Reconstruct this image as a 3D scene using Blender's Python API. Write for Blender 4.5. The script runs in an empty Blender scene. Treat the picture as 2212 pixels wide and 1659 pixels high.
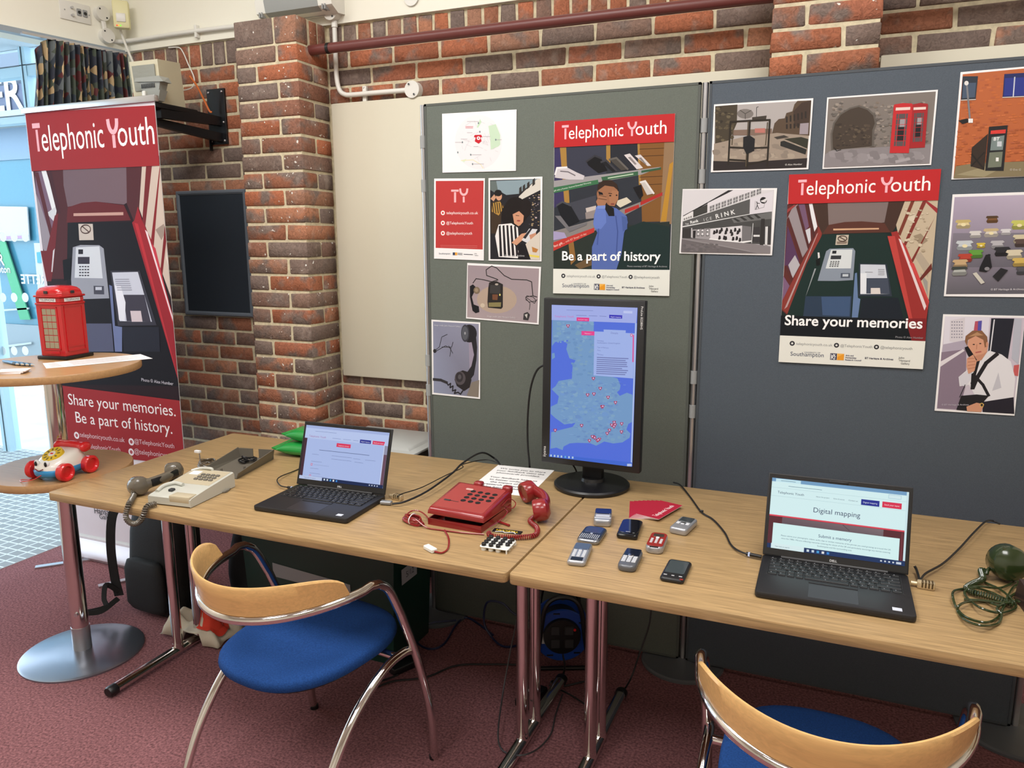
import bpy, bmesh, math, random
from mathutils import Vector, Matrix
random.seed(7)
S = bpy.context.scene
C = S.collection
pi = math.pi
# ------------------------------------------------------------------ camera
FPX, YAW, PITCH, ROLL = 1660.27, 0.399167, 0.185291, -0.0031856
CAM = Vector((1.46637, -2.63489, 1.53971))
W_, H_ = 2212, 1659
fw = Vector((-math.sin(YAW)*math.cos(PITCH), math.cos(YAW)*math.cos(PITCH), -math.sin(PITCH)))
ri = Vector((math.cos(YAW), math.sin(YAW), 0)); up = ri.cross(fw)
rx = ri*math.cos(ROLL) + up*math.sin(ROLL); ux = -ri*math.sin(ROLL) + up*math.cos(ROLL)
cd = bpy.data.cameras.new('camera'); co = bpy.data.objects.new('camera', cd); C.objects.link(co)
cd.sensor_fit = 'HORIZONTAL'; cd.sensor_width = 36; cd.lens = FPX/W_*36; cd.clip_start = .05; cd.clip_end = 100
co.matrix_world = Matrix(((rx.x, ux.x, -fw.x, CAM.x), (rx.y, ux.y, -fw.y, CAM.y), (rx.z, ux.z, -fw.z, CAM.z), (0, 0, 0, 1)))
S.camera = co
# ------------------------------------------------------------------ world and lights
wd = bpy.data.worlds.new('daylight'); S.world = wd; wd.use_nodes = True
bg = wd.node_tree.nodes['Background']; bg.inputs[0].default_value = (.72, .87, 1, 1); bg.inputs[1].default_value = 6.5
def area(name, loc, rot, sx, sy, e, col=(1, 1, 1)):
    l = bpy.data.lights.new(name, 'AREA'); l.shape = 'RECTANGLE'; l.size = sx; l.size_y = sy; l.energy = e; l.color = col
    o = bpy.data.objects.new(name, l); o.location = loc; o.rotation_euler = rot; C.objects.link(o); return o
WARM = (1, .985, .96)
area('ceiling_panel_light', (.1, -1.25, 3.3), (0, 0, 0), .9, .9, 52, WARM)
area('ceiling_panel_light', (1.9, -1.25, 3.3), (0, 0, 0), .9, .9, 52, WARM)
area('ceiling_panel_light', (.1, -3.2, 3.3), (0, 0, 0), .9, .9, 52, WARM)
area('ceiling_panel_light', (1.9, -3.2, 3.3), (0, 0, 0), .9, .9, 52, WARM)
area('ceiling_panel_light', (-1.2, -1.5, 3.3), (0, 0, 0), .9, .9, 44, WARM)
S.view_settings.view_transform = 'Standard'; S.view_settings.look = 'None'
S.view_settings.gamma = 1; S.view_settings.use_curve_mapping = False; S.view_settings.exposure = -0.58
# ------------------------------------------------------------------ helpers
def ray(px, py): return fw + rx*((px-W_/2)/FPX) - ux*((py-H_/2)/FPX)
def at(px, py, axis, val):
    d = ray(px, py); return CAM + d*((val-CAM[axis])/d[axis])
def onY(px, py, v): return at(px, py, 1, v)
TT = .742                                             # table top height
def tb(px, py, h=0): return at(px, py, 2, TT+h)        # a point over the table top
def fl(px, py, h=0): return at(px, py, 2, h)
def lin(c): return tuple(((x/255/12.92) if x/255 <= .04045 else ((x/255+.055)/1.055)**2.4) for x in c[:3]) + (1,)
MATS = {}
def mat(name, col, rough=.5, metal=0, spec=.5, noise=None, bump=None, coat=0, alpha=None):
    """noise=(scale,strength,stretch) varies the colour; bump=(scale,strength)"""
    if name in MATS: return MATS[name]
    m = bpy.data.materials.new(name); m.use_nodes = True; nt = m.node_tree; b = nt.nodes['Principled BSDF']
    b.inputs['Base Color'].default_value = lin(col); b.inputs['Roughness'].default_value = rough
    b.inputs['Metallic'].default_value = metal; b.inputs['Specular IOR Level'].default_value = spec
    b.inputs['Coat Weight'].default_value = coat
    tc = nt.nodes.new('ShaderNodeTexCoord')
    if noise:
        mp = nt.nodes.new('ShaderNodeMapping'); nt.links.new(tc.outputs['Object'], mp.inputs[0])
        st = noise[2] if len(noise) > 2 else (1, 1, 1); mp.inputs['Scale'].default_value = st
        nz = nt.nodes.new('ShaderNodeTexNoise'); nz.inputs['Scale'].default_value = noise[0]; nz.inputs['Detail'].default_value = 6
        nt.links.new(mp.outputs[0], nz.inputs['Vector'])
        rp = nt.nodes.new('ShaderNodeMapRange'); rp.inputs['From Min'].default_value = .3; rp.inputs['From Max'].default_value = .7
        rp.inputs['To Min'].default_value = 1-noise[1]; rp.inputs['To Max'].default_value = 1+noise[1]
        nt.links.new(nz.outputs['Fac'], rp.inputs['Value'])
        mx = nt.nodes.new('ShaderNodeMix'); mx.data_type = 'RGBA'; mx.blend_type = 'MULTIPLY'; mx.inputs['Factor'].default_value = 1
        mx.inputs['A'].default_value = lin(col); nt.links.new(rp.outputs[0], mx.inputs['B']); nt.links.new(mx.outputs['Result'], b.inputs['Base Color'])
    if bump:
        nb = nt.nodes.new('ShaderNodeTexNoise'); nb.inputs['Scale'].default_value = bump[0]; nb.inputs['Detail'].default_value = 4
        nt.links.new(tc.outputs['Object'], nb.inputs['Vector']); bp = nt.nodes.new('ShaderNodeBump'); bp.inputs['Strength'].default_value = bump[1]; bp.inputs['Distance'].default_value = .002
        nt.links.new(nb.outputs['Fac'], bp.inputs['Height']); nt.links.new(bp.outputs[0], b.inputs['Normal'])
    MATS[name] = m; return m
def emit(name, col, s):
    m = bpy.data.materials.new(name); m.use_nodes = True; b = m.node_tree.nodes['Principled BSDF']
    b.inputs['Base Color'].default_value = (0, 0, 0, 1); b.inputs['Emission Color'].default_value = lin(col); b.inputs['Emission Strength'].default_value = s
    MATS[name] = m; return m
def attr_mat(name, rough, e=0, coat=0, spec=.25):
    m = bpy.data.materials.new(name); m.use_nodes = True; nt = m.node_tree; b = nt.nodes['Principled BSDF']
    a = nt.nodes.new('ShaderNodeAttribute'); a.attribute_name = 'Col'; b.inputs['Roughness'].default_value = rough; b.inputs['Coat Weight'].default_value = coat; b.inputs['Specular IOR Level'].default_value = spec
    if e:
        b.inputs['Base Color'].default_value = (.005, .005, .005, 1); nt.links.new(a.outputs['Color'], b.inputs['Emission Color']); b.inputs['Emission Strength'].default_value = e
    else: nt.links.new(a.outputs['Color'], b.inputs['Base Color'])
    MATS[name] = m; return m
PRINT = attr_mat('printed_paper', .45); GLOSS = attr_mat('glossy_print', .3); SCREEN = attr_mat('lit_screen', .2, 1.3); BANNER_PRINT = attr_mat('banner_vinyl', .5, spec=.06)

class MB:
    def __init__(s): s.v = []; s.f = []
    def add(s, vs, fs):
        n = len(s.v); s.v += [tuple(v) for v in vs]; s.f += [tuple(i+n for i in f) for f in fs]; return s
    def box(s, x0, x1, y0, y1, z0, z1):
        return s.add([(x0,y0,z0),(x1,y0,z0),(x1,y1,z0),(x0,y1,z0),(x0,y0,z1),(x1,y0,z1),(x1,y1,z1),(x0,y1,z1)],
                     [(0,3,2,1),(4,5,6,7),(0,1,5,4),(1,2,6,5),(2,3,7,6),(3,0,4,7)])
    def hexa(s, p): return s.add(p, [(0,3,2,1),(4,5,6,7),(0,1,5,4),(1,2,6,5),(2,3,7,6),(3,0,4,7)])
    def rbox(s, x0, x1, y0, y1, z0, z1, r=.003, seg=2, vert=None):
        bm = bmesh.new(); bmesh.ops.create_cube(bm, size=1)
        for v in bm.verts: v.co = Vector(((x0+x1)/2+v.co.x*(x1-x0), (y0+y1)/2+v.co.y*(y1-y0), (z0+z1)/2+v.co.z*(z1-z0)))
        if vert:
            e = [e for e in bm.edges if abs((e.verts[0].co-e.verts[1].co).z) > 1e-6]
            bmesh.ops.bevel(bm, geom=e, offset=vert, segments=5, affect='EDGES', profile=.5)
            if r: bmesh.ops.bevel(bm, geom=[e for e in bm.edges if abs((e.verts[0].co-e.verts[1].co).z) < 1e-6], offset=r, segments=seg, affect='EDGES', profile=.5)
        else: bmesh.ops.bevel(bm, geom=list(bm.edges), offset=r, segments=seg, affect='EDGES', profile=.5)
        bm.verts.index_update(); s.add([v.co[:] for v in bm.verts], [[v.index for v in f.verts] for f in bm.faces]); bm.free(); return s
    def ring(s, c, ax, ay, n): return [(Vector(c)+Vector(ax)*math.cos(2*pi*i/n)+Vector(ay)*math.sin(2*pi*i/n))[:] for i in range(n)]
    def loft(s, rings, cap=True, closed=True):
        n = len(rings[0]); b = len(s.v); vs = [p for r in rings for p in r]; fs = []
        for k in range(len(rings)-1):
            for i in range(n if closed else n-1):
                j = (i+1) % n; fs.append((k*n+i, k*n+j, (k+1)*n+j, (k+1)*n+i))
        if cap and closed: fs.append(tuple(range(n-1, -1, -1))); fs.append(tuple((len(rings)-1)*n+i for i in range(n)))
        return s.add(vs, fs)
    def cyl(s, p0, p1, r0, r1=None, n=20):
        p0 = Vector(p0); p1 = Vector(p1); d = (p1-p0).normalized(); a = d.orthogonal().normalized(); b = d.cross(a); r1 = r0 if r1 is None else r1
        return s.loft([s.ring(p0, a*r0, b*r0, n), s.ring(p1, a*r1, b*r1, n)])
    def lathe(s, prof, c=(0, 0, 0), n=32):
        return s.loft([s.ring((c[0], c[1], c[2]+z), (max(r, 1e-5), 0, 0), (0, max(r, 1e-5), 0), n) for r, z in prof])
    def tube(s, pts, r, n=8, closed=False):
        pts = [Vector(p) for p in pts]; m = len(pts); rings = []; a = None
        for i, p in enumerate(pts):
            d = (pts[(i+1) % m]-pts[i-1]) if (closed or 0 < i < m-1) else (pts[1]-pts[0] if i == 0 else pts[-1]-pts[-2])
            d.normalize()
            if a is None: a = d.orthogonal().normalized()
            else:
                a = a-d*a.dot(d)
                a = a.normalized() if a.length > 1e-6 else d.orthogonal().normalized()
            b = d.cross(a); rr = r[i] if isinstance(r, (list, tuple)) else r
            rings.append(s.ring(p, a*rr, b*rr, n))
        if closed: rings.append(rings[0])
        return s.loft(rings, cap=not closed)
    def prism(s, poly, z0, z1):
        n = len(poly); return s.add([(x, y, z0) for x, y in poly]+[(x, y, z1) for x, y in poly],
            [tuple(range(n-1, -1, -1)), tuple(range(n, 2*n))]+[(i, (i+1) % n, n+(i+1) % n, n+i) for i in range(n)])
    def sphere(s, c, rx_, ry_=None, rz_=None, n=16, m=10, z0=-1, z1=1):
        ry_ = ry_ or rx_; rz_ = rz_ or rx_; t0 = math.asin(z0); t1 = math.asin(z1); R = []
        for k in range(m+1):
            t = t0+(t1-t0)*k/m; cc = max(math.cos(t), 1e-4); R.append(s.ring((c[0], c[1], c[2]+rz_*math.sin(t)), (rx_*cc, 0, 0), (0, ry_*cc, 0), n))
        return s.loft(R)
    def xf(s, M, start=0):
        s.v[start:] = [tuple((M @ Vector(v))[:]) for v in s.v[start:]]; return s
    def mesh(s, name, m, ang=35):
        me = bpy.data.meshes.new(name); me.from_pydata(s.v, [], s.f); me.update()
        bm = bmesh.new(); bm.from_mesh(me); bmesh.ops.recalc_face_normals(bm, faces=bm.faces); bm.to_mesh(me); bm.free()
        for p in me.polygons: p.use_smooth = True
        me.set_sharp_from_angle(angle=math.radians(ang)); me.materials.append(m); return me
    def build(s, name, m, parent=None, ang=35, loc=None):
        o = bpy.data.objects.new(name, s.mesh(name, m, ang)); C.objects.link(o); o.parent = parent
        if loc: o.location = loc
        return o
def tag(o, label=None, cat=None, group=None, kind=None):
    if label: o['label'] = label
    if cat: o['category'] = cat
    if group: o['group'] = group
    if kind: o['kind'] = kind
    return o
def thing(name, label, cat, loc=(0, 0, 0), rz=0, group=None, rot=None):
    o = bpy.data.objects.new(name, None); C.objects.link(o); o.location = loc; o.rotation_euler = rot or (0, 0, rz); o.empty_display_size = .05
    return tag(o, label, cat, group)
def struct(name, label=None): 
    o = bpy.data.objects.new(name, None); C.objects.link(o); o['kind'] = 'structure'
    if label: o['label'] = label
    return o
def inst(name, me, parent, M=None, loc=None, sc=None, rz=0):
    o = bpy.data.objects.new(name, me); C.objects.link(o); o.parent = parent
    if M is not None: o.matrix_local = M
    if loc is not None: o.location = loc
    if sc is not None: o.scale = sc
    if rz: o.rotation_euler.z = rz
    return o
def copy_tree(o, parent=None):
    c = o.copy(); C.objects.link(c); c.parent = parent
    for ch in [x for x in bpy.data.objects if x.parent == o]: copy_tree(ch, c)
    return c
def spl(pts, k=6, closed=False):
    P = [Vector(p) for p in pts]; n = len(P); out = []
    for i in range(n if closed else n-1):
        p0 = P[i-1] if (i > 0 or closed) else P[0]*2-P[1]; p1 = P[i]; p2 = P[(i+1) % n]; p3 = P[(i+2) % n] if (i+2 < n or closed) else P[-1]*2-P[-2]
        for j in range(k):
            t = j/k; out.append(.5*((2*p1)+(p2-p0)*t+(2*p0-5*p1+4*p2-p3)*t*t+(3*p1-p0-3*p2+p3)*t**3))
    if not closed: out.append(P[-1])
    return out
def coil(pts, R, pitch, per=9):
    P = spl(pts, 14); L = [0]
    for i in range(1, len(P)): L.append(L[-1]+(P[i]-P[i-1]).length)
    out = []; n = int(L[-1]/pitch*per); i = 0; a = None
    for k in range(n+1):
        s_ = L[-1]*k/n
        while i < len(P)-2 and L[i+1] < s_: i += 1
        t = (s_-L[i])/max(L[i+1]-L[i], 1e-9); p = P[i].lerp(P[i+1], t); d = (P[i+1]-P[i]).normalized()
        a = d.orthogonal().normalized() if a is None else (a-d*a.dot(d)).normalized(); b = d.cross(a); th = 2*pi*k/per
        out.append(p+a*R*math.cos(th)+b*R*math.sin(th))
    return out
# ------------------------------------------------------------------ flat printed artwork
TXT = {}
def txt_mesh(s_, bold):
    key = (s_, bold)
    if key not in TXT:
        c = bpy.data.curves.new('t', 'FONT'); c.body = s_; c.size = 1; c.resolution_u = 3; c.offset = .018 if bold else 0
        o = bpy.data.objects.new('t', c); me = o.to_mesh(); me.calc_loop_triangles()
        v = [(x.co.x, x.co.y) for x in me.vertices]; f = [tuple(t.vertices) for t in me.loop_triangles]
        o.to_mesh_clear(); bpy.data.objects.remove(o); bpy.data.curves.remove(c)
        x0 = min([a for a, b in v] or [0]); x1 = max([a for a, b in v] or [1]); TXT[key] = (v, f, x0, x1)
    return TXT[key]
def homog(src, dst):
    import numpy as np
    A = []; b = []
    for (x, y), (u, v) in zip(src, dst):
        A.append([x, y, 1, 0, 0, 0, -u*x, -u*y]); b.append(u); A.append([0, 0, 0, x, y, 1, -v*x, -v*y]); b.append(v)
    return np.append(np.linalg.solve(np.array(A, float), np.array(b, float)), 1)
class Art:
    """flat print: coordinates are metres, x right, y down from the sheet's top left; P() reads a drawing's own coordinates"""
    def __init__(s, w, h, quad=None, dz=.00003):
        s.w = w; s.h = h; s.v = []; s.f = []; s.c = []; s.z = 0; s.dz = dz
        s.H = homog(quad, [(0, 0), (w, 0), (w, h), (0, h)]) if quad else None
    def P(s, p):
        if s.H is None: return (p[0]*s.w, p[1]*s.h)
        h = s.H; d = h[6]*p[0]+h[7]*p[1]+1; return ((h[0]*p[0]+h[1]*p[1]+h[2])/d, (h[3]*p[0]+h[4]*p[1]+h[5])/d)
    def raw(s, pts, col, newlayer=True):
        s.z += s.dz if newlayer else 4e-6
        n = len(s.v); s.v += [(min(max(x, 0), s.w), -min(max(y, 0), s.h), s.z) for x, y in pts]; s.f.append(tuple(range(n, n+len(pts))))
        s.c.append([lin(c) for c in col] if isinstance(col[0], (tuple, list)) else [lin(col)]*len(pts))
    def poly(s, pts, col, nl=True): s.raw([s.P(p) for p in pts], col, nl)
    def polys(s, lst, col):
        for i, p in enumerate(lst): s.poly(p, col, i == 0)
    def rect(s, x0, y0, x1, y1, col, nl=True): s.poly([(x0, y0), (x1, y0), (x1, y1), (x0, y1)], col, nl)
    def uv(s, u0, v0, u1, v1, col, nl=True): s.raw([(u0*s.w, v0*s.h), (u1*s.w, v0*s.h), (u1*s.w, v1*s.h), (u0*s.w, v1*s.h)], col, nl)
    def ell(s, cx, cy, a, b, col, n=20, nl=True): s.poly([(cx+a*math.cos(2*pi*i/n), cy+b*math.sin(2*pi*i/n)) for i in range(n)], col, nl)
    def line(s, pts, wd, col, nl=True):
        q = [Vector(s.P(p)) for p in pts]; first = nl
        for a, b in zip(q, q[1:]):
            d = (b-a)
            if d.length < 1e-9: continue
            n = Vector((-d.y, d.x)).normalized()*wd/2; e = d.normalized()*wd*.3; a2 = a-e; b2 = b+e
            s.raw([a2+n, b2+n, b2-n, a2-n], col, first); first = False
    def text(s, t, x, y, col, x1=None, size=None, bold=False, al='L', nl=True, end=None):
        """baseline start (x,y); x1 = right end in drawing coordinates, or size in metres"""
        v, f, a, b = txt_mesh(t, bold); p = Vector(s.P((x, y)))
        if end: q = Vector(s.P(end))
        elif x1 is not None: q = Vector(s.P((x1, y)))
        else: q = None
        if q is not None:
            wd = (q-p).length; k = wd/(b-a); d = (q-p).normalized()
            if size: ky = size
            else: ky = k
        else: k = ky = size; d = Vector((1, 0)); wd = (b-a)*k
        if al == 'C': p = p-d*wd/2
        if al == 'R': p = p-d*wd
        nrm = Vector((d.y, -d.x)); s.z += s.dz if nl else 0; n = len(s.v)
        for X, Yv in v:
            r = p+d*((X-a)*k)+nrm*(Yv*ky); s.v.append((r.x, -r.y, s.z))
        for tr in f: s.f.append(tuple(i+n for i in tr)); s.c.append([lin(col)]*3)
    def speck(s, poly_rect, n, cols, smin, smax, seed=1, el=False):
        rnd = random.Random(seed); x0, y0, x1, y1 = poly_rect; s.z += s.dz
        for i in range(n):
            x = rnd.uniform(x0, x1); y = rnd.uniform(y0, y1); a = rnd.uniform(smin, smax); b = a*rnd.uniform(.4, .8)
            s.poly([(x-a, y-b*.6), (x-a*.3, y-b), (x+a*.7, y-b*.8), (x+a, y+b*.2), (x+a*.2, y+b), (x-a*.8, y+b*.7)], rnd.choice(cols), False)
    def build(s, name, m, parent, M=None, loc=None):
        me = bpy.data.meshes.new(name); me.from_pydata(s.v, [], s.f); me.update()
        ca = me.color_attributes.new('Col', 'FLOAT_COLOR', 'CORNER'); i = 0
        fl_ = []
        for c in s.c:
            for q in c: fl_ += list(q)
        ca.data.foreach_set('color', fl_); me.materials.append(m)
        o = bpy.data.objects.new(name, me); C.objects.link(o); o.parent = parent
        if M is not None: o.matrix_local = M
        if loc is not None: o.location = loc
        return o
FACE = Matrix(((1, 0, 0, 0), (0, 0, -1, 0), (0, 1, 0, 0), (0, 0, 0, 1)))     # art plane turned upright, facing -Y
# ------------------------------------------------------------------ materials
cream = mat('cream_paint', (214, 208, 188), .6, bump=(40, .15)); white_p = mat('white_plastic', (226, 224, 216), .35)
creamw = mat('cream_wall_paint', (240, 237, 222), .65, bump=(30, .15)); ceilm = mat('ceiling_paint', (235, 233, 225), .7)
mortar = mat('mortar', (206, 194, 164), .9, noise=(60, .16), bump=(180, .5))
chrome = mat('chrome', (222, 218, 216), .08, 1); black = mat('black_plastic', (18, 18, 20), .35); blackm = mat('black_metal', (22, 23, 26), .4, spec=.4)
dark = mat('dark_grey_plastic', (44, 45, 48), .45); alu = mat('silver_aluminium', (196, 196, 200), .3, .9); whitem = mat('white_label', (225, 225, 225), .5)
rubber = mat('black_cable', (24, 24, 26), .45); grey_p = mat('grey_plastic', (150, 152, 152), .5)
def brick_mat(name, specks):
    m = bpy.data.materials.new(name); m.use_nodes = True; nt = m.node_tree; N = nt.nodes; L = nt.links; b = N['Principled BSDF']; b.inputs['Roughness'].default_value = .85; b.inputs['Specular IOR Level'].default_value = .2
    oi = N.new('ShaderNodeObjectInfo'); tc = N.new('ShaderNodeTexCoord'); ad = N.new('ShaderNodeVectorMath'); ad.operation = 'MULTIPLY_ADD'
    L.new(oi.outputs['Random'], ad.inputs[0]); ad.inputs[1].default_value = (37, 61, 23); L.new(tc.outputs['Object'], ad.inputs[2])
    r1 = N.new('ShaderNodeValToRGB'); L.new(oi.outputs['Random'], r1.inputs[0]); cs = r1.color_ramp; cs.interpolation = 'CONSTANT'
    cols = [(158, 101, 76), (138, 97, 80), (170, 105, 77), (127, 100, 88), (156, 115, 94), (162, 103, 80), (122, 104, 95), (149, 99, 77), (169, 117, 91), (137, 111, 98), (156, 97, 72), (118, 102, 95)]
    cs.elements[0].color = lin(cols[0]); cs.elements[1].position = 1/12; cs.elements[1].color = lin(cols[1])
    for i in range(2, 12): e = cs.elements.new(i/12); e.color = lin(cols[i])
    n1 = N.new('ShaderNodeTexNoise'); n1.inputs['Scale'].default_value = 9; n1.inputs['Detail'].default_value = 3; L.new(ad.outputs[0], n1.inputs['Vector'])
    r2 = N.new('ShaderNodeValToRGB'); r2.color_ramp.elements[0].position = .5; r2.color_ramp.elements[1].position = .62; L.new(n1.outputs['Fac'], r2.inputs[0])
    mx = N.new('ShaderNodeMix'); mx.data_type = 'RGBA'; L.new(r2.outputs['Color'], mx.inputs['Factor']); L.new(r1.outputs['Color'], mx.inputs['A']); mx.inputs['B'].default_value = lin((122, 106, 98))
    n2 = N.new('ShaderNodeTexNoise'); n2.inputs['Scale'].default_value = 75; n2.inputs['Detail'].default_value = 8; n2.inputs['Distortion'].default_value = 1.2; L.new(ad.outputs[0], n2.inputs['Vector'])
    mr = N.new('ShaderNodeMapRange'); mr.inputs[1].default_value = .3; mr.inputs[2].default_value = .7; mr.inputs[3].default_value = .76; mr.inputs[4].default_value = 1.3; L.new(n2.outputs['Fac'], mr.inputs[0])
    m2 = N.new('ShaderNodeMix'); m2.data_type = 'RGBA'; m2.blend_type = 'MULTIPLY'; m2.inputs['Factor'].default_value = 1; L.new(mx.outputs['Result'], m2.inputs['A']); L.new(mr.outputs[0], m2.inputs['B'])
    # pale bloom on some bricks
    n3 = N.new('ShaderNodeTexNoise'); n3.inputs['Scale'].default_value = 14; n3.inputs['Detail'].default_value = 5; a2 = N.new('ShaderNodeVectorMath'); a2.inputs[1].default_value = (9, 4, 2); L.new(ad.outputs[0], a2.inputs[0]); L.new(a2.outputs[0], n3.inputs['Vector'])
    r3 = N.new('ShaderNodeValToRGB'); r3.color_ramp.elements[0].position = .58; r3.color_ramp.elements[1].position = .78; r3.color_ramp.elements[1].color = (.6, .6, .6, 1); L.new(n3.outputs['Fac'], r3.inputs[0])
    m3 = N.new('ShaderNodeMix'); m3.data_type = 'RGBA'; L.new(r3.outputs['Color'], m3.inputs['Factor']); L.new(m2.outputs['Result'], m3.inputs['A']); m3.inputs['B'].default_value = lin((178, 162, 150))
    last = m3.outputs['Result']
    if specks:
        vo = N.new('ShaderNodeTexNoise'); vo.inputs['Scale'].default_value = 60; vo.inputs['Detail'].default_value = 1; a3 = N.new('ShaderNodeVectorMath'); a3.inputs[1].default_value = (3, 14, 5); L.new(ad.outputs[0], a3.inputs[0]); L.new(a3.outputs[0], vo.inputs['Vector'])
        r4 = N.new('ShaderNodeValToRGB'); r4.color_ramp.elements[0].position = .73; r4.color_ramp.elements[1].position = .75; L.new(vo.outputs['Fac'], r4.inputs[0])
        m4 = N.new('ShaderNodeMix'); m4.data_type = 'RGBA'; L.new(r4.outputs['Color'], m4.inputs['Factor']); L.new(last, m4.inputs['A']); m4.inputs['B'].default_value = lin((225, 222, 215)); last = m4.outputs['Result']
    L.new(last, b.inputs['Base Color'])
    bp = N.new('ShaderNodeBump'); bp.inputs['Strength'].default_value = .9; bp.inputs['Distance'].default_value = .004; L.new(n2.outputs['Fac'], bp.inputs['Height']); L.new(bp.outputs[0], b.inputs['Normal'])
    MATS[name] = m; return m
brickm = brick_mat('handmade_brick', False); brickw = brick_mat('paint_flecked_brick', True)
def wood_mat(name, col, rough, axis, dark_=.8, scale=7, coat=0):
    m = bpy.data.materials.new(name); m.use_nodes = True; nt = m.node_tree; N = nt.nodes; L = nt.links; b = N['Principled BSDF']; b.inputs['Roughness'].default_value = rough; b.inputs['Coat Weight'].default_value = coat; b.inputs['Coat Roughness'].default_value = .25
    tc = N.new('ShaderNodeTexCoord'); mp = N.new('ShaderNodeMapping'); L.new(tc.outputs['Object'], mp.inputs[0])
    mp.inputs['Scale'].default_value = (1.1, 26, 26) if axis == 0 else (14, 1.2, 14)
    n1 = N.new('ShaderNodeTexNoise'); n1.inputs['Scale'].default_value = scale; n1.inputs['Detail'].default_value = 7; n1.inputs['Distortion'].default_value = .6; L.new(mp.outputs[0], n1.inputs['Vector'])
    mr = N.new('ShaderNodeMapRange'); mr.inputs[1].default_value = .32; mr.inputs[2].default_value = .68; mr.inputs[3].default_value = dark_; mr.inputs[4].default_value = 1.08; L.new(n1.outputs['Fac'], mr.inputs[0])
    mx = N.new('ShaderNodeMix'); mx.data_type = 'RGBA'; mx.blend_type = 'MULTIPLY'; mx.inputs['Factor'].default_value = 1; mx.inputs['A'].default_value = lin(col); L.new(mr.outputs[0], mx.inputs['B']); L.new(mx.outputs['Result'], b.inputs['Base Color'])
    MATS[name] = m; return m
oak = wood_mat('oak_laminate', (178, 147, 103), .38, 0, .66); beech = wood_mat('beech_ply', (222, 178, 116), .32, 0, .9, 5, .3); roundw = wood_mat('warm_laminate', (180, 140, 96), .3, 0, .9, 5)
carpet = mat('burgundy_carpet', (138, 94, 97), .95, spec=.1, noise=(130, .5), bump=(300, 1))
# ------------------------------------------------------------------ room shell
tag(MB().box(-2.13, 4.6, -5.2, .45, -.05, 0).build('floor', carpet), kind='structure')
tag(MB().box(-7, 4.6, -5.2, 1.1, 3.4, 3.48).build('ceiling', ceilm), kind='structure')
WB = tag(MB().box(-1.93, 4.6, .405, .55, 0, 2.5).build('wall_back', mortar), kind='structure')
tag(MB().box(-1.95, 4.6, .385, .6, 2.472, 3.4).build('wall_back_beam', creamw), 'cream painted band above the brick wall', kind='structure')
tag(MB().box(4.6, 4.7, -5.2, .55, 0, 3.4).build('wall_right', creamw), kind='structure')
tag(MB().box(-7, 4.7, -5.3, -5.2, 0, 3.4).build('wall_front', creamw), kind='structure')
LP0 = Vector((-1.915, .40, 0)); LD = Vector((-.16801, -.98578, 0)); LN = Vector((.98578, -.16801, 0))     # left wall line, direction towards the camera, inward normal
def lw(s_, off, z): p = LP0+LD*s_+LN*off; return (p.x, p.y, z)
def lbox(m, s0, s1, o0, o1, z0, z1): return m.hexa([lw(s0, o0, z0), lw(s1, o0, z0), lw(s1, o1, z0), lw(s0, o1, z0), lw(s0, o0, z1), lw(s1, o0, z1), lw(s1, o1, z1), lw(s0, o1, z1)])
m = MB(); lbox(m, -.05, 5.6, -.22, 0, 2.475, 3.4); tag(m.build('wall_left', creamw), 'cream painted wall above the glazed entrance', kind='structure')
m = MB(); lbox(m, 1.6, 5.6, -.22, 0, 0, 2.475); tag(m.build('wall_left_return', creamw), kind='structure')
m = MB(); lbox(m, -.05, 1.6, -.03, .012, 2.455, 2.478); tag(m.build('trim_1', mat('painted_steel', (150, 160, 168), .4)), 'grey steel head trim above entrance', kind='structure')
# bricks
BP = {}
def brick_meshes(key, sx, sy, sz, m):
    if key not in BP:
        BP[key] = []
        for i in range(5):
            b = MB().rbox(-sx/2, sx/2, -sy/2, sy/2, -sz/2, sz/2, .004, 1); rnd = random.Random(i*31+len(key))
            b.v = [(x+rnd.uniform(-.0018, .0018), y+rnd.uniform(-.0012, .0012), z+rnd.uniform(-.0018, .0018)) for x, y, z in b.v]
            BP[key].append(b.mesh('brick', m, 60))
    return BP[key]
def brick(parent, kind, c, sz, m=brickm):
    me = random.choice(brick_meshes((kind,)+tuple(round(x, 4) for x in sz)+(m.name,), *sz, m))
    return inst('brick', me, parent, loc=(c[0]+random.uniform(-.001, .001), c[1]+random.uniform(-.0015, .0015), c[2]))
ZK = lambda k: 2.362-.075*k                                    # top of course k
def field(parent, x0, x1, k0, k1, y=.40, phase=0):
    for k in range(k0, k1):
        x = x0-(.1125 if (k+phase) % 2 else 0); zc = ZK(k)-.0375
        while x < x1-.02:
            a = max(x, x0); b = min(x+.2125, x1); w = b-a
            if w > .03: brick(parent, 's', ((a+b)/2, y+.014, zc), (round(w, 3), .028, .0635))
            x += .2255
field(WB, -1.90, -1.032, 0, 31); field(WB, -.697, 1.203, 0, 3, phase=1); field(WB, -.697, .16, 19, 31); field(WB, 1.54, 2.45, -1, 4, phase=1)
for x0, x1 in ((-1.88, -1.035), (-.69, 1.2)):
    x = x0
    while x < x1-.03: brick(WB, 'v', (x+.033, .414, 2.417), (.064, .028, .1)); x += .0755
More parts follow.
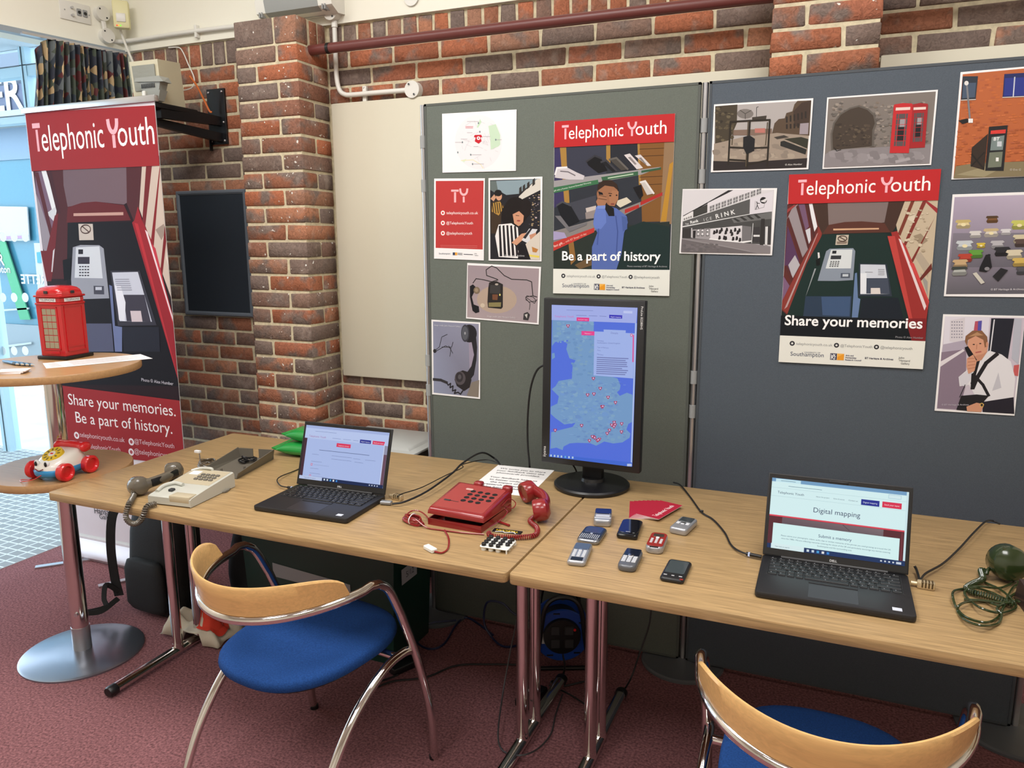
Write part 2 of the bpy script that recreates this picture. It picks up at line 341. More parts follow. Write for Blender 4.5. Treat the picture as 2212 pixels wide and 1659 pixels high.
def pillar(name, x0, k0, k1, label):
    x1 = x0+.33; core = tag(MB().box(x0+.005, x1-.005, .188, .41, max(ZK(k1), 0), 2.47).build(name, mortar), label, kind='structure')
    for k in range(k0, k1):
        z = ZK(k)-.0375; h = .0635
        if k % 2:
            brick(core, 's', (x1-.1075, .183+.051, z), (.215, .102, h), brickw); brick(core, 'h', (x0+.051, .183+.107, z), (.102, .214, h), brickw); brick(core, 'h', (x1-.051, .2955+.051, z), (.102, .102, h), brickw)
        else:
            brick(core, 's', (x0+.1075, .183+.051, z), (.215, .102, h), brickw); brick(core, 'h', (x1-.051, .183+.107, z), (.102, .214, h), brickw)
    for a, b in ((x0, x0+.205), (x0+.216, x1)): brick(core, 'c', ((a+b)/2, .183+.04, 2.4175), (round(b-a, 3), .08, .104), brickw)
    for y in (.31, .37): brick(core, 'd', (x1-.051, y-.006, 2.4175), (.102, .052, .104), brickw)
    return core
pillar('wall_pillar', -1.03, 0, 31, 'brick pillar between the snap frame and the cream panel'); pillar('wall_pillar_right', 1.207, 0, 6, 'brick pillar above the blue-grey display board')
# cream wall panels
P1 = MB().rbox(-.675, 1.19, .372, .395, .908, 2.14, .006, 2).build('cream_wall_panel', cream); tag(P1, 'cream painted panel fixed on the brick wall left of the display boards', 'wall panel')
P2 = MB().rbox(1.546, 3.2, .372, .395, .908, 2.146, .006, 2).build('cream_wall_panel', cream); tag(P2, 'cream painted panel right of the right brick pillar, only its top showing', 'wall panel')
# pipes and conduit
pipem = mat('maroon_pipe_paint', (104, 52, 48), .4)
t = thing('heating_pipe', 'maroon painted pipe running along the top of the brick wall', 'pipe', (0, .28, 2.347))
MB().cyl((-.74, 0, 0), (2.6, 0, -.002), .021, n=24).build('pipe', pipem, t); MB().cyl((-.615, 0, 0), (-.60, 0, 0), .0225, n=24).build('collar', black, t)
MB().tube([(-.612, 0, 0), (-.6, .03, .02), (-.59, .105, .03)], .008).build('wall_clip', black, t)
def jbox(m, p, n_, r=.035, d=.035):
    p = Vector(p); n_ = Vector(n_); m.cyl(p, p+n_*d, r, r*.98, n=28); m.cyl(p+n_*d, p+n_*(d+.003), r*1.02, r*1.0, n=28)
t = thing('conduit', 'white plastic conduit with round junction boxes down to the cream panel', 'conduit', (0, 0, 0))
yb = .40
MB().tube(spl([(-.64, .375, 2.49), (-.641, .375, 2.36), (-.64, .375, 2.25), (-.628, .375, 2.195), (-.60, .375, 2.174), (-.56, .375, 2.17), (-.45, .375, 2.17), (-.28, .375, 2.169)], 8), .0105, 12).build('conduit_tube', white_p, t)
m = MB(); jbox(m, (-.256, .402, 2.169), (0, -1, 0)); m.build('junction_box', white_p, t); m = MB(); jbox(m, (-.642, .385, 2.515), (0, -1, 0)); m.build('junction_box', white_p, t)
for c in ((-.256, 2.169), (-.642, 2.515)):
    for s_ in (-1, 1): MB().cyl((c[0]-s_*.012, .36 if c[1] < 2.3 else .346, c[1]+s_*.021), (c[0]-s_*.012, .3585 if c[1] < 2.3 else .3445, c[1]+s_*.021), .004, n=10).build('screw', dark, t)
m = MB().rbox(-.517, -.497, .384, .402, 2.135, 2.205, .004); m.cyl((-.507, .385, 2.20), (-.507, .38, 2.20), .004).build('saddle_clip', white_p, t)
MB().cyl((-.64, .372, 2.52), (-1.0, .372, 2.512), .013).build('conduit_tube', white_p, t)
MB().cyl((-.64, .375, 2.48), (-.64, .375, 2.455), .0135).build('coupler', white_p, t)
t = thing('conduit', 'white conduit along the cream band above the wall-mounted loudspeaker', 'conduit', (0, 0, 0))
MB().tube(spl([lw(.105, .02, 2.512), (-1.93, .30, 2.512), (-1.88, .366, 2.515), (-1.5, .37, 2.518), (-1.03, .37, 2.513)], 6), .0105, 12).build('conduit_tube', white_p, t)
for x in (-1.42,): MB().rbox(x-.008, x+.008, .362, .388, 2.487, 2.545, .004).build('saddle_clip', white_p, t)
m = MB(); m.tube([lw(.121, .02, 2.62), lw(.108, .02, 2.52)], .012); m.build('conduit_tube', white_p, t)
for s_, z in ((.121, 2.625), (.106, 2.527)):
    m = MB(); jbox(m, lw(s_, 0, z), LN, .034, .03); j = m.build('junction_box', white_p, t)
    for q in (-1, 1): MB().cyl(lw(s_+q*.016, .033, z+q*.018), lw(s_+q*.016, .0345, z+q*.018), .004, n=10).build('screw', dark, j)
t = thing('junction_box', 'round white blanking box on the cream band above the maroon pipe', 'junction box', (-.255, .385, 2.535)); m = MB(); jbox(m, (0, 0, 0), (0, -1, 0), .034, .006); m.build('cover', white_p, t)
# wall light above the pillar
t = thing('wall_light', 'white bulkhead wall light with grey louvre above brick pillar', 'light fitting', (-.79, .385, 2.56))
m = MB(); prof = [(0, -.055), (-.05, -.06), (-.095, -.035), (-.105, .01), (-.09, .06), (-.03, .09), (0, .09)]
m.loft([[(x, y, z) for y, z in prof] for x in (-.2, .2)]); m.build('housing', white_p, t)
m = MB(); prof = [(-.045, -.0615), (-.096, -.036), (-.1065, .01), (-.1, .04), (-.099, .04), (-.1045, .01), (-.094, -.034), (-.045, -.0595)]
m.loft([[(x, y, z) for y, z in prof] for x in (-.15, .13)]); m.build('louvre', mat('grey_louvre', (150, 152, 150), .5), t)
for x in (-.185, -.172, .15, .163): MB().rbox(x, x+.006, -.1, -.06, -.052, -.03, .001, 1).build('vent_slot', grey_p, t)
# socket plate and motion sensor on the left wall
RZL = math.atan2(LD.y, LD.x)                                   # local x along the wall towards the camera
def left_frame(s_, z, off=0): return Matrix.Translation(lw(s_, off, z)) @ Matrix(((-LD.x, -LN.x, 0, 0), (-LD.y, -LN.y, 0, 0), (0, 0, 1, 0), (0, 0, 0, 1)))   # x right as seen, y into wall
t = thing('audio_wall_plate', 'white two-gang audio plate high on the cream wall', 'wall plate'); t.matrix_world = left_frame(.243, 2.607)
MB().rbox(-.073, .073, -.006, 0, -.043, .043, .003).build('plate', white_p, t)
for x in (.018, .046): MB().rbox(x-.011, x+.011, -.0085, -.005, -.014, .018, .003).build('socket', grey_p, t); MB().cyl((x, -.0095, .002), (x, -.008, .002), .0075).build('socket_hole', black, t)
for z in (.015, -.018): MB().cyl((-.018, -.02, z), (-.018, -.004, z), .0055).build('jack', alu, t)
for x in (-.05, .066): MB().cyl((x, -.0075, 0), (x, -.005, 0), .003).build('screw', grey_p, t)
t = thing('motion_sensor', 'cream motion sensor with red and green lights in the wall corner', 'sensor'); t.matrix_world = Matrix.Translation((-1.848, .335, 2.618)) @ Matrix.Rotation(math.radians(40), 4, 'Z')
MB().rbox(-.036, .036, -.045, 0, -.062, .065, .008).build('body', mat('aged_cream_plastic', (226, 220, 170), .45), t); MB().rbox(-.021, .021, -.05, -.04, -.035, .005, .003).build('lens', white_p, t)
for x, c in ((-.02, (255, 60, 30)), (-.012, (255, 180, 30)), (-.004, (110, 255, 40))): MB().rbox(x-.003, x+.003, -.0475, -.044, -.054, -.049, .001, 1).build('indicator', emit('led_%d' % c[1], c, 2), t)
MB().tube(spl([(0, -.01, .06), (0, -.01, .2)], 3), .006).build('conduit_tube', white_p, t)
t = thing('cable', 'pale cable from motion sensor down behind the loudspeaker', 'cable'); MB().tube(spl([(-1.868, .33, 2.575), (-1.865, .345, 2.52), (-1.82, .33, 2.45), (-1.72, .27, 2.36), (-1.66, .26, 2.28)], 6), .006, 8).build('cable_run', white_p, t)
# ------------------------------------------------------------------ entrance lobby, glazing and street
matm = bpy.data.materials.new('entrance_matting'); matm.use_nodes = True; nt = matm.node_tree; b = nt.nodes['Principled BSDF']; b.inputs['Roughness'].default_value = .7
tc = nt.nodes.new('ShaderNodeTexCoord'); bt = nt.nodes.new('ShaderNodeTexBrick'); bt.inputs['Scale'].default_value = 7.5; bt.inputs['Mortar Size'].default_value = .035; bt.inputs['Brick Width'].default_value = .55; bt.inputs['Row Height'].default_value = .42; bt.offset = 0
bt.inputs['Color1'].default_value = lin((142, 148, 152)); bt.inputs['Color2'].default_value = lin((152, 158, 162)); bt.inputs['Mortar'].default_value = lin((215, 225, 230)); nt.links.new(tc.outputs['Object'], bt.inputs['Vector']); nt.links.new(bt.outputs['Color'], b.inputs['Base Color'])
tag(MB().box(-7, -2.13, -5.2, 1.1, -.05, .003).build('floor_entrance_mat', matm), 'grey grid entrance matting inside the doorway', kind='structure')
tag(MB().box(-7, -1.95, -.2, 1.1, 2.78, 2.82).build('ceiling_lobby', mat('lobby_ceiling_paint', (205, 215, 222), .7)), kind='structure')
tag(MB().box(-1.95, -1.9, .44, 1.1, 0, 2.8).build('wall_lobby', creamw), kind='structure')
frm = mat('pale_blue_window_frame', (176, 205, 220), .35); frd = mat('dark_gasket', (70, 82, 92), .5)
GY = 1.05
W1 = struct('window_1', 'glazed entrance screen with pale frames behind the banner')
def gx(px, py): return onY(px, py, GY)
for px, py, w in ((18, 900, .085), (99, 480, .06)): x = gx(px, py).x; MB().box(x-w/2, x+w/2, GY-.04, GY+.04, 0, 2.8).build('mullion', frm, W1); MB().box(x-.004, x, GY-.045, GY-.038, 0, 2.8).build('gasket', frd, W1)
for py, w in ((160, .07), (262, .05), (1000, .16)):
    z = gx(20, py).z; MB().box(-5.5, -1.95, GY-.035, GY+.035, z-w/2, z+w/2).build('transom', frm, W1); MB().box(-5.5, -1.95, GY-.04, GY-.03, z+w/2-.006, z+w/2).build('gasket', frd, W1)
glass = bpy.data.materials.new('clear_glass'); glass.use_nodes = True; nt = glass.node_tree; b = nt.nodes['Principled BSDF']; b.inputs['Transmission Weight'].default_value = 1; b.inputs['Roughness'].default_value = 0; b.inputs['IOR'].default_value = 1.02; b.inputs['Base Color'].default_value = (.93, .98, 1, 1)
MB().box(-5.5, -1.95, GY-.003, GY+.003, .02, 2.78).build('pane', glass, W1)
dots = MB()
for row, (y0, y1) in enumerate(((520, 545), (640, 645), (755, 760))):
    for px in (8, 32, 56): p = gx(px, (y0+y1)/2 if row else 512); dots.cyl((p.x, GY-.006, p.z), (p.x, GY-.0045, p.z), .033, n=20)
dots.build('manifestation_dots', mat('frosted_vinyl', (235, 240, 245), .6), W1)
# street: paving and the shop front opposite
tag(MB().box(-14, -1.5, 1.1, 7, -.12, -.06).build('floor_street', mat('pale_paving', (205, 205, 200), .8, noise=(6, .1))), 'bright pale paving of the street outside', kind='structure')
SY = 4.2
t = thing('shop_front', 'blue-glazed shop front across the street seen through the entrance', 'building', (0, SY, 0))
def sx(px, py): p = onY(px, py, SY); return p.x, p.z
xl, xr = -13, -3.2
def band(nm, y0, y1, col, d, rough=.5):
    z0 = sx(30, y1)[1]; z1 = sx(30, y0)[1]; MB().box(xl, xr, -d, .2, z0, z1).build(nm, mat('shop_'+nm, tuple(int(v*.66) for v in col), rough), t)
band('fascia', 185, 248, (120, 130, 165), .06); band('fascia_ledge', 248, 276, (225, 235, 240), .25); band('upper_wall', 20, 185, (150, 165, 185), 0)
band('clerestory', 276, 345, (165, 195, 225), 0); band('shop_window', 345, 700, (95, 175, 205), -.02, .2); band('stall_riser', 700, 1010, (190, 205, 215), .02)
def onshop(pts, col, nm, d):
    b = MB(); q = [sx(*p) for p in pts]; n = len(q); b.add([(x, -d, z) for x, z in q]+[(x, -d+.015, z) for x, z in q], [tuple(range(n)), tuple(range(2*n-1, n-1, -1))]+[(i, (i+1) % n, n+(i+1) % n, n+i) for i in range(n)]); return b.build(nm, mat('shopcol_%d_%d_%d' % col, tuple(int(v*.7) for v in col), .6), t)
onshop([(-30, 445), (63, 447), (68, 520), (-30, 520)], (245, 248, 250), 'window_poster', .03)
onshop([(-30, 513), (66, 508), (66, 514), (-30, 520)], (220, 170, 215), 'poster_stripe', .045)
onshop([(-2, 520), (16, 522), (70, 690), (48, 690)], (95, 205, 150), 'green_beam', .03)
onshop([(78, 525), (115, 525), (125, 690), (92, 690)], (240, 248, 250), 'window_poster', .03); onshop([(86, 545), (112, 542), (114, 565), (88, 568)], (90, 190, 215), 'poster_stripe', .045)
onshop([(-30, 528), (3, 528), (3, 558), (-30, 558)], (205, 60, 60), 'red_logo', .03)
onshop([(8, 668), (66, 664), (66, 668), (8, 672)], (235, 245, 250), 'window_rail', .03); onshop([(18, 745), (75, 738), (75, 742), (18, 750)], (235, 245, 250), 'window_rail', .05)
def letters(s_, px, py, px1, nm, d=.075, col=(185, 185, 185), flip=False):
    x0, z0 = sx(px, py); x1, _ = sx(px1, py); v, f, a, bb = txt_mesh(s_, True); k = (x1-x0)/(bb-a); b = MB()
    if flip: b.add([(x1-(X-a)*k, -d, z0+Y_*k) for X, Y_ in v], f)
    else: b.add([(x0+(X-a)*k, -d, z0+Y_*k) for X, Y_ in v], f)
    b.build(nm, mat('lettering_white', col, .5), t)
letters('ER', -4, 243, 66, 'sign_letters'); letters('ER', -8, 572, 16, 'window_letters', .035); letters('hampton', -22, 588, 28, 'window_letters', .035); letters('RETTE', 52, 612, 105, 'window_letters', .035, flip=True)
# ------------------------------------------------------------------ display boards
def dboard(x0, x1, col, label):
    t = thing('display_board', label, 'display board', ((x0+x1)/2, .01, 0)); w = (x1-x0)/2
    MB().rbox(-w+.006, w-.006, -.009, .011, .022, 2.03, .003).build('felt_panel', mat('felt_%d' % col[2], col, .95, spec=.1, noise=(500, .1), bump=(700, .4)), t)
    m = MB()
    for a in ((-w, -w+.008), (w-.008, w)): m.box(a[0], a[1], -.01, .012, .018, 2.036)
    m.box(-w, w, -.01, .012, 2.028, 2.036); m.box(-w, w, -.01, .012, .018, .026); m.build('edge_frame', mat('edge_%d' % col[2], tuple(int(c*.8) for c in col), .6), t)
dboard(.004, 1.017, (101, 106, 99), 'green-grey felt display board behind the portrait monitor'); dboard(1.044, 2.066, (83, 90, 98), 'blue-grey felt display board with the memories poster')
def dpole(x, label, r=.15):
    t = thing('board_pole', label, 'display stand', (x, .014, 0), group='display board poles')
    MB().cyl((0, 0, .01), (0, 0, 2.035), .0105, n=16).build('pole', alu, t)
    MB().lathe([(r, 0), (r, .008), (r*.96, .013), (.03, .014), (.02, .02)], n=48).build('base', mat('grey_base_paint', (95, 99, 104), .35), t)
    for z in (1.88, 1.72, 1.05, .93, .3): MB().cyl((0, 0, z), (0, 0, z+.045), .0135, n=16).build('clip', grey_p, t)
dpole(-.009, 'silver pole at the left edge of the green-grey display board'); dpole(1.0305, 'silver pole with round grey foot between the two display boards'); dpole(2.08, 'silver pole at the right end of the blue-grey display board', .17)
# ------------------------------------------------------------------ tables
YF, YB = -1.028, -.1875
def table(x0, x1, label, cols):
    yc = (YF+YB)/2; t = thing('folding_table', label, 'table', ((x0+x1)/2, yc, 0)); w = (x1-x0)/2; d = (YB-YF)/2
    MB().rbox(-w, w, -d, d, TT-.026, TT, .0025, 2, vert=.014).build('table_top', oak, t)
    for sgn in (-1, 1):
        x = sgn*(w-.105)
        m = MB(); y0 = -.352; y1 = .31
        m.loft([[(x+.02*math.cos(a), y, .022+.017*math.sin(a)) for a in [2*pi*i/16 for i in range(16)]] for y in (y0, y1)]); m.build('foot_bar', chrome, t)
        for yy, e in ((y0, -1), (y1, 1)): MB().loft([[(x+k*.021*math.cos(a), yy+e*o, .022+k*.0185*math.sin(a)-(.0005)) for a in [2*pi*i/16 for i in range(16)]] for k, o in ((1, -.02), (1, .006), (.8, .012))]).build('foot_cap', black, t)
        for yy in (-.055, .05): MB().cyl((x, yy, .03), (x, yy, TT-.03), .0185, n=20).build('leg', chrome, t); MB().cyl((x, yy, .025), (x, yy, .05), .0215, .0188, n=20).build('leg_collar', chrome, t)
        MB().box(x-.02, x+.02, -.3, .3, TT-.04, TT-.0255).build('top_bracket', black, t)
    MB().box(-w+.13, w-.13, -.012, .012, TT-.062, TT-.0255).build('under_rail', black, t)
    return t
table(-.845, .7705, 'oak-topped folding table on the left, with the red telephone', 1); table(.7765, 2.392, 'oak-topped folding table on the right, with the mobile phones', 2)
# ------------------------------------------------------------------ chairs
bluef = mat('blue_seat_fabric', (30, 66, 124), .9, spec=.15, noise=(260, .22), bump=(500, .5))
def chair_proto():
    t = thing('armchair', 'x', 'chair')
    arc = lambda th: Vector((.25*math.sin(th), -.005-.27*math.cos(th), .630+.026*math.sin(th)**2))
    ths = [math.radians(-88+176*i/40) for i in range(41)]
    fl_ = lambda s_: [(s_*.25, .245, .0), (s_*.2545, .225, .17), (s_*.256, .165, .38), (s_*.256, .10, .54)]
    bend = lambda s_: [(s_*.256, .10, .54), (s_*.256, .055, .625), (s_*.2555, .015, .658)]
    L = spl(bend(-1), 5)+[Vector((-.2535, -.012, .6625))]+[arc(a) for a in ths][1:-1]+[Vector((.2535, -.012, .6625))]+spl(bend(1), 5)[::-1]
    MB().tube(L, .0125, 14).build('arm_rail', chrome, t)
    for s_ in (-1, 1):
        MB().tube(spl(fl_(s_), 6), .0125, 14).build('leg', chrome, t)
        MB().tube(spl([(s_*.25, .158, .40), (s_*.245, .12, .407), (s_*.243, .04, .395), (s_*.243, -.08, .325), (s_*.244, -.18, .21), (s_*.245, -.245, .08), (s_*.245, -.262, 0)], 7), .0125, 14).build('leg', chrome, t)
        for y in (.245, -.262): MB().cyl((s_*.248, y, 0), (s_*.248, y, .012), .0138).build('foot_tip', black, t)
    MB().tube([(-.235, .10, .403), (.235, .10, .403)], .011, 12).build('cross_bar', chrome, t)
    # seat pad
    def outline(k):
        o = []
        for i in range(48):
            a = 2*pi*i/48; c, s_ = math.cos(a), math.sin(a); r = (abs(c)**2.6+abs(s_)**2.6)**(-1/2.6)
            y = s_*r; o.append((c*r*(.207+.012*y)*k, .008+y*.242*k))
        return o
    m = MB(); R = []
    for k, z in ((.92, .414), (.98, .418), (1, .429), (.99, .441), (.96, .447), (.88, .450), (.5, .449), (.1, .447)): R.append([(x, y, z+.012*min(0, 1-abs(y+.012)/.1)*0) for x, y in outline(k)])
    m.loft(R); m.build('seat', bluef, t, 50)
    MB().prism(outline(.9), .404, .4125).build('seat_underside', black, t)
    # bent wood back
    m = MB(); rings = []; n = 44
    for i in range(n+1):
        u = -1+2*i/n; th = math.radians(74)*u; p = arc(th); o = Vector((math.sin(th), -math.cos(th), 0)); h = .074*max(0, 1-abs(u)**5)**.5+.004; le = .17
        pts = []
        base = p+Vector((0, 0, .0125))
        for (k, q) in ((0, -.006), (.5, -.006), (.93, -.0055), (1, -.002), (1, .002), (.93, .0055), (.5, .006), (0, .006)): pts.append((base+Vector((0, 0, h*k))+o*(q+le*h*k))[:])
        rings.append(pts)
    m.loft(rings); m.build('backrest', beech, t)
    return t
ch = chair_proto(); ch.location = (.158, -1.022, 0); ch.rotation_euler.z = math.radians(-8)
tag(ch, 'beech-backed chrome armchair with blue seat beside the green crate', 'chair', 'chrome armchairs with blue seats')
c2 = copy_tree(ch); c2.location = (1.505, -1.085, 0); c2.rotation_euler.z = 0; tag(c2, 'beech-backed chrome armchair cut off by the bottom edge, in front of the right laptop', 'chair')
# ------------------------------------------------------------------ round two-tier table
RX, RY = -1.09, -.79
t = thing('round_table', 'two-tier round wooden table on a chrome column with disc base', 'table', (RX, RY, 0))
MB().lathe([(.213, 0), (.213, .006), (.205, .010), (.07, .018), (.034, .02)], n=64).build('base', mat('brushed_steel', (150, 156, 168), .28, .9), t)
MB().cyl((0, 0, .01), (0, 0, 1.09), .0305, n=32).build('column', chrome, t); MB().cyl((0, 0, .015), (0, 0, .11), .0325, n=32).build('column_sleeve', alu, t)
MB().lathe([(.232, .708), (.234, .712), (.234, .730), (.232, .735)], n=72).build('lower_shelf', roundw, t)
MB().lathe([(.292, 1.085), (.294, 1.089), (.294, 1.107), (.292, 1.111)], n=72).build('upper_top', roundw, t)
MB().box(-.2, .2, -.02, .02, 1.07, 1.0855).build('top_bracket', black, t); MB().box(-.16, .16, -.02, .02, .694, .7085).build('top_bracket', black, t); MB().cyl((.02, -.022, .17), (.024, -.03, .17), .007).build('bolt', alu, t)
# ------------------------------------------------------------------ roll-up banner
BY = -.125
def bn(px, py): p = onY(px, py, BY); return p
bxl, bxr, bzt, bzb = -1.985, -1.195, 2.112, .11
RED = (152, 46, 50); REDP = (182, 42, 45)
BN = thing('roll_up_banner', 'tall red roll-up banner showing inside of a phone box', 'banner', ((bxl+bxr)/2, BY, 0)); bw = bxr-bxl; bh = bzt-bzb; bx = (bxl+bxr)/2
MB().rbox(-bw/2-.012, bw/2+.012, -.012, .012, bzt-.004-.0, bzt+.022, .004).build('top_bar', alu, BN)
MB().box(-bw/2, bw/2, -.001, .001, bzb-.02, bzt).build('banner_sheet', whitem, BN)
m = MB(); prof = [(-.045, 0), (-.06, .02), (-.055, .055), (-.02, .095), (.02, .095), (.055, .05), (.06, .02), (.045, 0)]; m.loft([[(x, y, z) for y, z in prof] for x in (-bw/2-.015, bw/2+.015)]); m.build('cassette', mat('silver_cassette', (205, 195, 200), .35, .5), BN)
for x, a in ((-.22, -2.2), (.2, -1.2)): m = MB().box(-.015, .015, -.26, 0, .001, .008); m.xf(Matrix.Translation((x, -.02, 0)) @ Matrix.Rotation(-.75 if x < 0 else -.55, 4, 'Z')); m.build('swivel_foot', alu, BN)
MB().cyl((0, .03, .05), (0, .03, bzt), .008).build('pole', alu, BN)
A = Art(bw, bh)
def Bq(px, py): p = bn(px, py); return (p.x-bxl, bzt-p.z)
def bpoly(pts, col): A.raw([Bq(*p) for p in pts], col)
def btext(s_, x, y, x1, y1, col, bold=False): 
    a = Bq(x, y); b = Bq(x1, y1); A.text(s_, a[0]/bw, a[1]/bh, col, end=(b[0]/bw, b[1]/bh), bold=bold)
A.H = None
A.uv(0, 0, 1, 1, (225, 215, 222))
def booth_scene(Q, tone, T):
    """inside of a phone box; Q maps the drawing's coordinates to the print, T the palette"""
    for pts, c in tone: Q(pts, T.get(c, c) if isinstance(c, str) else c)
zz = lambda x, y: (x*.25316, 400+y*.25316)
za = lambda x, y: (x*.25316, y*.25316)
bpoly([(70, 352), (365, 335), (420, 870), (130, 835)], (44, 30, 34))
# left glazing, frame bars
bpoly([za(290, 1460), za(540, 1450), zz(620, 300), zz(600, 800), zz(400, 800)], (78, 40, 44))
for pts, c in (([za(300, 1470), za(350, 1460), zz(480, 210), zz(440, 480), zz(310, 60)], (120, 96, 116)), ([za(355, 1460), za(395, 1455), zz(490, 190), zz(470, 300)], (225, 225, 228)),
        ([zz(310, 70), zz(345, 160), zz(450, 480), zz(430, 680), zz(370, 540)], (150, 140, 150)), ([zz(400, 240), zz(480, 180), zz(470, 320)], (205, 205, 210)),
        ([za(295, 1470), za(330, 1470), zz(480, 520), zz(460, 560)], (88, 42, 48)), ([za(400, 1455), za(440, 1452), zz(520, 240), zz(490, 240)], (70, 38, 44)),
        ([zz(330, 560), zz(400, 560), zz(470, 260), zz(500, 240), zz(460, 700), zz(440, 820), zz(400, 820)], (112, 40, 46)), ([zz(455, 560), zz(470, 540), zz(450, 740), zz(440, 740)], (205, 200, 205)),
        ([za(540, 1450), za(1080, 1410), zz(1085, 150), zz(1060, 165), zz(820, 140), zz(580, 185), zz(545, 0)], (112, 92, 100)), ([zz(580, 190), zz(700, 150), zz(820, 140), zz(1060, 170), zz(1120, 300), zz(570, 320)], (98, 40, 44)),
        ([zz(630, 240), zz(1055, 230), zz(1055, 256), zz(630, 264)], (190, 150, 140)), ([za(1080, 1410), za(1215, 1405), zz(1190, 180), zz(1150, 320), zz(1085, 160)], (80, 44, 48)),
        ([zz(580, 320), zz(1130, 312), zz(1590, 1659), zz(1590, 1720), zz(560, 1700)], (30, 27, 32)),
        ([za(1215, 1405), za(1440, 1400), zz(1540, 900), zz(1530, 960), zz(1190, 200)], (196, 178, 166)),
        ([zz(1330, 380), zz(1400, 330), zz(1440, 400), zz(1380, 470)], (150, 132, 122)), ([zz(1420, 620), zz(1500, 560), zz(1510, 700)], (220, 205, 195)),
        ([za(1250, 1410), za(1300, 1410), zz(1240, 380), zz(1215, 330)], (112, 42, 46)), ([za(1380, 1410), za(1440, 1440), zz(1310, 580), zz(1280, 560)], (128, 40, 44)), ([zz(1480, 340), zz(1495, 480), zz(1385, 800), zz(1365, 790)], (118, 38, 42)), ([zz(1540, 940), zz(1550, 980), zz(1500, 1100), zz(1475, 1095)], (92, 34, 38)),
        ([zz(1180, 180), zz(1215, 300), zz(1300, 480), zz(1560, 1090), zz(1575, 1330), zz(1600, 1659), zz(1560, 1659), zz(1130, 320), zz(1150, 300)], (146, 40, 48)),
        ([zz(1150, 320), zz(1180, 330), zz(1590, 1640), zz(1560, 1659)], (178, 50, 58)), ([zz(1300, 500), zz(1330, 540), zz(1560, 1150), zz(1560, 1200), zz(1300, 580)], (186, 60, 72)), ([zz(1240, 380), zz(1262, 400), zz(1560, 1120), zz(1555, 1170)], (225, 205, 210)),
        # notice, telephone, instruction panel
        ([zz(672, 330), zz(795, 330), zz(803, 468), zz(680, 470)], (196, 184, 176)), ([zz(610, 800), zz(625, 530), zz(690, 510), zz(850, 512), zz(888, 540), zz(935, 965), zz(620, 975)], (150, 152, 164)),
        ([zz(652, 530), zz(852, 522), zz(880, 795), zz(640, 790)], (205, 208, 216)), ([zz(672, 548), zz(712, 548), zz(712, 588), zz(672, 588)], (40, 38, 46)), ([zz(668, 612), zz(768, 612), zz(768, 672), zz(668, 672)], (58, 54, 66)),
        ([zz(802, 858), zz(890, 860), zz(893, 932), zz(805, 930)], (72, 72, 84)), ([zz(818, 868), zz(872, 868), zz(872, 895), zz(818, 895)], (190, 192, 205)),
        ([zz(538, 640), zz(610, 620), zz(605, 800), zz(550, 815)], (20, 18, 22)), ([zz(945, 730), zz(1195, 730), zz(1340, 1195), zz(1010, 1200)], (58, 56, 66)),
        ([zz(960, 745), zz(1180, 740), zz(1300, 1165), zz(1025, 1160)], (196, 198, 212)), ([zz(1055, 935), zz(1235, 935), zz(1290, 1165), zz(1085, 1160)], (64, 60, 72)), ([zz(1115, 1072), zz(1205, 1072), zz(1220, 1165), zz(1128, 1165)], (205, 190, 196)), ([zz(985, 855), zz(1035, 860), zz(1075, 1000), zz(1070, 1160), zz(1020, 1150)], (225, 225, 235)),
        ([zz(690, 1180), zz(955, 1180), zz(975, 1420), zz(700, 1420)], (86, 88, 112)), ([zz(935, 850), zz(960, 860), zz(985, 1200), zz(1045, 1210), zz(1045, 1420), zz(985, 1420)], (108, 118, 158)),
        ([zz(1045, 1210), zz(1360, 1210), zz(1370, 1420), zz(1060, 1420)], (40, 40, 50))): bpoly(pts, c)
for r_ in range(4):
    for c_ in range(4): x = 680+c_*23; y = 690+r_*25; bpoly([zz(x, y), zz(x+15, y), zz(x+15, y+10), zz(x, y+10)], (62, 60, 70))
for v_ in range(6): bpoly([zz(985+v_*4, 800+v_*18), zz(1105+v_*5, 800+v_*18), zz(1106+v_*5, 806+v_*18), zz(986+v_*4, 806+v_*18)], (150, 150, 165))
cx, cy = 735, 375
ring = [zz(cx+42*math.cos(a), cy+36*math.sin(a)) for a in [2*pi*i/20 for i in range(20)]]
A.line([tuple(q/k for q, k in zip(Bq(*p), (bw, bh))) for p in ring+ring[:1]], .004, (70, 45, 45)); A.line([tuple(q/k for q, k in zip(Bq(*p), (bw, bh))) for p in (zz(705, 350), zz(765, 400))], .004, (70, 45, 45))
bpoly([(130, 832), (418, 868), (430, 1010), (150, 975)], RED); bpoly([(55, 235), (362, 225), (366, 357), (70, 370)], RED)
A.uv(0, 0, 1, .003, RED)
def logo_word(T_, x, y, x1, y1, h, col=(245, 238, 236), pink=(232, 168, 178), q=None):
    """the two-part wordmark; q maps drawing coordinates, x..x1 is the width on the baseline, h the cap height in the same units"""
    T_(x, y, x1, y1)
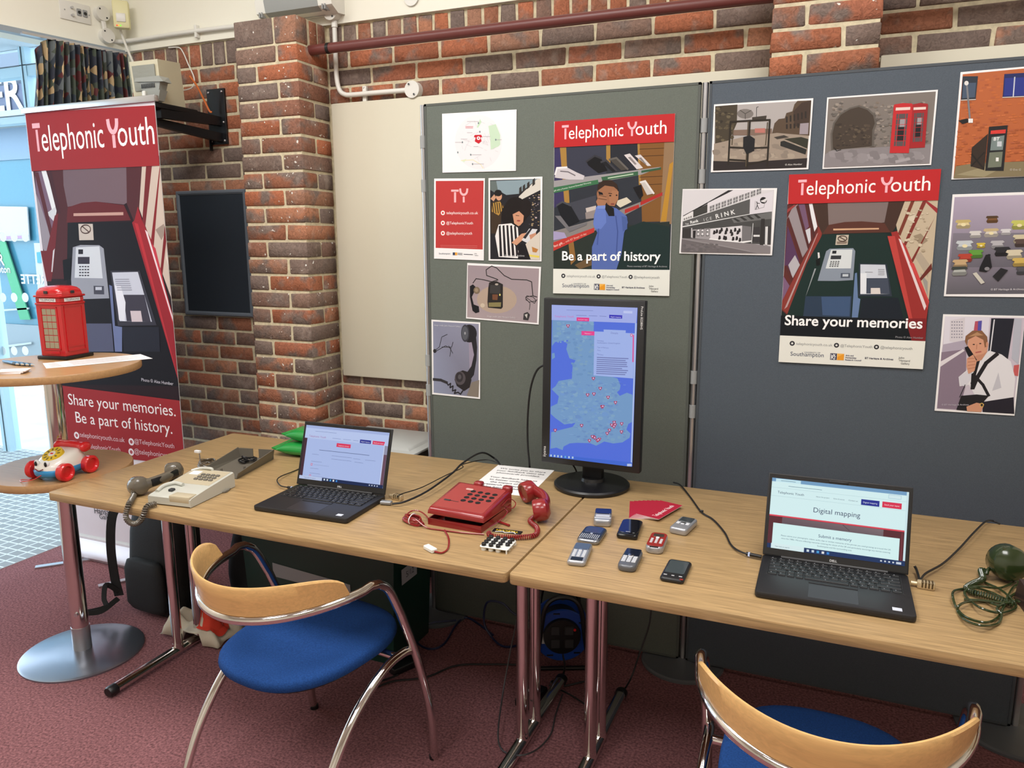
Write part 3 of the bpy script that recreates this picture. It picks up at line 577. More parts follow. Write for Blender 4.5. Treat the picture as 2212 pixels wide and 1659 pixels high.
# wordmark
def wordmark(art, p0, p1, cap, colw=(248, 242, 240), colp=(238, 176, 186)):
    """art in metres: p0 baseline start, p1 baseline end, cap height"""
    p0 = Vector(p0); p1 = Vector(p1); d = (p1-p0); Wd = d.length; d.normalize(); n = Vector((d.y, -d.x))
    def R(u0, v0, u1, v1, c): art.raw([p0+d*(u*Wd)+n*(v*cap) for u, v in ((u0, v0), (u1, v0), (u1, v1), (u0, v1))], c)
    R(.0, .86, .068, 1.04, colp); R(.026, 0, .045, .8, colp)
    k = (art.w, art.h)
    def tx(s_, u0, u1):
        a = p0+d*(u0*Wd); b = p0+d*(u1*Wd); H = art.H; art.H = None; art.text(s_, a.x/k[0], a.y/k[1], colw, end=(b.x/k[0], b.y/k[1]), size=cap*1.37); art.H = H
    tx('elephonic', .07, .60); tx('outh', .715, 1.0)
    pts = []
    for i in range(13): a = pi+pi*i/12; pts.append(p0+d*((.682+.035*math.cos(a))*Wd)+n*((.92+.42*math.sin(a))*cap))
    H = art.H; art.H = None
    art.line([(p.x/k[0], p.y/k[1]) for p in pts], cap*.16, colp); q = [p0+d*(.682*Wd)+n*(v*cap) for v in (.0, .36)]; art.line([(p.x/k[0], p.y/k[1]) for p in q], cap*.15, colp); art.H = H
wordmark(A, Bq(77, 328), Bq(336, 311), .118)
btext('Photo © Alex Humber', 307, 823, 376, 832, (205, 200, 210)); btext('Share your memories.', 150, 873, 381, 899, (242, 234, 234)); btext('Be a part of history.', 166, 912, 374, 937, (242, 234, 234))
def bicon(px, py, r=6.5):
    c = Bq(px, py); q = [(c[0]+.0175*math.cos(a), c[1]+.0175*math.sin(a)) for a in [2*pi*i/20 for i in range(20)]]; A.raw(q, (232, 220, 224)); q = [(c[0]+.009*math.cos(a), c[1]+.009*math.sin(a)) for a in [2*pi*i/12 for i in range(12)]]; A.raw(q, (170, 80, 86))
for s_, x, y, x1, y1 in (('telephonicyouth.co.uk', 174, 943, 271, 955), ('@TelephonicYouth', 292, 957, 378, 968), ('@TelephonicYouth', 180, 966, 262, 976), ('@telephonicyouth', 292, 979, 380, 990)): bicon(x-7, y-3); btext(s_, x, y, x1, y1, (222, 190, 196))
btext('John', 200, 1090, 222, 1093, (40, 40, 44)); btext('Hansard', 206, 1108, 249, 1113, (40, 40, 44)); btext('Gallery', 217, 1120, 250, 1124, (40, 40, 44))
A.build('printed_image', BANNER_PRINT, BN, Matrix.Translation((-bw/2, -.0012, bzt)) @ FACE)
# ------------------------------------------------------------------ prints pinned on the boards
def sheet(name, label, cat, quad, crop, w, h, x, z, th, draw, m=PRINT, base=(232, 230, 230), y=-.0008, group=None):
    """flat sheet w x h, top left at (x,z) on the board, turned by th; quad = its corners in the drawing coordinates"""
    t = thing(name, label, cat, (x, y, z), group=group, rot=(0, -th, 0))
    MB().box(0, w, -.0004, .0004, -h, 0).build('sheet', mat('photo_paper', (232, 230, 230), .5), t)
    A = Art(w, h, quad); A.uv(0, 0, 1, 1, base); draw(A); A.build('printed_image', m, t, Matrix.Translation((0, -.0005, 0)) @ FACE); return t
def cq(pts): return pts
# map
def d_map(A):
    cx, cy, a, b = 484, 385, 186, 212
    A.ell(cx, cy, a, b, (226, 222, 224), 40)
    A.poly([(562, 260), (620, 245), (655, 330), (655, 405), (640, 420), (580, 445), (575, 350)], (190, 212, 186)); A.poly([(470, 270), (497, 205), (508, 230), (480, 275)], (188, 214, 184)); A.poly([(345, 530), (390, 515), (370, 545)], (205, 222, 200))
    for l in ([(345, 530), (440, 525), (500, 560), (520, 590)], ): A.line(l, .0022, (226, 214, 170))
    rnd = random.Random(3)
    for i in range(34):
        an = rnd.uniform(0, 6.28); r = rnd.uniform(.1, .85); x = cx+a*r*math.cos(an); y = cy+b*r*math.sin(an); q = rnd.choice((.4, 1.9, 2.6, 1.2)); l = rnd.uniform(15, 50)
        A.line([(x, y), (x+l*math.cos(q), y+l*math.sin(q))], .0007, (188, 184, 190), i == 0)
    for x, y, l in ((395, 225, 90), (300, 388, 60), (520, 342, 55), (425, 484, 80), (435, 556, 90), (345, 362, 50), (395, 312, 40), (445, 420, 35), (620, 367, 45)): A.line([(x, y), (x+l, y)], .0014, (165, 160, 166), False)
    A.line([(382, 265), (442, 265)], .0016, (205, 90, 100)); A.line([(382, 275), (440, 275)], .0016, (205, 90, 100), False)
    for x, y in ((484, 238), (495, 305), (357, 387), (320, 466), (422, 484), (436, 557), (620, 367)): A.ell(x, y, 5, 8, (110, 125, 130), 10)
    A.polys([[(447, 345), (455, 330), (505, 328), (514, 345), (500, 350), (508, 378), (485, 398), (455, 380), (462, 350)]], (190, 30, 44)); A.ell(484, 355, 14, 14, (240, 235, 235), 14); A.ell(484, 355, 6, 6, (190, 30, 44), 10)
K1 = None
sheet('map_print', 'white sheet with circular street map and red telephone marker', 'map', [(197, 165), (783, 132), (778, 610), (197, 626)], None, .297, .21, .0793, 1.9972, -.0139, d_map)
# contact sheet
def icon(A, x, y, r, col, inner): A.ell(x, y, r, r*1.12, col, 18); A.ell(x, y, r*.5, r*.55, inner, 12)
def logos(A, q, dk=(60, 66, 78)):
    """q: function (u,v)->drawing coords inside the logo strip"""
def d_ty(A):
    A.poly([(148, 688), (527, 686), (518, 1222), (146, 1212)], (180, 56, 55))
    pk = (238, 176, 180)
    for p in ([(270, 756), (330, 756), (330, 772), (270, 772)], [(293, 776), (309, 776), (309, 856), (293, 856)], [(362, 810), (377, 810), (377, 856), (362, 856)]): A.poly(p, pk)
    A.line([(342, 752)]+[(370+27*math.cos(pi-pi*i/8), 762+34*math.sin(pi*i/8)) for i in range(9)]+[(398, 752)], .0078, pk)
    for y, s_, x1 in ((948, 'telephonicyouth.co.uk', 482), (1027, '@TelephonicYouth', 442), (1107, '@telephonicyouth', 436)): icon(A, 204, y-10, 16, (240, 228, 226), (196, 60, 58)); A.text(s_, 232, y, (244, 232, 230), x1=x1)
    for y in (1192, 1205): A.line([(185, y), (475, y+3)], .0012, (214, 120, 116))
    A.text('Southampton', 172, 1262, (60, 66, 90), x1=262); A.rect(282, 1246, 300, 1268, (50, 60, 90)); A.rect(300, 1246, 318, 1268, (226, 160, 60)); A.line([(322, 1252), (358, 1253)], .002, (90, 90, 100)); A.line([(322, 1262), (358, 1263)], .002, (90, 90, 100)); A.line([(370, 1260), (440, 1262)], .0022, (70, 70, 80)); A.text('John', 452, 1258, (50, 50, 55), x1=472); A.text('Gallery', 456, 1272, (50, 50, 55), x1=484)
sheet('contact_print', 'small red contact sheet with TY monogram and web addresses', 'poster', [(135, 669), (537, 667), (526, 1307), (133, 1296)], None, .21, .297, .0407, 1.7672, -.0264, d_ty)
# woman with striped shirt
def d_woman(A):
    A.poly([(571, 685), (970, 672), (962, 1300), (573, 1298)], (34, 33, 38))
    A.poly([(620, 690), (940, 676), (800, 790), (700, 800), (590, 740)], (132, 150, 158)); A.poly([(800, 810), (940, 676), (970, 672), (968, 760), (790, 850)], (205, 200, 190)); A.poly([(571, 690), (620, 690), (640, 800), (571, 760)], (96, 106, 104))
    for x in (800, 828, 862, 905): A.poly([(x, 790-(x-800)*.55), (x+22, 772-(x-800)*.55), (x+20, 730-(x-800)*.62), (x+2, 745-(x-800)*.6)], (52, 48, 46))
    A.speck((880, 790, 965, 1040), 60, [(120, 100, 70), (70, 66, 76), (160, 140, 110), (40, 40, 50), (190, 170, 170)], 3, 10, 5)
    A.poly([(575, 860), (640, 840), (690, 890), (660, 960), (655, 1100), (580, 1100)], (60, 46, 34)); A.poly([(590, 865), (650, 850), (680, 900), (640, 960), (585, 930)], (170, 130, 60))
    for i in range(5): A.line([(590+i*18, 862), (600+i*18, 940)], .0035, (40, 34, 30), i == 0)
    A.ell(642, 810, 24, 34, (200, 150, 120), 14); A.ell(636, 785, 30, 26, (28, 24, 24), 14); A.poly([(575, 830), (605, 795), (620, 820), (600, 850)], (196, 148, 118))
    A.ell(775, 925, 95, 110, (26, 20, 20), 22); A.ell(855, 900, 42, 70, (28, 22, 22), 16); A.ell(700, 960, 40, 80, (26, 20, 20), 16)
    A.poly([(750, 950), (800, 925), (838, 960), (832, 1010), (800, 1045), (762, 1020)], (196, 142, 112)); A.ell(796, 1000, 15, 6, (150, 60, 60), 10); A.line([(775, 958), (800, 962)], .002, (40, 26, 24)); A.poly([(735, 1020), (790, 1045), (785, 1060), (735, 1045)], (40, 36, 38))
    A.poly([(640, 1030), (740, 1020), (800, 1060), (810, 1130), (760, 1180), (800, 1240), (790, 1290), (640, 1280), (612, 1120)], (226, 222, 220))
    for i in range(6): x = 630+i*30; A.poly([(x+10, 1035+abs(i-2)*4), (x+25, 1035), (x+38+i*2, 1275), (x+18+i*2, 1275)], (36, 32, 36), i == 0)
    A.poly([(740, 1170), (820, 1100), (870, 1090), (860, 1120), (780, 1190)], (200, 148, 118)); A.poly([(820, 1150), (880, 1060), (945, 1065), (880, 1180)], (205, 205, 208)); A.poly([(830, 1130), (905, 1040), (915, 1045), (850, 1140)], (40, 40, 46)); A.poly([(880, 1110), (935, 1090), (930, 1120), (890, 1150)], (190, 136, 108))
    A.poly([(850, 1180), (965, 1080), (962, 1300), (880, 1298)], (205, 195, 182)); A.poly([(900, 1200), (950, 1220), (935, 1245), (905, 1240)], (180, 120, 60)); A.poly([(880, 1260), (960, 1270), (955, 1285), (880, 1275)], (220, 200, 90)); A.poly([(800, 1180), (850, 1180), (890, 1298), (790, 1298)], (26, 24, 28))
    A.text('© Heritage & Archives', 685, 1276, (200, 200, 200), x1=842)
sheet('photo_print', 'colour photo print of woman in striped shirt holding a phone', 'photograph', [(559, 669), (985, 655), (974, 1313), (560, 1309)], None, .21, .297, .265, 1.7615, -.0075, d_woman)
def strip(A, tl, tr, br, bl):
    """white strip of contacts and partner logos along the foot of the big posters"""
    def q(u, v): return (tl[0]*(1-u)*(1-v)+tr[0]*u*(1-v)+br[0]*u*v+bl[0]*(1-u)*v, tl[1]*(1-u)*(1-v)+tr[1]*u*(1-v)+br[1]*u*v+bl[1]*(1-u)*v)
    A.poly([tl, tr, br, bl], (226, 226, 218)); dk = (70, 72, 76)
    def tx(s_, u, v, u1, c, b=False): A.text(s_, *q(u, v), c, end=q(u1, v), bold=b)
    for u, s_, u0, u1 in ((.088, 'telephonicyouth.co.uk', .115, .365), (.393, '@TelephonicYouth', .42, .64), (.668, '@telephonicyouth', .695, .915)):
        c = q(u, .28); r = Vector(A.P(q(u+.018, .28)))-Vector(A.P(c)); rr = r.length; p = Vector(A.P(c))
        A.raw([(p.x+rr*math.cos(a), p.y+rr*math.sin(a)) for a in [2*pi*i/18 for i in range(18)]], (44, 44, 50)); A.raw([(p.x+rr*.45*math.cos(a), p.y+rr*.45*math.sin(a)) for a in [2*pi*i/8 for i in range(8)]], (215, 215, 212)); tx(s_, u0, .33, u1, (124, 126, 128))
    tx('UNIVERSITY OF', .175, .62, .285, (80, 88, 110)); tx('Southampton', .08, .74, .31, (56, 66, 96))
    A.poly([q(.355, .58), q(.4, .58), q(.4, .82), q(.355, .82)], (34, 36, 66)); tx('UK', .36, .69, .395, (235, 235, 235), True); tx('RI', .36, .8, .39, (235, 235, 235), True); A.poly([q(.402, .58), q(.45, .58), q(.45, .82), q(.402, .82)], (228, 152, 44)); A.poly([q(.402, .58), q(.45, .58), q(.402, .72)], (236, 176, 80))
    for v, s_, u1 in ((.66, 'Arts and', .515), (.74, 'Humanities', .535), (.82, 'Research Council', .57)): tx(s_, .46, v, u1, (56, 58, 92), True)
    tx('BT Heritage & Archives', .595, .73, .79, (44, 48, 76), True); tx('John', .825, .66, .865, dk); tx('Hansard', .832, .76, .905, dk); tx('Gallery', .845, .86, .905, dk)
# boy in the telephone shop
def d_p1(A):
    A.poly([(1070, 432), (2012, 385), (1975, 1372), (1062, 1372)], (46, 50, 58))
    wood = (160, 122, 62)
    A.poly([(1075, 432), (1115, 430), (1150, 860), (1066, 900)], (58, 52, 90)); A.poly([(1115, 432), (1165, 430), (1190, 860), (1150, 860)], wood); A.poly([(1165, 430), (1480, 415), (1480, 640), (1175, 700)], (56, 58, 72)); A.poly([(1480, 415), (1512, 412), (1512, 560), (1480, 580)], wood); A.poly([(1512, 412), (1730, 402), (1730, 620), (1512, 600)], (40, 42, 50)); A.poly([(1725, 402), (1742, 400), (1755, 720), (1735, 720)], wood)
    A.poly([(1742, 400), (1940, 390), (1925, 1000), (1760, 1005)], (124, 84, 44)); 
    for y in (445, 500, 660, 720): A.line([(1742, y), (1935, y-8)], .002, (70, 46, 28), y == 445)
    A.poly([(1935, 390), (2012, 385), (1990, 1020), (1900, 1020)], (140, 112, 84)); A.poly([(1975, 560), (2005, 540), (1950, 1000), (1905, 1000)], (176, 130, 50))
    A.poly([(1155, 870), (1400, 800), (1400, 960), (1240, 1000)], (64, 66, 76)); A.poly([(1062, 1090), (1975, 1000), (1975, 1372), (1062, 1372)], (40, 48, 44)); A.poly([(1620, 1060), (1770, 1000), (1975, 1040), (1975, 1372), (1560, 1372)], (28, 46, 46))
    A.poly([(1180, 1160), (1220, 1150), (1240, 1300), (1200, 1340)], (140, 100, 54)); A.poly([(1230, 1340), (1400, 1250), (1400, 1330), (1270, 1372)], (104, 82, 56))
    A.poly([(1066, 690), (1450, 640), (1760, 600), (1910, 580), (1760, 640), (1420, 700), (1066, 740)], (150, 146, 148)); A.poly([(1066, 740), (1415, 680), (1420, 712), (1066, 785)], (58, 108, 74)); A.poly([(1440, 660), (1730, 615), (1730, 645), (1450, 690)], (56, 96, 68)); A.poly([(1755, 610), (1910, 585), (1910, 600), (1755, 628)], (52, 88, 64))
    A.text('gift with a Premier Assured Extended Warranty', 1068, 772, (214, 226, 214), end=(1362, 706)); A.line([(1495, 668), (1690, 636)], .004, (176, 196, 170))
    A.poly([(1062, 1080), (1400, 985), (1930, 780), (1920, 800), (1400, 1070), (1062, 1180)], (130, 124, 122)); A.poly([(1062, 1165), (1385, 1050), (1385, 1085), (1062, 1232)], (184, 56, 50)); A.poly([(1625, 910), (1735, 870), (1738, 895), (1625, 940)], (170, 48, 44)); A.poly([(1748, 850), (1920, 775), (1920, 800), (1748, 878)], (168, 46, 42))
    A.text('fect gift...', 1068, 1205, (240, 225, 215), end=(1152, 1172)); A.text('with BT Shops 14 day', 1160, 1168, (226, 190, 176), end=(1325, 1102))
    def ph(pts, c, hl): A.poly(pts, c); A.line([pts[0], pts[1], pts[2]], .006, hl)
    ph([(1078, 640), (1092, 590), (1170, 585), (1250, 625), (1310, 650), (1300, 680), (1190, 680), (1075, 665)], (196, 190, 194), (226, 222, 224)); A.line([(1120, 615), (1180, 620), (1235, 648)], .004, (110, 104, 110))
    ph([(1325, 540), (1390, 495), (1440, 515), (1490, 610), (1420, 630), (1340, 570)], (22, 22, 26), (52, 52, 58)); ph([(1440, 545), (1480, 530), (1560, 610), (1530, 620)], (30, 30, 34), (60, 60, 66)); ph([(1505, 525), (1560, 512), (1650, 600), (1600, 610)], (70, 66, 62), (96, 92, 88))
    for o in (0, 84): A.poly([(1620+o, 490+o*.06), (1665+o, 478+o*.1), (1770+o*.75, 590-o*.2), (1720+o, 600-o*.3)], (205, 198, 198)); A.poly([(1650+o, 508+o*.06), (1670+o, 503+o*.06), (1720+o*.9, 560), (1705+o, 565)], (130, 122, 122))
    ph([(1748, 700), (1785, 690), (1852, 785), (1800, 798)], (190, 184, 180), (215, 210, 208)); A.poly([(1570, 840), (1640, 815), (1680, 850), (1590, 895), (1560, 870)], (204, 196, 176)); A.poly([(1690, 740), (1755, 720), (1770, 800), (1740, 830)], (24, 24, 28)); A.poly([(1318, 900), (1400, 880), (1400, 940), (1330, 960)], (190, 180, 174)); A.poly([(1315, 935), (1400, 910), (1400, 975), (1320, 985)], (140, 130, 128))
    ph([(1090, 880), (1135, 852), (1200, 880), (1270, 1000), (1180, 1040), (1120, 960)], (26, 28, 34), (70, 72, 80)); A.poly([(1075, 960), (1120, 960), (1190, 1050), (1330, 1010), (1325, 1030), (1190, 1085)], (110, 108, 112)); A.poly([(1062, 1080), (1150, 1090), (1170, 1130), (1062, 1150)], (160, 150, 186))
    # boy
    A.poly([(1410, 880), (1470, 875), (1560, 900), (1640, 960), (1650, 1010), (1620, 1090), (1600, 1250), (1560, 1372), (1365, 1372), (1368, 1200), (1410, 1090), (1378, 1020), (1385, 950)], (84, 104, 168)); A.poly([(1378, 1020), (1400, 890), (1475, 885), (1480, 1010), (1440, 1060), (1390, 1060)], (98, 120, 188)); A.line([(1555, 960), (1570, 1080), (1560, 1250)], .004, (64, 82, 142)); A.line([(1420, 1060), (1410, 1180)], .004, (66, 84, 146)); A.poly([(1600, 960), (1645, 970), (1645, 1060), (1610, 1080)], (72, 92, 150))
    A.ell(1490, 790, 84, 95, (150, 104, 76), 26); A.poly([(1410, 780), (1415, 720), (1455, 685), (1520, 682), (1565, 715), (1575, 765), (1540, 735), (1470, 725), (1420, 760)], (52, 38, 32)); A.poly([(1530, 760), (1578, 770), (1575, 830), (1545, 885), (1510, 880), (1500, 800)], (160, 112, 82)); A.ell(1512, 803, 9, 6, (40, 28, 26), 10); A.ell(1562, 800, 7, 6, (40, 28, 26), 10); A.ell(1530, 868, 17, 8, (130, 72, 62), 10); A.line([(1500, 786), (1525, 788)], .0025, (50, 36, 30))
    A.poly([(1418, 770), (1450, 780), (1490, 870), (1540, 900), (1545, 960), (1500, 960), (1440, 850)], (26, 26, 30)); A.poly([(1400, 850), (1430, 795), (1480, 800), (1490, 840), (1470, 880), (1415, 885)], (158, 112, 84)); A.line([(1425, 800), (1480, 812)], .003, (110, 74, 54)); A.line([(1418, 825), (1484, 835)], .003, (110, 74, 54)); A.poly([(1408, 882), (1475, 878), (1472, 905), (1412, 905)], (116, 138, 200))
    A.poly([(1075, 232), (2022, 170), (2012, 388), (1070, 432)], REDP)
    wordmark(A, A.P((1132, 370)), A.P((1952, 325)), .045)
    A.text('Be a part of history', 1132, 1303, (246, 246, 246), x1=1905, bold=True); A.text('Photo courtesy of BT Heritage & Archives', 1645, 1352, (170, 172, 176), x1=1955)
    strip(A, (1062, 1370), (1975, 1376), (1972, 1573), (1060, 1560))
sheet('poster', 'large Telephonic Youth poster of boy in telephone shop above monitor', 'poster', [(1070, 232), (2020, 172), (1972, 1573), (1060, 1560)], None, .42, .594, .5178, 1.9435, .0015, d_p1, GLOSS)
# old telephone with dial
def d_dial(A):
    A.poly([(410, 48), (978, 75), (960, 505), (400, 462)], [(150, 136, 142), (158, 142, 146), (160, 146, 150), (164, 148, 150)]); A.ell(640, 320, 160, 110, (172, 152, 136), 24)
    k = (34, 32, 34)
    A.line([(450, 190), (475, 155), (540, 165), (600, 180), (650, 165), (640, 158), (560, 130), (556, 85), (600, 55), (640, 70), (700, 130), (760, 160), (880, 165), (918, 180), (928, 290), (960, 300)], .0032, k); A.line([(900, 400), (905, 350), (870, 310), (880, 290), (930, 300), (955, 330), (900, 340), (870, 320)], .0022, k); A.line([(925, 290), (870, 300), (940, 350), (960, 320)], .0022, k)
    A.poly([(580, 185), (640, 175), (690, 200), (688, 380), (675, 395), (570, 385), (565, 340), (572, 230)], (40, 36, 36)); A.poly([(590, 205), (670, 205), (668, 275), (585, 270)], (58, 56, 56)); A.poly([(605, 280), (650, 280), (645, 325), (605, 322)], (110, 70, 50)); A.poly([(575, 345), (675, 342), (672, 378), (575, 378)], (130, 120, 80)); A.ell(665, 283, 6, 9, (220, 210, 120), 8); A.ell(640, 200, 14, 8, (170, 160, 150), 10)
    A.poly([(425, 215), (450, 200), (475, 225), (455, 270), (440, 300), (455, 360), (495, 375), (500, 420), (470, 430), (445, 410), (425, 300)], (24, 24, 28)); A.ell(480, 248, 26, 28, (120, 104, 84), 16); A.ell(478, 246, 14, 16, (150, 132, 110), 12); A.ell(526, 368, 18, 18, (196, 180, 160), 14); A.poly([(855, 430), (885, 418), (905, 440), (890, 485), (850, 480)], (54, 52, 54)); A.poly([(862, 440), (885, 432), (880, 470)], (190, 186, 180)); A.text('Image credit: John Hansard Gallery', 562, 458, (206, 198, 200), end=(788, 470))
sheet('photo_print', 'tilted photo print of an old black telephone base and handset', 'photograph', [(405, 30), (993, 62), (973, 518), (392, 472)], None, .297, .21, .1742, 1.4553, -.04, d_dial)
def d_hand(A):
    A.poly([(128, 495), (503, 512), (496, 1098), (131, 1066)], [(132, 134, 156), (140, 140, 160), (120, 118, 134), (140, 146, 170)]); A.poly([(440, 980), (503, 960), (496, 1098), (400, 1085)], (128, 118, 108)); k = (40, 38, 42)
    A.poly([(420, 660), (470, 660), (455, 860), (425, 900)], (150, 140, 158)); A.poly([(440, 640), (480, 610), (488, 700), (482, 800), (460, 920), (430, 960), (405, 900), (440, 850), (462, 760)], k)
    A.ell(425, 590, 62, 72, (36, 34, 38), 24); A.ell(392, 588, 34, 70, (58, 58, 66), 20); A.ell(390, 588, 26, 56, (84, 86, 94), 18); A.ell(390, 588, 7, 12, (150, 150, 156), 10)
    A.poly([(320, 905), (370, 885), (420, 900), (440, 960), (425, 1020), (380, 1050), (320, 1010), (302, 960)], (42, 38, 40)); A.ell(348, 948, 44, 54, (80, 74, 78), 20); A.ell(342, 940, 30, 40, (52, 48, 52), 18); A.ell(344, 938, 14, 20, (86, 82, 86), 12)
    A.line([(131, 960), (190, 965), (240, 985)], .011, (52, 50, 54)); A.line([(240, 985), (250, 1005), (270, 990), (265, 1025), (290, 1010), (285, 1050), (312, 1040), (300, 1070), (330, 1060), (350, 1075), (370, 1045)], .005, k)
    A.ell(142, 733, 14, 16, k, 12); A.line([(140, 732), (180, 700), (200, 620), (245, 598)], .002, k); A.line([(150, 735), (230, 690), (275, 710), (265, 775)], .002, k); A.line([(200, 700), (280, 700), (292, 660)], .002, k); A.line([(255, 690), (290, 750)], .002, k); A.text('Image credit: John Hansard Gallery', 140, 530, (205, 205, 214), end=(355, 540))
sheet('photo_print', 'photo print of black handset with curly cord at lower left', 'photograph', [(115, 481), (515, 500), (508, 1111), (119, 1079)], None, .21, .297, .0155, 1.2354, -.014, d_hand)
# board two photographs
def d_kx(A):
    A.poly([(400, 302), (960, 266), (930, 655), (382, 676)], (168, 162, 160)); A.poly([(400, 302), (530, 292), (525, 400), (480, 500), (395, 560)], (66, 58, 46)); A.speck((402, 305, 500, 520), 40, [(86, 76, 58), (50, 44, 36), (100, 90, 70)], 5, 14, 4)
    A.ell(575, 345, 48, 28, (118, 112, 108), 18); A.line([(575, 375), (575, 345), (545, 325)], .002, (70, 66, 62)); A.line([(575, 345), (610, 325)], .002, (70, 66, 62)); A.line([(640, 365), (642, 308), (652, 304)], .0016, (60, 60, 62))
    A.poly([(730, 460), (745, 400), (770, 375), (805, 370), (815, 340), (850, 330), (862, 290), (880, 270), (960, 267), (948, 470), (760, 462)], (84, 68, 54)); A.poly([(855, 330), (905, 280), (958, 268), (945, 400), (860, 420)], (64, 50, 42)); 
    for x in range(6): A.rect(812+x*22, 360-x*6, 822+x*22, 395-x*5, (44, 38, 34), x == 0); A.rect(812+x*22, 405-x*2, 822+x*22, 432-x*2, (44, 38, 34), False)
    A.poly([(895, 400), (945, 396), (940, 462), (890, 462)], (150, 140, 146)); A.poly([(615, 365), (700, 355), (695, 380), (615, 385)], (60, 54, 48)); A.poly([(500, 440), (730, 430), (730, 470), (500, 470)], (120, 100, 88)); A.poly([(630, 430), (690, 428), (690, 455), (630, 455)], (176, 110, 100))
    A.poly([(390, 520), (560, 480), (760, 455), (945, 470), (930, 610), (384, 650)], (150, 136, 122)); A.speck((400, 520, 900, 600), 40, [(162, 148, 132), (134, 122, 110)], 10, 26, 8); A.poly([(740, 480), (800, 468), (830, 480), (760, 492)], (60, 54, 50)); A.poly([(800, 490), (900, 478), (942, 490), (935, 545), (900, 530)], (50, 50, 40)); A.poly([(780, 505), (800, 500), (932, 550), (925, 580), (778, 530)], (40, 40, 38))
    A.poly([(384, 620), (600, 625), (935, 600), (930, 655), (382, 676)], (44, 38, 38)); fr = (40, 34, 28)
    for l in ([(488, 392), (472, 640)], [(602, 385), (582, 660)], [(718, 380), (700, 650)], [(488, 392), (602, 385)], [(606, 385), (718, 380)], [(480, 540), (590, 545)], [(592, 545), (710, 540)], [(474, 612), (584, 618)], [(590, 640), (700, 615)]): A.line(l, .0055, fr)
    for l in ([(505, 405), (495, 525)], [(705, 395), (692, 525)], [(592, 390), (575, 650)]): A.line(l, .003, (80, 70, 54))
    A.poly([(562, 480), (600, 470), (630, 490), (625, 560), (580, 580), (560, 540)], (30, 30, 32)); A.text('© Alex Humber', 805, 645, (214, 210, 205), end=(905, 640))
sheet('photo_print', 'photo print of two dark glass phone kiosks on a street', 'photograph', [(393, 292), (972, 254), (941, 665), (368, 686)], None, .297, .21, 1.0609, 1.9641, -.0049, d_kx)
def d_red(A):
    A.poly([(1063, 258), (1690, 218), (1656, 632), (1034, 655)], (120, 112, 106)); A.speck((1080, 275, 1640, 530), 280, [(134, 124, 116), (104, 98, 92), (148, 138, 128), (92, 86, 82), (120, 108, 98)], 5, 13, 11)
    A.poly([(1040, 580), (1085, 555), (1330, 540), (1665, 520), (1656, 632), (1034, 655)], (132, 126, 128)); A.speck((1090, 575, 1600, 620), 40, [(140, 134, 136), (122, 116, 118), (150, 144, 146)], 14, 40, 12); A.polys([[(1455, 615), (1540, 598), (1545, 612), (1458, 632)]], (160, 154, 156))
    ar = [(1088, 550), (1085, 460), (1100, 400), (1135, 350), (1190, 318), (1240, 305), (1290, 322), (1325, 355), (1335, 400), (1320, 440), (1318, 530)]
    A.line(ar, .009, (92, 86, 80)); A.poly(ar, (66, 56, 48)); A.speck((1110, 400, 1300, 530), 70, [(78, 66, 56), (54, 46, 40), (90, 78, 64)], 5, 12, 14); A.line([(1095, 540), (1110, 560), (1135, 552)], .002, (40, 36, 34))
    for (a, b, c, d, dk) in (((1550, 300), (1645, 296), (1628, 540), (1538, 545), (156, 36, 40)), ((1445, 300), (1556, 295), (1535, 572), (1422, 572), (186, 42, 46))):
        A.poly([a, (a[0]+4, a[1]-8), ((a[0]+b[0])/2, a[1]-16), (b[0]-4, b[1]-8), b, c, d], dk)
        def q(u, v, a=a, b=b, c=c, d=d): return (a[0]*(1-u)*(1-v)+b[0]*u*(1-v)+c[0]*u*v+d[0]*(1-u)*v, a[1]*(1-u)*(1-v)+b[1]*u*(1-v)+c[1]*u*v+d[1]*(1-u)*v)
        A.poly([q(.12, .04), q(.88, .04), q(.88, .1), q(.12, .1)], (222, 200, 192)); A.poly([q(.17, .17), q(.8, .17), q(.8, .86), q(.17, .86)], (86, 76, 78)); A.poly([q(.3, .45), q(.65, .45), q(.65, .75), q(.3, .75)], (30, 30, 34)); A.poly([q(.4, .28), q(.7, .28), q(.7, .45), q(.4, .45)], (150, 146, 150))
        for v in (.17, .285, .4, .515, .63, .745, .86): A.line([q(.17, v), q(.8, v)], .0014, dk, v == .17)
        for u in (.17, .3, .67, .8): A.line([q(u, .17), q(u, .86)], .0014, dk, False)
sheet('photo_print', 'photo print of two red phone boxes beside a stone arch', 'photograph', [(1055, 250), (1702, 208), (1666, 641), (1025, 665)], None, .297, .21, 1.397, 1.9618, .002, d_red)
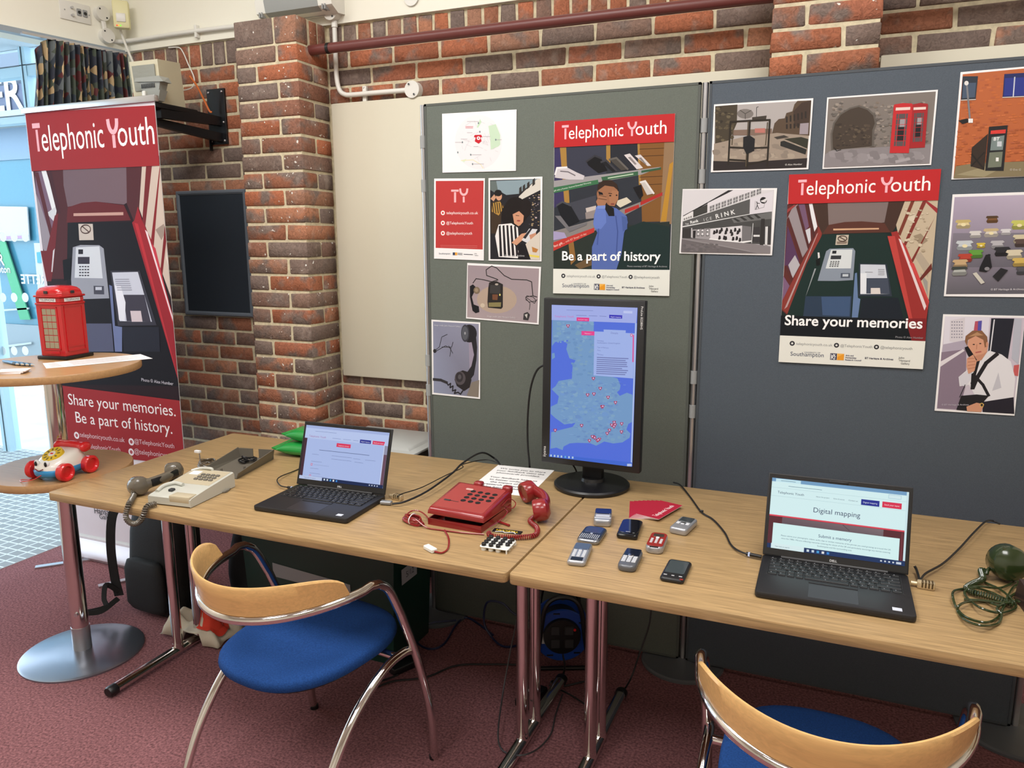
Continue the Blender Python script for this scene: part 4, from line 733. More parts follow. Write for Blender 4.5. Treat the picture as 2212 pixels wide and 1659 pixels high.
def d_ice(A):
    A.poly([(232, 100), (1968, 95), (1890, 1300), (178, 1275)], (206, 203, 206)); A.poly([(228, 585), (700, 330), (1190, 102), (1095, 104), (700, 345), (230, 600)], (44, 42, 44)); A.poly([(230, 600), (410, 500), (410, 620), (225, 680)], (214, 212, 212)); A.poly([(700, 345), (1200, 102), (1968, 97), (1250, 190), (700, 420)], (212, 208, 212)); A.poly([(425, 490), (695, 365), (690, 525), (420, 620)], (60, 60, 58))
    for i in range(9): x = 740+i*112; y0 = 410-i*40; A.poly([(x, y0), (x+88, y0-34), (x+84, y0+70), (x-2, y0+104)], (120, 118, 120), i == 0); 
    for i in range(9): x = 740+i*112; y0 = 410-i*40; A.line([(x, y0+54), (x+86, y0+20)], .0012, (215, 215, 215), i == 0); A.line([(x+44, y0-17), (x+42, y0+88)], .0012, (215, 215, 215), False)
    for i in range(4): A.poly([(240+i*42, 640-i*15), (268+i*42, 628-i*15), (268+i*42, 662-i*14), (240+i*42, 672-i*14)], (130, 128, 128), i == 0)
    A.poly([(222, 690), (1510, 262), (1500, 555), (215, 795)], (84, 84, 84)); A.poly([(215, 785), (1500, 548), (1500, 560), (215, 805)], (214, 214, 214)); A.line([(222, 690), (1510, 262)], .0016, (214, 214, 214)); A.poly([(1510, 262), (1960, 112), (1930, 500), (1498, 560)], (210, 206, 212))
    A.text('Top', 270, 760, (205, 205, 205), end=(335, 746), bold=True); A.text('Rank', 370, 738, (228, 228, 228), end=(525, 700), bold=True); A.text('I C E', 628, 690, (200, 200, 200), end=(778, 655)); A.text('R I N K', 858, 640, (224, 224, 224), end=(1228, 545), bold=True)
    A.ell(1765, 292, 66, 62, (40, 38, 40), 24); A.poly([(1710, 300), (1760, 285), (1820, 250), (1830, 280), (1800, 330), (1730, 320)], (214, 212, 214)); A.line([(1640, 330), (1645, 385), (1615, 465)], .002, (40, 38, 40)); A.line([(1645, 385), (1672, 440)], .002, (40, 38, 40)); A.line([(1640, 345), (1690, 350)], .002, (40, 38, 40)); A.ell(1638, 325, 9, 12, (40, 38, 40), 10); A.line([(1610, 305), (1600, 470), (1775, 420), (1795, 300)], .0008, (120, 116, 120))
    A.poly([(215, 805), (1500, 560), (1925, 505), (1900, 1130), (1500, 1110), (700, 1040), (205, 1015)], (70, 70, 70)); A.poly([(1150, 640), (1925, 510), (1920, 640), (1200, 720)], (104, 104, 104))
    for i in range(4): A.poly([(1180+i*130, 640-i*28), (1230+i*130, 630-i*28), (1330+i*130, 690-i*22), (1270+i*130, 700-i*22)], (52, 52, 52), i == 0)
    A.poly([(380, 820), (400, 815), (395, 1000), (375, 1000)], (190, 188, 190)); A.poly([(215, 830), (375, 820), (370, 1005), (205, 1005)], (54, 52, 52)); A.poly([(400, 850), (740, 820), (740, 1040), (395, 1010)], (150, 146, 148)); A.poly([(415, 870), (468, 865), (455, 1010), (412, 1008)], (36, 34, 36))
    for x in (488, 568, 665): A.poly([(x, 838), (x+58, 830), (x+50, 968), (x-2, 968)], (66, 64, 66)); A.poly([(x+8, 848), (x+50, 842), (x+44, 955), (x+6, 955)], (206, 204, 206)); A.rect(x+12, 880, x+40, 905, (66, 64, 66))
    A.poly([(745, 830), (1355, 770), (1345, 1070), (740, 1030)], (206, 203, 206)); A.poly([(1355, 770), (1530, 790), (1530, 1050), (1345, 1070)], (112, 110, 112)); A.poly([(725, 1015), (1345, 1070), (1530, 1050), (1530, 1075), (1345, 1105), (722, 1035)], (228, 228, 228)); rnd = random.Random(4)
    for i, (x, y) in enumerate(((820, 900), (870, 880), (930, 890), (960, 850), (1040, 900), (1060, 850), (1140, 880), (1160, 930), (1220, 850), (1270, 900), (1300, 860), (1010, 1000), (1180, 1020), (1040, 1010), (1250, 1010), (1310, 1040), (920, 1000))): A.poly([(x-28, y+34), (x-12, y-40), (x+22, y-34), (x+26, y+20), (x, y+40)], (40, 38, 40), i == 0)
    A.poly([(1560, 800), (1690, 790), (1690, 1080), (1555, 1070)], (58, 56, 58)); A.poly([(1570, 945), (1690, 945), (1690, 980), (1570, 980)], (214, 214, 214)); A.poly([(1775, 790), (1895, 770), (1890, 1130), (1765, 1110)], (58, 56, 58)); A.poly([(1800, 790), (1850, 785), (1835, 1140), (1790, 1130)], (206, 206, 206)); A.line([(1565, 730), (1535, 1100)], .002, (200, 200, 200)); A.poly([(1720, 640), (1790, 640), (1755, 1155), (1690, 1160)], (48, 46, 46)); A.rect(1675, 1155, 1745, 1178, (226, 226, 226))
    A.poly([(205, 1010), (700, 1040), (1500, 1110), (1895, 1160), (1890, 1300), (178, 1275)], (128, 122, 124)); A.poly([(200, 1030), (700, 1120), (1300, 1230), (1640, 1298), (178, 1275)], (104, 98, 100)); A.line([(205, 1022), (900, 1140), (1500, 1260)], .0015, (150, 146, 148)); A.speck((230, 1120, 900, 1260), 50, [(112, 106, 108), (96, 92, 94)], 14, 40, 21)
sheet('photo_print', 'black and white photo print of an ice rink across the board gap', 'photograph', [(228, 85), (2027, 60), (1925, 1335), (145, 1300)], None, .297, .21, .9711, 1.7034, -.0171, d_ice, y=-.0016)
# phone box poster
def d_p2(A):
    A.poly([(160, 296), (1385, 272), (1285, 1418), (88, 1366)], (26, 40, 40))
    L = [([(150, 300), (490, 292), (490, 470), (440, 540), (150, 1200), (105, 1160)], (92, 44, 42)), ([(205, 305), (240, 300), (310, 540), (330, 650), (270, 740), (150, 420)], (146, 136, 140)), ([(245, 300), (295, 298), (330, 480), (300, 510)], (112, 84, 110)), ([(330, 296), (358, 295), (398, 480), (370, 530)], (222, 222, 226)), ([(300, 510), (340, 490), (345, 590), (320, 640)], (200, 200, 206)), ([(155, 470), (250, 760), (190, 900), (130, 790)], (84, 56, 88)), ([(160, 790), (215, 710), (255, 790), (195, 900)], (176, 172, 178)), ([(120, 880), (170, 960), (110, 1080)], (120, 90, 120)),
        ([(150, 420), (165, 400), (280, 740), (270, 790)], (84, 42, 42)), ([(225, 320), (245, 300), (345, 680), (325, 680)], (80, 42, 42)), ([(300, 300), (325, 298), (385, 570), (370, 590)], (76, 42, 42)), ([(130, 800), (150, 790), (225, 960), (205, 980)], (84, 42, 42)), ([(150, 370), (235, 300), (210, 305), (155, 340)], (150, 60, 60)),
        ([(405, 480), (440, 500), (430, 560), (150, 1190), (105, 1150), (110, 1080), (400, 520)], (134, 56, 50)), ([(395, 540), (405, 530), (150, 1130), (125, 1150)], (176, 150, 150)), ([(360, 295), (490, 292), (495, 470), (520, 540), (440, 545), (410, 480)], (66, 48, 42)),
        ([(483, 292), (978, 284), (945, 450), (900, 455), (760, 442), (620, 445), (490, 468)], (122, 108, 106)), ([(490, 468), (620, 445), (760, 440), (945, 455), (1000, 530), (440, 540)], (86, 50, 42)), ([(528, 498), (900, 494), (900, 506), (528, 512)], (206, 164, 130)), ([(978, 284), (1110, 280), (1050, 470), (1000, 540), (945, 455)], (66, 46, 40)),
        ([(440, 545), (960, 535), (1160, 1405), (130, 1366), (150, 1190), (310, 780)], (26, 46, 44)), ([(1110, 280), (1380, 272), (1340, 780), (1310, 1080), (1060, 560), (1040, 470)], (190, 174, 150)), ([(1180, 560), (1240, 540), (1300, 600), (1240, 640)], (150, 134, 112)), ([(1190, 720), (1240, 690), (1320, 800), (1300, 900)], (172, 158, 140)), ([(1120, 420), (1200, 380), (1180, 450)], (208, 196, 176)), ([(1240, 860), (1300, 930), (1300, 1050)], (150, 146, 140)),
        ([(1160, 280), (1190, 278), (1075, 560), (1055, 540)], (118, 58, 46)), ([(1255, 280), (1290, 278), (1120, 640), (1090, 650)], (124, 52, 46)), ([(1350, 420), (1370, 380), (1180, 770), (1145, 790)], (120, 50, 44)), ([(1330, 780), (1335, 830), (1220, 950), (1190, 960)], (104, 46, 40)), ([(1285, 275), (1380, 340), (1375, 380), (1265, 276)], (150, 50, 54)),
        ([(1000, 530), (1050, 520), (1310, 1100), (1295, 1220), (1285, 1410), (1200, 1405)], (150, 48, 46)), ([(1000, 560), (1030, 560), (1190, 1290), (1165, 1300), (970, 560)], (184, 66, 62)), ([(1055, 570), (1120, 640), (1320, 1100), (1300, 1160), (1090, 690)], (176, 60, 58)), ([(1060, 580), (1080, 590), (1290, 1130), (1275, 1165)], (222, 204, 206)), ([(1150, 780), (1185, 780), (1320, 1090), (1310, 1110)], (200, 70, 70)),
        ([(555, 550), (655, 548), (645, 628), (545, 630)], (190, 178, 162)), ([(400, 920), (470, 680), (500, 660), (690, 656), (708, 680), (690, 915), (560, 922)], (134, 144, 158)), ([(510, 668), (685, 668), (672, 820), (465, 820)], (208, 214, 216)), ([(522, 676), (555, 676), (552, 700), (518, 700)], (36, 40, 46)), ([(510, 715), (594, 715), (590, 745), (505, 745)], (50, 54, 60)), ([(590, 858), (665, 858), (665, 898), (588, 898)], (76, 84, 98)), ([(605, 866), (652, 866), (650, 886), (603, 886)], (190, 198, 205)),
        ([(400, 690), (415, 690), (420, 750), (405, 750)], (220, 220, 220)), ([(385, 750), (420, 730), (420, 790), (390, 800)], (18, 22, 24)), ([(375, 820), (388, 820), (320, 1000), (300, 1050)], (150, 156, 160)), ([(740, 780), (965, 785), (1010, 1050), (735, 1045)], (44, 54, 66)), ([(750, 788), (952, 792), (990, 1030), (750, 1030)], (200, 206, 216)), ([(800, 900), (975, 900), (990, 1030), (798, 1025)], (66, 74, 90)), ([(835, 980), (910, 980), (915, 1030), (835, 1028)], (216, 208, 204)), ([(750, 860), (800, 860), (798, 1025), (750, 1025)], (222, 226, 232)),
        ([(705, 860), (722, 855), (730, 1060), (750, 1070), (730, 1220), (680, 1220)], (100, 124, 162)), ([(300, 1045), (680, 1045), (670, 1220), (280, 1220)], (44, 60, 80)), ([(430, 1050), (670, 1050), (660, 1210), (440, 1200)], (62, 84, 118)), ([(760, 1060), (1060, 1060), (1110, 1250), (740, 1250)], (26, 34, 44)), ([(95, 1200), (1200, 1240), (1240, 1418), (88, 1366)], (18, 24, 30)), ([(1120, 1230), (1290, 1230), (1285, 1418), (1170, 1412)], (124, 36, 40))]
    for p, c in L: A.poly(p, c)
    for r_ in range(4):
        for c_ in range(4): x = 505+c_*20-r_*3; y = 760+r_*13; A.rect(x, y, x+13, y+6, (60, 62, 68), r_+c_ == 0)
    A.speck((1120, 300, 1300, 700), 30, [(204, 190, 166), (172, 156, 132)], 6, 18, 31)
    ring = [(603+36*math.cos(2*pi*i/18), 578+22*math.sin(2*pi*i/18)) for i in range(19)]; A.line(ring, .0022, (70, 56, 50)); A.line([(578, 564), (628, 592)], .0022, (70, 56, 50)); A.line([(558, 606), (640, 604)], .0016, (110, 90, 80)); A.line([(560, 616), (636, 614)], .0016, (110, 90, 80))
    for i in range(5): A.line([(790, 850+i*0), (850, 851)], .001, (130, 130, 140)) if i == 0 else A.line([(895, 815+i*14), (945, 816+i*14)], .0012, (140, 142, 152))
    A.poly([(170, 62), (1403, 24), (1385, 274), (160, 298)], REDP); wordmark(A, A.P((238, 228)), A.P((1313, 195)), .045)
    A.text('Share your memories', 128, 1278, (246, 246, 246), end=(1258, 1312), bold=True); A.text('Photo © Alex Humber', 1038, 1388, (150, 150, 155), end=(1266, 1396)); strip(A, (88, 1364), (1285, 1416), (1265, 1646), (76, 1582))
sheet('poster', 'large Telephonic Youth poster of red phone box interior on blue-grey board', 'poster', [(170, 62), (1403, 24), (1265, 1646), (76, 1582)], None, .42, .594, 1.3016, 1.7383, .0042, d_p2, GLOSS)
def d_bt(A):
    A.poly([(1845, 110), (2330, 72), (2300, 690), (1803, 708)], (176, 96, 56)); A.H0 = 0; rnd = random.Random(5)
    for r_ in range(34):
        for c_ in range(16):
            if rnd.random() < .45: x = 1845+c_*30+(15 if r_ % 2 else 0)-r_*1.2; y = 130+r_*15-c_*1.8; A.poly([(x, y), (x+24, y-1.6), (x+24, y+8), (x, y+9.6)], rnd.choice(((190, 106, 62), (160, 84, 50), (184, 100, 54), (170, 92, 60))), r_+c_ == 0)
    A.poly([(1845, 122), (1935, 122), (1925, 255), (1838, 258)], (46, 52, 62)); A.poly([(1850, 160), (1925, 158), (1920, 240), (1845, 245)], (70, 84, 104)); A.poly([(2090, 112), (2240, 105), (2235, 238), (2085, 243)], (38, 44, 92)); A.poly([(2095, 135), (2235, 130), (2232, 232), (2092, 236)], (44, 54, 130)); A.line([(2152, 130), (2148, 236)], .003, (190, 194, 205)); A.line([(2085, 243), (2235, 238)], .0022, (210, 200, 190)); A.line([(1838, 256), (1925, 253)], .0022, (210, 200, 190))
    A.line([(1870, 165), (1895, 375)], .0045, (120, 120, 124)); A.ell(1868, 160, 13, 13, (214, 212, 210), 12); A.poly([(1825, 372), (1880, 360), (1890, 382), (1850, 392)], (32, 32, 34)); A.rect(1885, 362, 1912, 386, (226, 224, 222))
    A.poly([(1815, 640), (1910, 625), (2330, 610), (2310, 700), (1803, 712)], (128, 116, 88)); A.poly([(1820, 690), (2000, 640), (2100, 650), (1990, 705)], (150, 140, 110)); A.poly([(1910, 530), (2005, 450), (1990, 665), (1905, 640)], (52, 42, 36)); A.line([(1910, 640), (1985, 560)], .004, (36, 32, 30)); A.line([(1912, 570), (1985, 655)], .004, (36, 32, 30))
    A.poly([(2010, 410), (2122, 402), (2108, 670), (1995, 668)], (36, 36, 38)); A.poly([(2022, 432), (2112, 426), (2110, 448), (2020, 452)], (206, 60, 54)); A.poly([(2028, 470), (2105, 460), (2098, 545), (2022, 548)], (116, 130, 128)); A.poly([(2018, 560), (2098, 555), (2092, 645), (2010, 650)], (110, 116, 100)); A.text('BT', 2040, 490, (235, 235, 235), x1=2075, bold=True); A.rect(2062, 495, 2090, 525, (190, 196, 200)); A.rect(2058, 590, 2075, 612, (226, 226, 222)); A.text('© Eve G', 2145, 668, (196, 188, 176), x1=2212)
sheet('photo_print', 'photo print of a black phone kiosk against an orange brick wall', 'photograph', [(1832, 98), (2345, 62), (2310, 702), (1790, 719)], None, .21, .297, 1.747, 2.006, .012, d_bt)
def d_col(A):
    A.poly([(1247, 195), (1720, 178), (1690, 818), (1200, 815)], [(170, 158, 178), (180, 168, 186), (92, 90, 98), (96, 94, 100)]); A.poly([(1240, 420), (1705, 420), (1695, 640), (1225, 640)], [(126, 120, 132), (120, 116, 128), (98, 95, 104), (104, 100, 110)])
    def phone(x, y, c, s_=1, h=None, dial=False):
        dk = tuple(int(v*.72) for v in c); A.poly([(x-44*s_, y+14*s_), (x-30*s_, y-14*s_), (x+34*s_, y-16*s_), (x+46*s_, y+12*s_), (x+36*s_, y+26*s_), (x-36*s_, y+28*s_)], dk); A.poly([(x-36*s_, y+6*s_), (x-26*s_, y-14*s_), (x+30*s_, y-16*s_), (x+40*s_, y+4*s_)], c)
        A.poly([(x-48*s_, y-14*s_), (x-40*s_, y-28*s_), (x+38*s_, y-30*s_), (x+50*s_, y-18*s_), (x+36*s_, y-12*s_), (x-34*s_, y-8*s_)], h or c)
        if dial: A.ell(x+2*s_, y+2*s_, 15*s_, 10*s_, (226, 214, 170), 12)
    for a in ((1300, 365, (214, 196, 150), 1.0, (190, 170, 110), True), (1640, 370, (190, 190, 100), 1.05, None, True), (1470, 420, (206, 198, 188), 1.0, (190, 170, 130), True), (1475, 335, (120, 84, 52), .8, (80, 60, 40), False), (1375, 430, (206, 202, 198), .8, None, False), (1560, 415, (206, 204, 206), .7, None, False), (1310, 500, (190, 196, 200), 1.1, None, True), (1410, 500, (206, 180, 70), .6, None, True), (1510, 495, (176, 174, 178), .9, None, False), (1650, 460, (200, 190, 160), 1.0, None, False), (1655, 485, (86, 70, 66), .9, None, False), (1540, 540, (44, 44, 48), 1.05, None, False), (1615, 560, (206, 196, 170), 1.1, None, False), (1380, 555, (96, 150, 62), .95, None, False), (1315, 580, (176, 66, 52), .95, None, False), (1285, 618, (190, 160, 120), 1.0, None, False), (1280, 665, (170, 172, 168), 1.05, (60, 66, 62), False), (1650, 610, (200, 170, 90), 1.0, None, False), (1670, 665, (80, 80, 86), .9, None, False)): phone(*a)
    A.poly([(1405, 640), (1440, 560), (1465, 555), (1480, 640), (1445, 672), (1400, 665)], (30, 30, 34)); A.line([(1445, 600), (1462, 560)], .006, (30, 30, 34)); A.ell(1450, 650, 16, 12, (130, 128, 132), 12); A.poly([(1362, 680), (1385, 672), (1438, 740), (1415, 750)], (196, 192, 180)); A.poly([(1485, 700), (1535, 645), (1580, 660), (1520, 735)], (38, 38, 42)); A.text('© BT Heritage & Archives', 1475, 792, (214, 210, 214), x1=1682)
sheet('photo_print', 'photo print of many coloured telephones arranged on grey', 'photograph', [(1235, 178), (1745, 160), (1700, 840), (1187, 828)], None, .21, .297, 1.7575, 1.6667, .012, d_col)
def d_man(A):
    A.poly([(1190, 958), (1712, 968), (1635, 1588), (1144, 1555)], (196, 186, 198)); A.poly([(1190, 958), (1480, 965), (1470, 1110), (1180, 1140)], (214, 210, 220)); A.poly([(1225, 985), (1320, 965), (1310, 1140), (1220, 1120)], (206, 200, 206))
    for r_ in range(6):
        for c_ in range(5): A.rect(1232+c_*16, 990+r_*20, 1240+c_*16, 998+r_*20, (140, 136, 150), r_+c_ == 0)
    A.poly([(1385, 990), (1430, 985), (1425, 1060), (1375, 1065)], (176, 80, 96)); A.poly([(1405, 990), (1430, 985), (1425, 1055), (1402, 1055)], (84, 80, 160)); A.poly([(1180, 1140), (1330, 1110), (1340, 1180), (1170, 1200)], (170, 160, 176)); A.poly([(1170, 1190), (1330, 1170), (1330, 1400), (1290, 1560), (1146, 1550)], (132, 116, 132)); A.poly([(1165, 1250), (1310, 1170), (1320, 1180), (1162, 1285)], (216, 210, 214))
    A.poly([(1490, 970), (1640, 972), (1600, 1240), (1470, 1220)], (34, 36, 46)); A.poly([(1640, 972), (1690, 975), (1668, 1270), (1625, 1230)], (176, 178, 190)); A.line([(1510, 980), (1485, 1190)], .003, (214, 214, 220)); A.poly([(1640, 1275), (1675, 1270), (1668, 1345), (1635, 1340)], (190, 90, 90))
    A.poly([(1400, 1230), (1480, 1180), (1560, 1205), (1620, 1250), (1650, 1360), (1640, 1480), (1560, 1510), (1470, 1545), (1420, 1520), (1350, 1400), (1290, 1410), (1282, 1350), (1330, 1310)], (218, 216, 220)); A.poly([(1540, 1320), (1560, 1420), (1500, 1440)], (190, 188, 196)); A.poly([(1282, 1350), (1340, 1310), (1385, 1330), (1330, 1410), (1295, 1405)], (206, 204, 212)); A.poly([(1440, 1510), (1640, 1480), (1645, 1588), (1440, 1575)], (36, 34, 44))
    A.line([(1375, 1420), (1400, 1360), (1460, 1260), (1530, 1202)], .011, (34, 32, 36)); A.line([(1375, 1330), (1440, 1400), (1478, 1470)], .008, (34, 32, 36)); A.line([(1410, 1240), (1370, 1390)], .008, (30, 28, 32)); A.poly([(1365, 1330), (1395, 1330), (1380, 1430), (1360, 1430)], (30, 28, 32))
    A.ell(1405, 1145, 66, 82, (206, 150, 122), 26); A.poly([(1320, 1120), (1325, 1085), (1370, 1050), (1430, 1050), (1465, 1090), (1470, 1150), (1450, 1160), (1440, 1110), (1390, 1085), (1340, 1110), (1335, 1150)], (132, 92, 66)); A.poly([(1340, 1090), (1400, 1060), (1440, 1080), (1380, 1085)], (176, 134, 98)); A.ell(1378, 1140, 8, 4, (60, 46, 42), 8); A.ell(1420, 1134, 8, 4, (60, 46, 42), 8); A.line([(1392, 1192), (1425, 1186)], .0035, (170, 90, 84)); A.line([(1398, 1140), (1396, 1170)], .002, (176, 120, 96)); A.poly([(1385, 1215), (1440, 1200), (1470, 1180), (1430, 1240), (1400, 1250)], (190, 134, 108)); A.ell(1465, 1140, 8, 18, (200, 142, 114), 10)
    A.poly([(1318, 1160), (1340, 1150), (1400, 1240), (1380, 1262), (1340, 1210)], (26, 26, 30)); A.poly([(1335, 1230), (1375, 1205), (1398, 1250), (1385, 1310), (1345, 1330), (1332, 1280)], (204, 148, 120)); 
    for i in range(4): A.line([(1342, 1232+i*22), (1388, 1228+i*20)], .0018, (170, 112, 88), i == 0)
    A.poly([(1300, 1470), (1400, 1462), (1480, 1470), (1420, 1540), (1350, 1568), (1270, 1560)], (34, 32, 36)); A.line([(1290, 1480), (1325, 1400)], .002, (40, 38, 42)); A.poly([(1335, 1540), (1400, 1515), (1450, 1525), (1430, 1575), (1340, 1570)], (200, 144, 116)); A.ell(1434, 1530, 13, 14, (206, 170, 90), 14); A.ell(1434, 1530, 8, 9, (50, 44, 40), 12); A.text('© BT Heritage & Archives', 1175, 1532, (186, 180, 190), x1=1350)
sheet('photo_print', 'photo print of man in white shirt with early mobile phone', 'photograph', [(1177, 944), (1712, 955), (1647, 1600), (1130, 1566)], None, .21, .297, 1.764, 1.316, .01, d_man)
# ------------------------------------------------------------------ laptops
lapm = mat('laptop_black', (30, 30, 33), .42); lapd = mat('laptop_palmrest', (34, 34, 38), .5, bump=(900, .2)); keym = mat('key_black', (16, 16, 19), .45); bezel = mat('bezel_black', (24, 24, 26), .35)
KEYS = {}
def key_mesh(w, d):
    k = (round(w, 4), d)
    if k not in KEYS: KEYS[k] = MB().rbox(-w/2, w/2, -d/2, d/2, 0, .002, .0012, 1).mesh('key', keym)
    return KEYS[k]
legend = attr_mat('key_legend', .5)
def laptop(loc, rz, label, draw, cam_on, tilt=18):
    t = thing('laptop', label, 'laptop', loc, rz); w, d, h = .328, .225, .0165
    b = MB().rbox(-w/2, w/2, -d/2, d/2, .002, h, .003, 2, vert=.01).build('base', lapm, t)
    for x in (-.12, .12):
        for y in (-.09, .09): MB().cyl((x, y, 0), (x, y, .003), .008).build('foot', black, t)
    MB().rbox(-.148, .148, -.005, .098, h-.0005, h+.0004, .0003, 1).build('keyboard_well', keym, t)
    kb = bpy.data.objects.new('keyboard', None); C.objects.link(kb); kb.parent = t; kb.location = (0, 0, h+.0004)
    rows = [(.091, .009, [.0195]*15), (.0755, .0155, [.019]*13+[.0385]), (.057, .0155, [.0285]+[.019]*12+[.031]), (.0385, .0155, [.0335]+[.019]*11+[.0465]), (.020, .0155, [.043]+[.019]*10+[.055]), (.0025, .0145, [.0235, .0195, .0195, .0195, .098, .0195, .0195, .0235, .0235, .0235])]
    LA = Art(.3, .11); 
    for y, dd, ws in rows:
        tot = sum(ws); x = -.1455; sc = .291/tot
        for q in ws: inst('key', key_mesh(q*sc-.003, dd), kb, loc=(x+q*sc/2, y, 0)); LA.raw([(x+q*sc/2+.15+a, .1-y+c) for a, c in ((-.0038, -.0026), (-.0018, -.0026), (-.0018, .0002), (-.0038, .0002))], (150, 150, 156)); x += q*sc
    LA.z = .0023; LA.v = [(a, bb, .0021) for a, bb, _ in LA.v]; LA.build('key_legends', legend, kb, loc=(-.15, .1, 0))
    MB().rbox(-.052, .052, -.1, -.03, h-.0002, h+.0005, .0003, 1).build('touchpad', mat('touchpad', (40, 40, 45), .35), t); MB().rbox(-.052, .052, -.022, -.012, h, h+.0012, .0004, 1).build('button_bar', keym, t)
    MB().box(.118, .137, -.098, -.083, h, h+.0004).build('sticker', mat('sticker', (205, 210, 222), .4), t)
    lid = bpy.data.objects.new('lid', None); C.objects.link(lid); lid.parent = t; lid.location = (0, d/2-.009, h+.002); lid.rotation_euler.x = math.radians(-tilt)
    H = .206
    MB().rbox(-w/2, w/2, -.0015, .0055, 0, H, .002, 2).build('lid_shell', lapm, lid); MB().rbox(-w/2+.002, w/2-.002, -.0022, -.001, .003, H-.002, .0005, 1).build('screen_bezel', bezel, lid)
    MB().cyl((-.12, .002, -.001), (.12, .002, -.001), .006).build('hinge', lapm, lid)
    MB().rbox(-.022, .022, -.003, -.0018, H-.011, H-.004, .0006, 2).build('camera_shutter', black, lid)
    sw, sh = .310, .1745; A = Art(sw, sh); draw(A); A.build('screen', SCREEN, lid, Matrix.Translation((-sw/2, -.0023, .0195+sh)) @ FACE)
    B = Art(.05, .01); B.text('DELL', .5, .8, (205, 205, 208), size=.0075, al='C', bold=True); B.build('maker_mark', PRINT, lid, Matrix.Translation((-.025, -.0024, .014)) @ FACE)
    return t
def ui_lines(A, rows, col, wd=.0011):
    for u, v, u1 in rows: A.line([(u, v), (u1, v)], wd, col)
def task(A, v0=.93):
    for i, c in enumerate(((210, 225, 235), (210, 225, 235), (70, 160, 220), (240, 240, 240), (60, 140, 220))): u = .3+i*.037; A.uv(u, v0+.018, u+.018, v0+.05, c)
def d_s1(A):
    A.uv(0, 0, 1, 1, (176, 194, 240)); A.uv(0, 0, 1, .24, (190, 206, 246)); A.uv(0, 0, 1, .05, (170, 186, 232)); A.text('Telephonic Youth', .05, .215, (170, 120, 165), x1=.26); ui_lines(A, ((.12, .1, .38), (.34, .2, .44), (.47, .2, .56), (.59, .2, .65)), (130, 145, 190)); A.uv(.67, .17, .8, .235, (46, 52, 150)); A.uv(.82, .17, .96, .235, (224, 56, 100)); A.text('Digital mapping', .685, .215, (225, 228, 250), x1=.785); A.text('Send your input', .835, .215, (250, 228, 235), x1=.945)
    A.uv(0, .24, .035, .97, (70, 40, 56)); A.uv(.965, .24, 1, .97, (110, 78, 96)); A.uv(.965, .24, 1, .4, (150, 150, 175)); A.uv(.955, .2, .965, .97, (205, 215, 245)); A.uv(.4, .28, .57, .35, (226, 56, 96)); A.text('Telephonic memory', .42, .33, (250, 225, 235), x1=.55)
    ui_lines(A, ((.2, .44, .8),), (96, 110, 150), .0016); ui_lines(A, ((.12, .53, .2), (.36, .52, .6), (.62, .53, .7), (.76, .53, .88), (.36, .58, .6), (.64, .59, .74), (.12, .66, .25), (.12, .79, .22), (.12, .88, .25)), (128, 142, 186))
    for v in (.70, .91): A.uv(.12, v, .14, v+.04, (220, 70, 100)); A.uv(.124, v+.008, .136, v+.032, (190, 205, 245))
    ui_lines(A, ((.16, .72, .34), (.16, .93, .34)), (150, 165, 205)); A.uv(.28, .94, 1, 1, (20, 40, 84)); A.uv(0, .94, .28, 1, (190, 205, 240)); task(A, .935)
    for i in range(4): A.uv(.84+i*.03, .958, .852+i*.03, .98, (200, 210, 230), i == 0)
    A.text('Type here to search', .06, .98, (110, 125, 160), x1=.2)
laptop((.052, -.792, TT), math.radians(2), 'open black laptop on the left table with lavender web form', d_s1, 0)
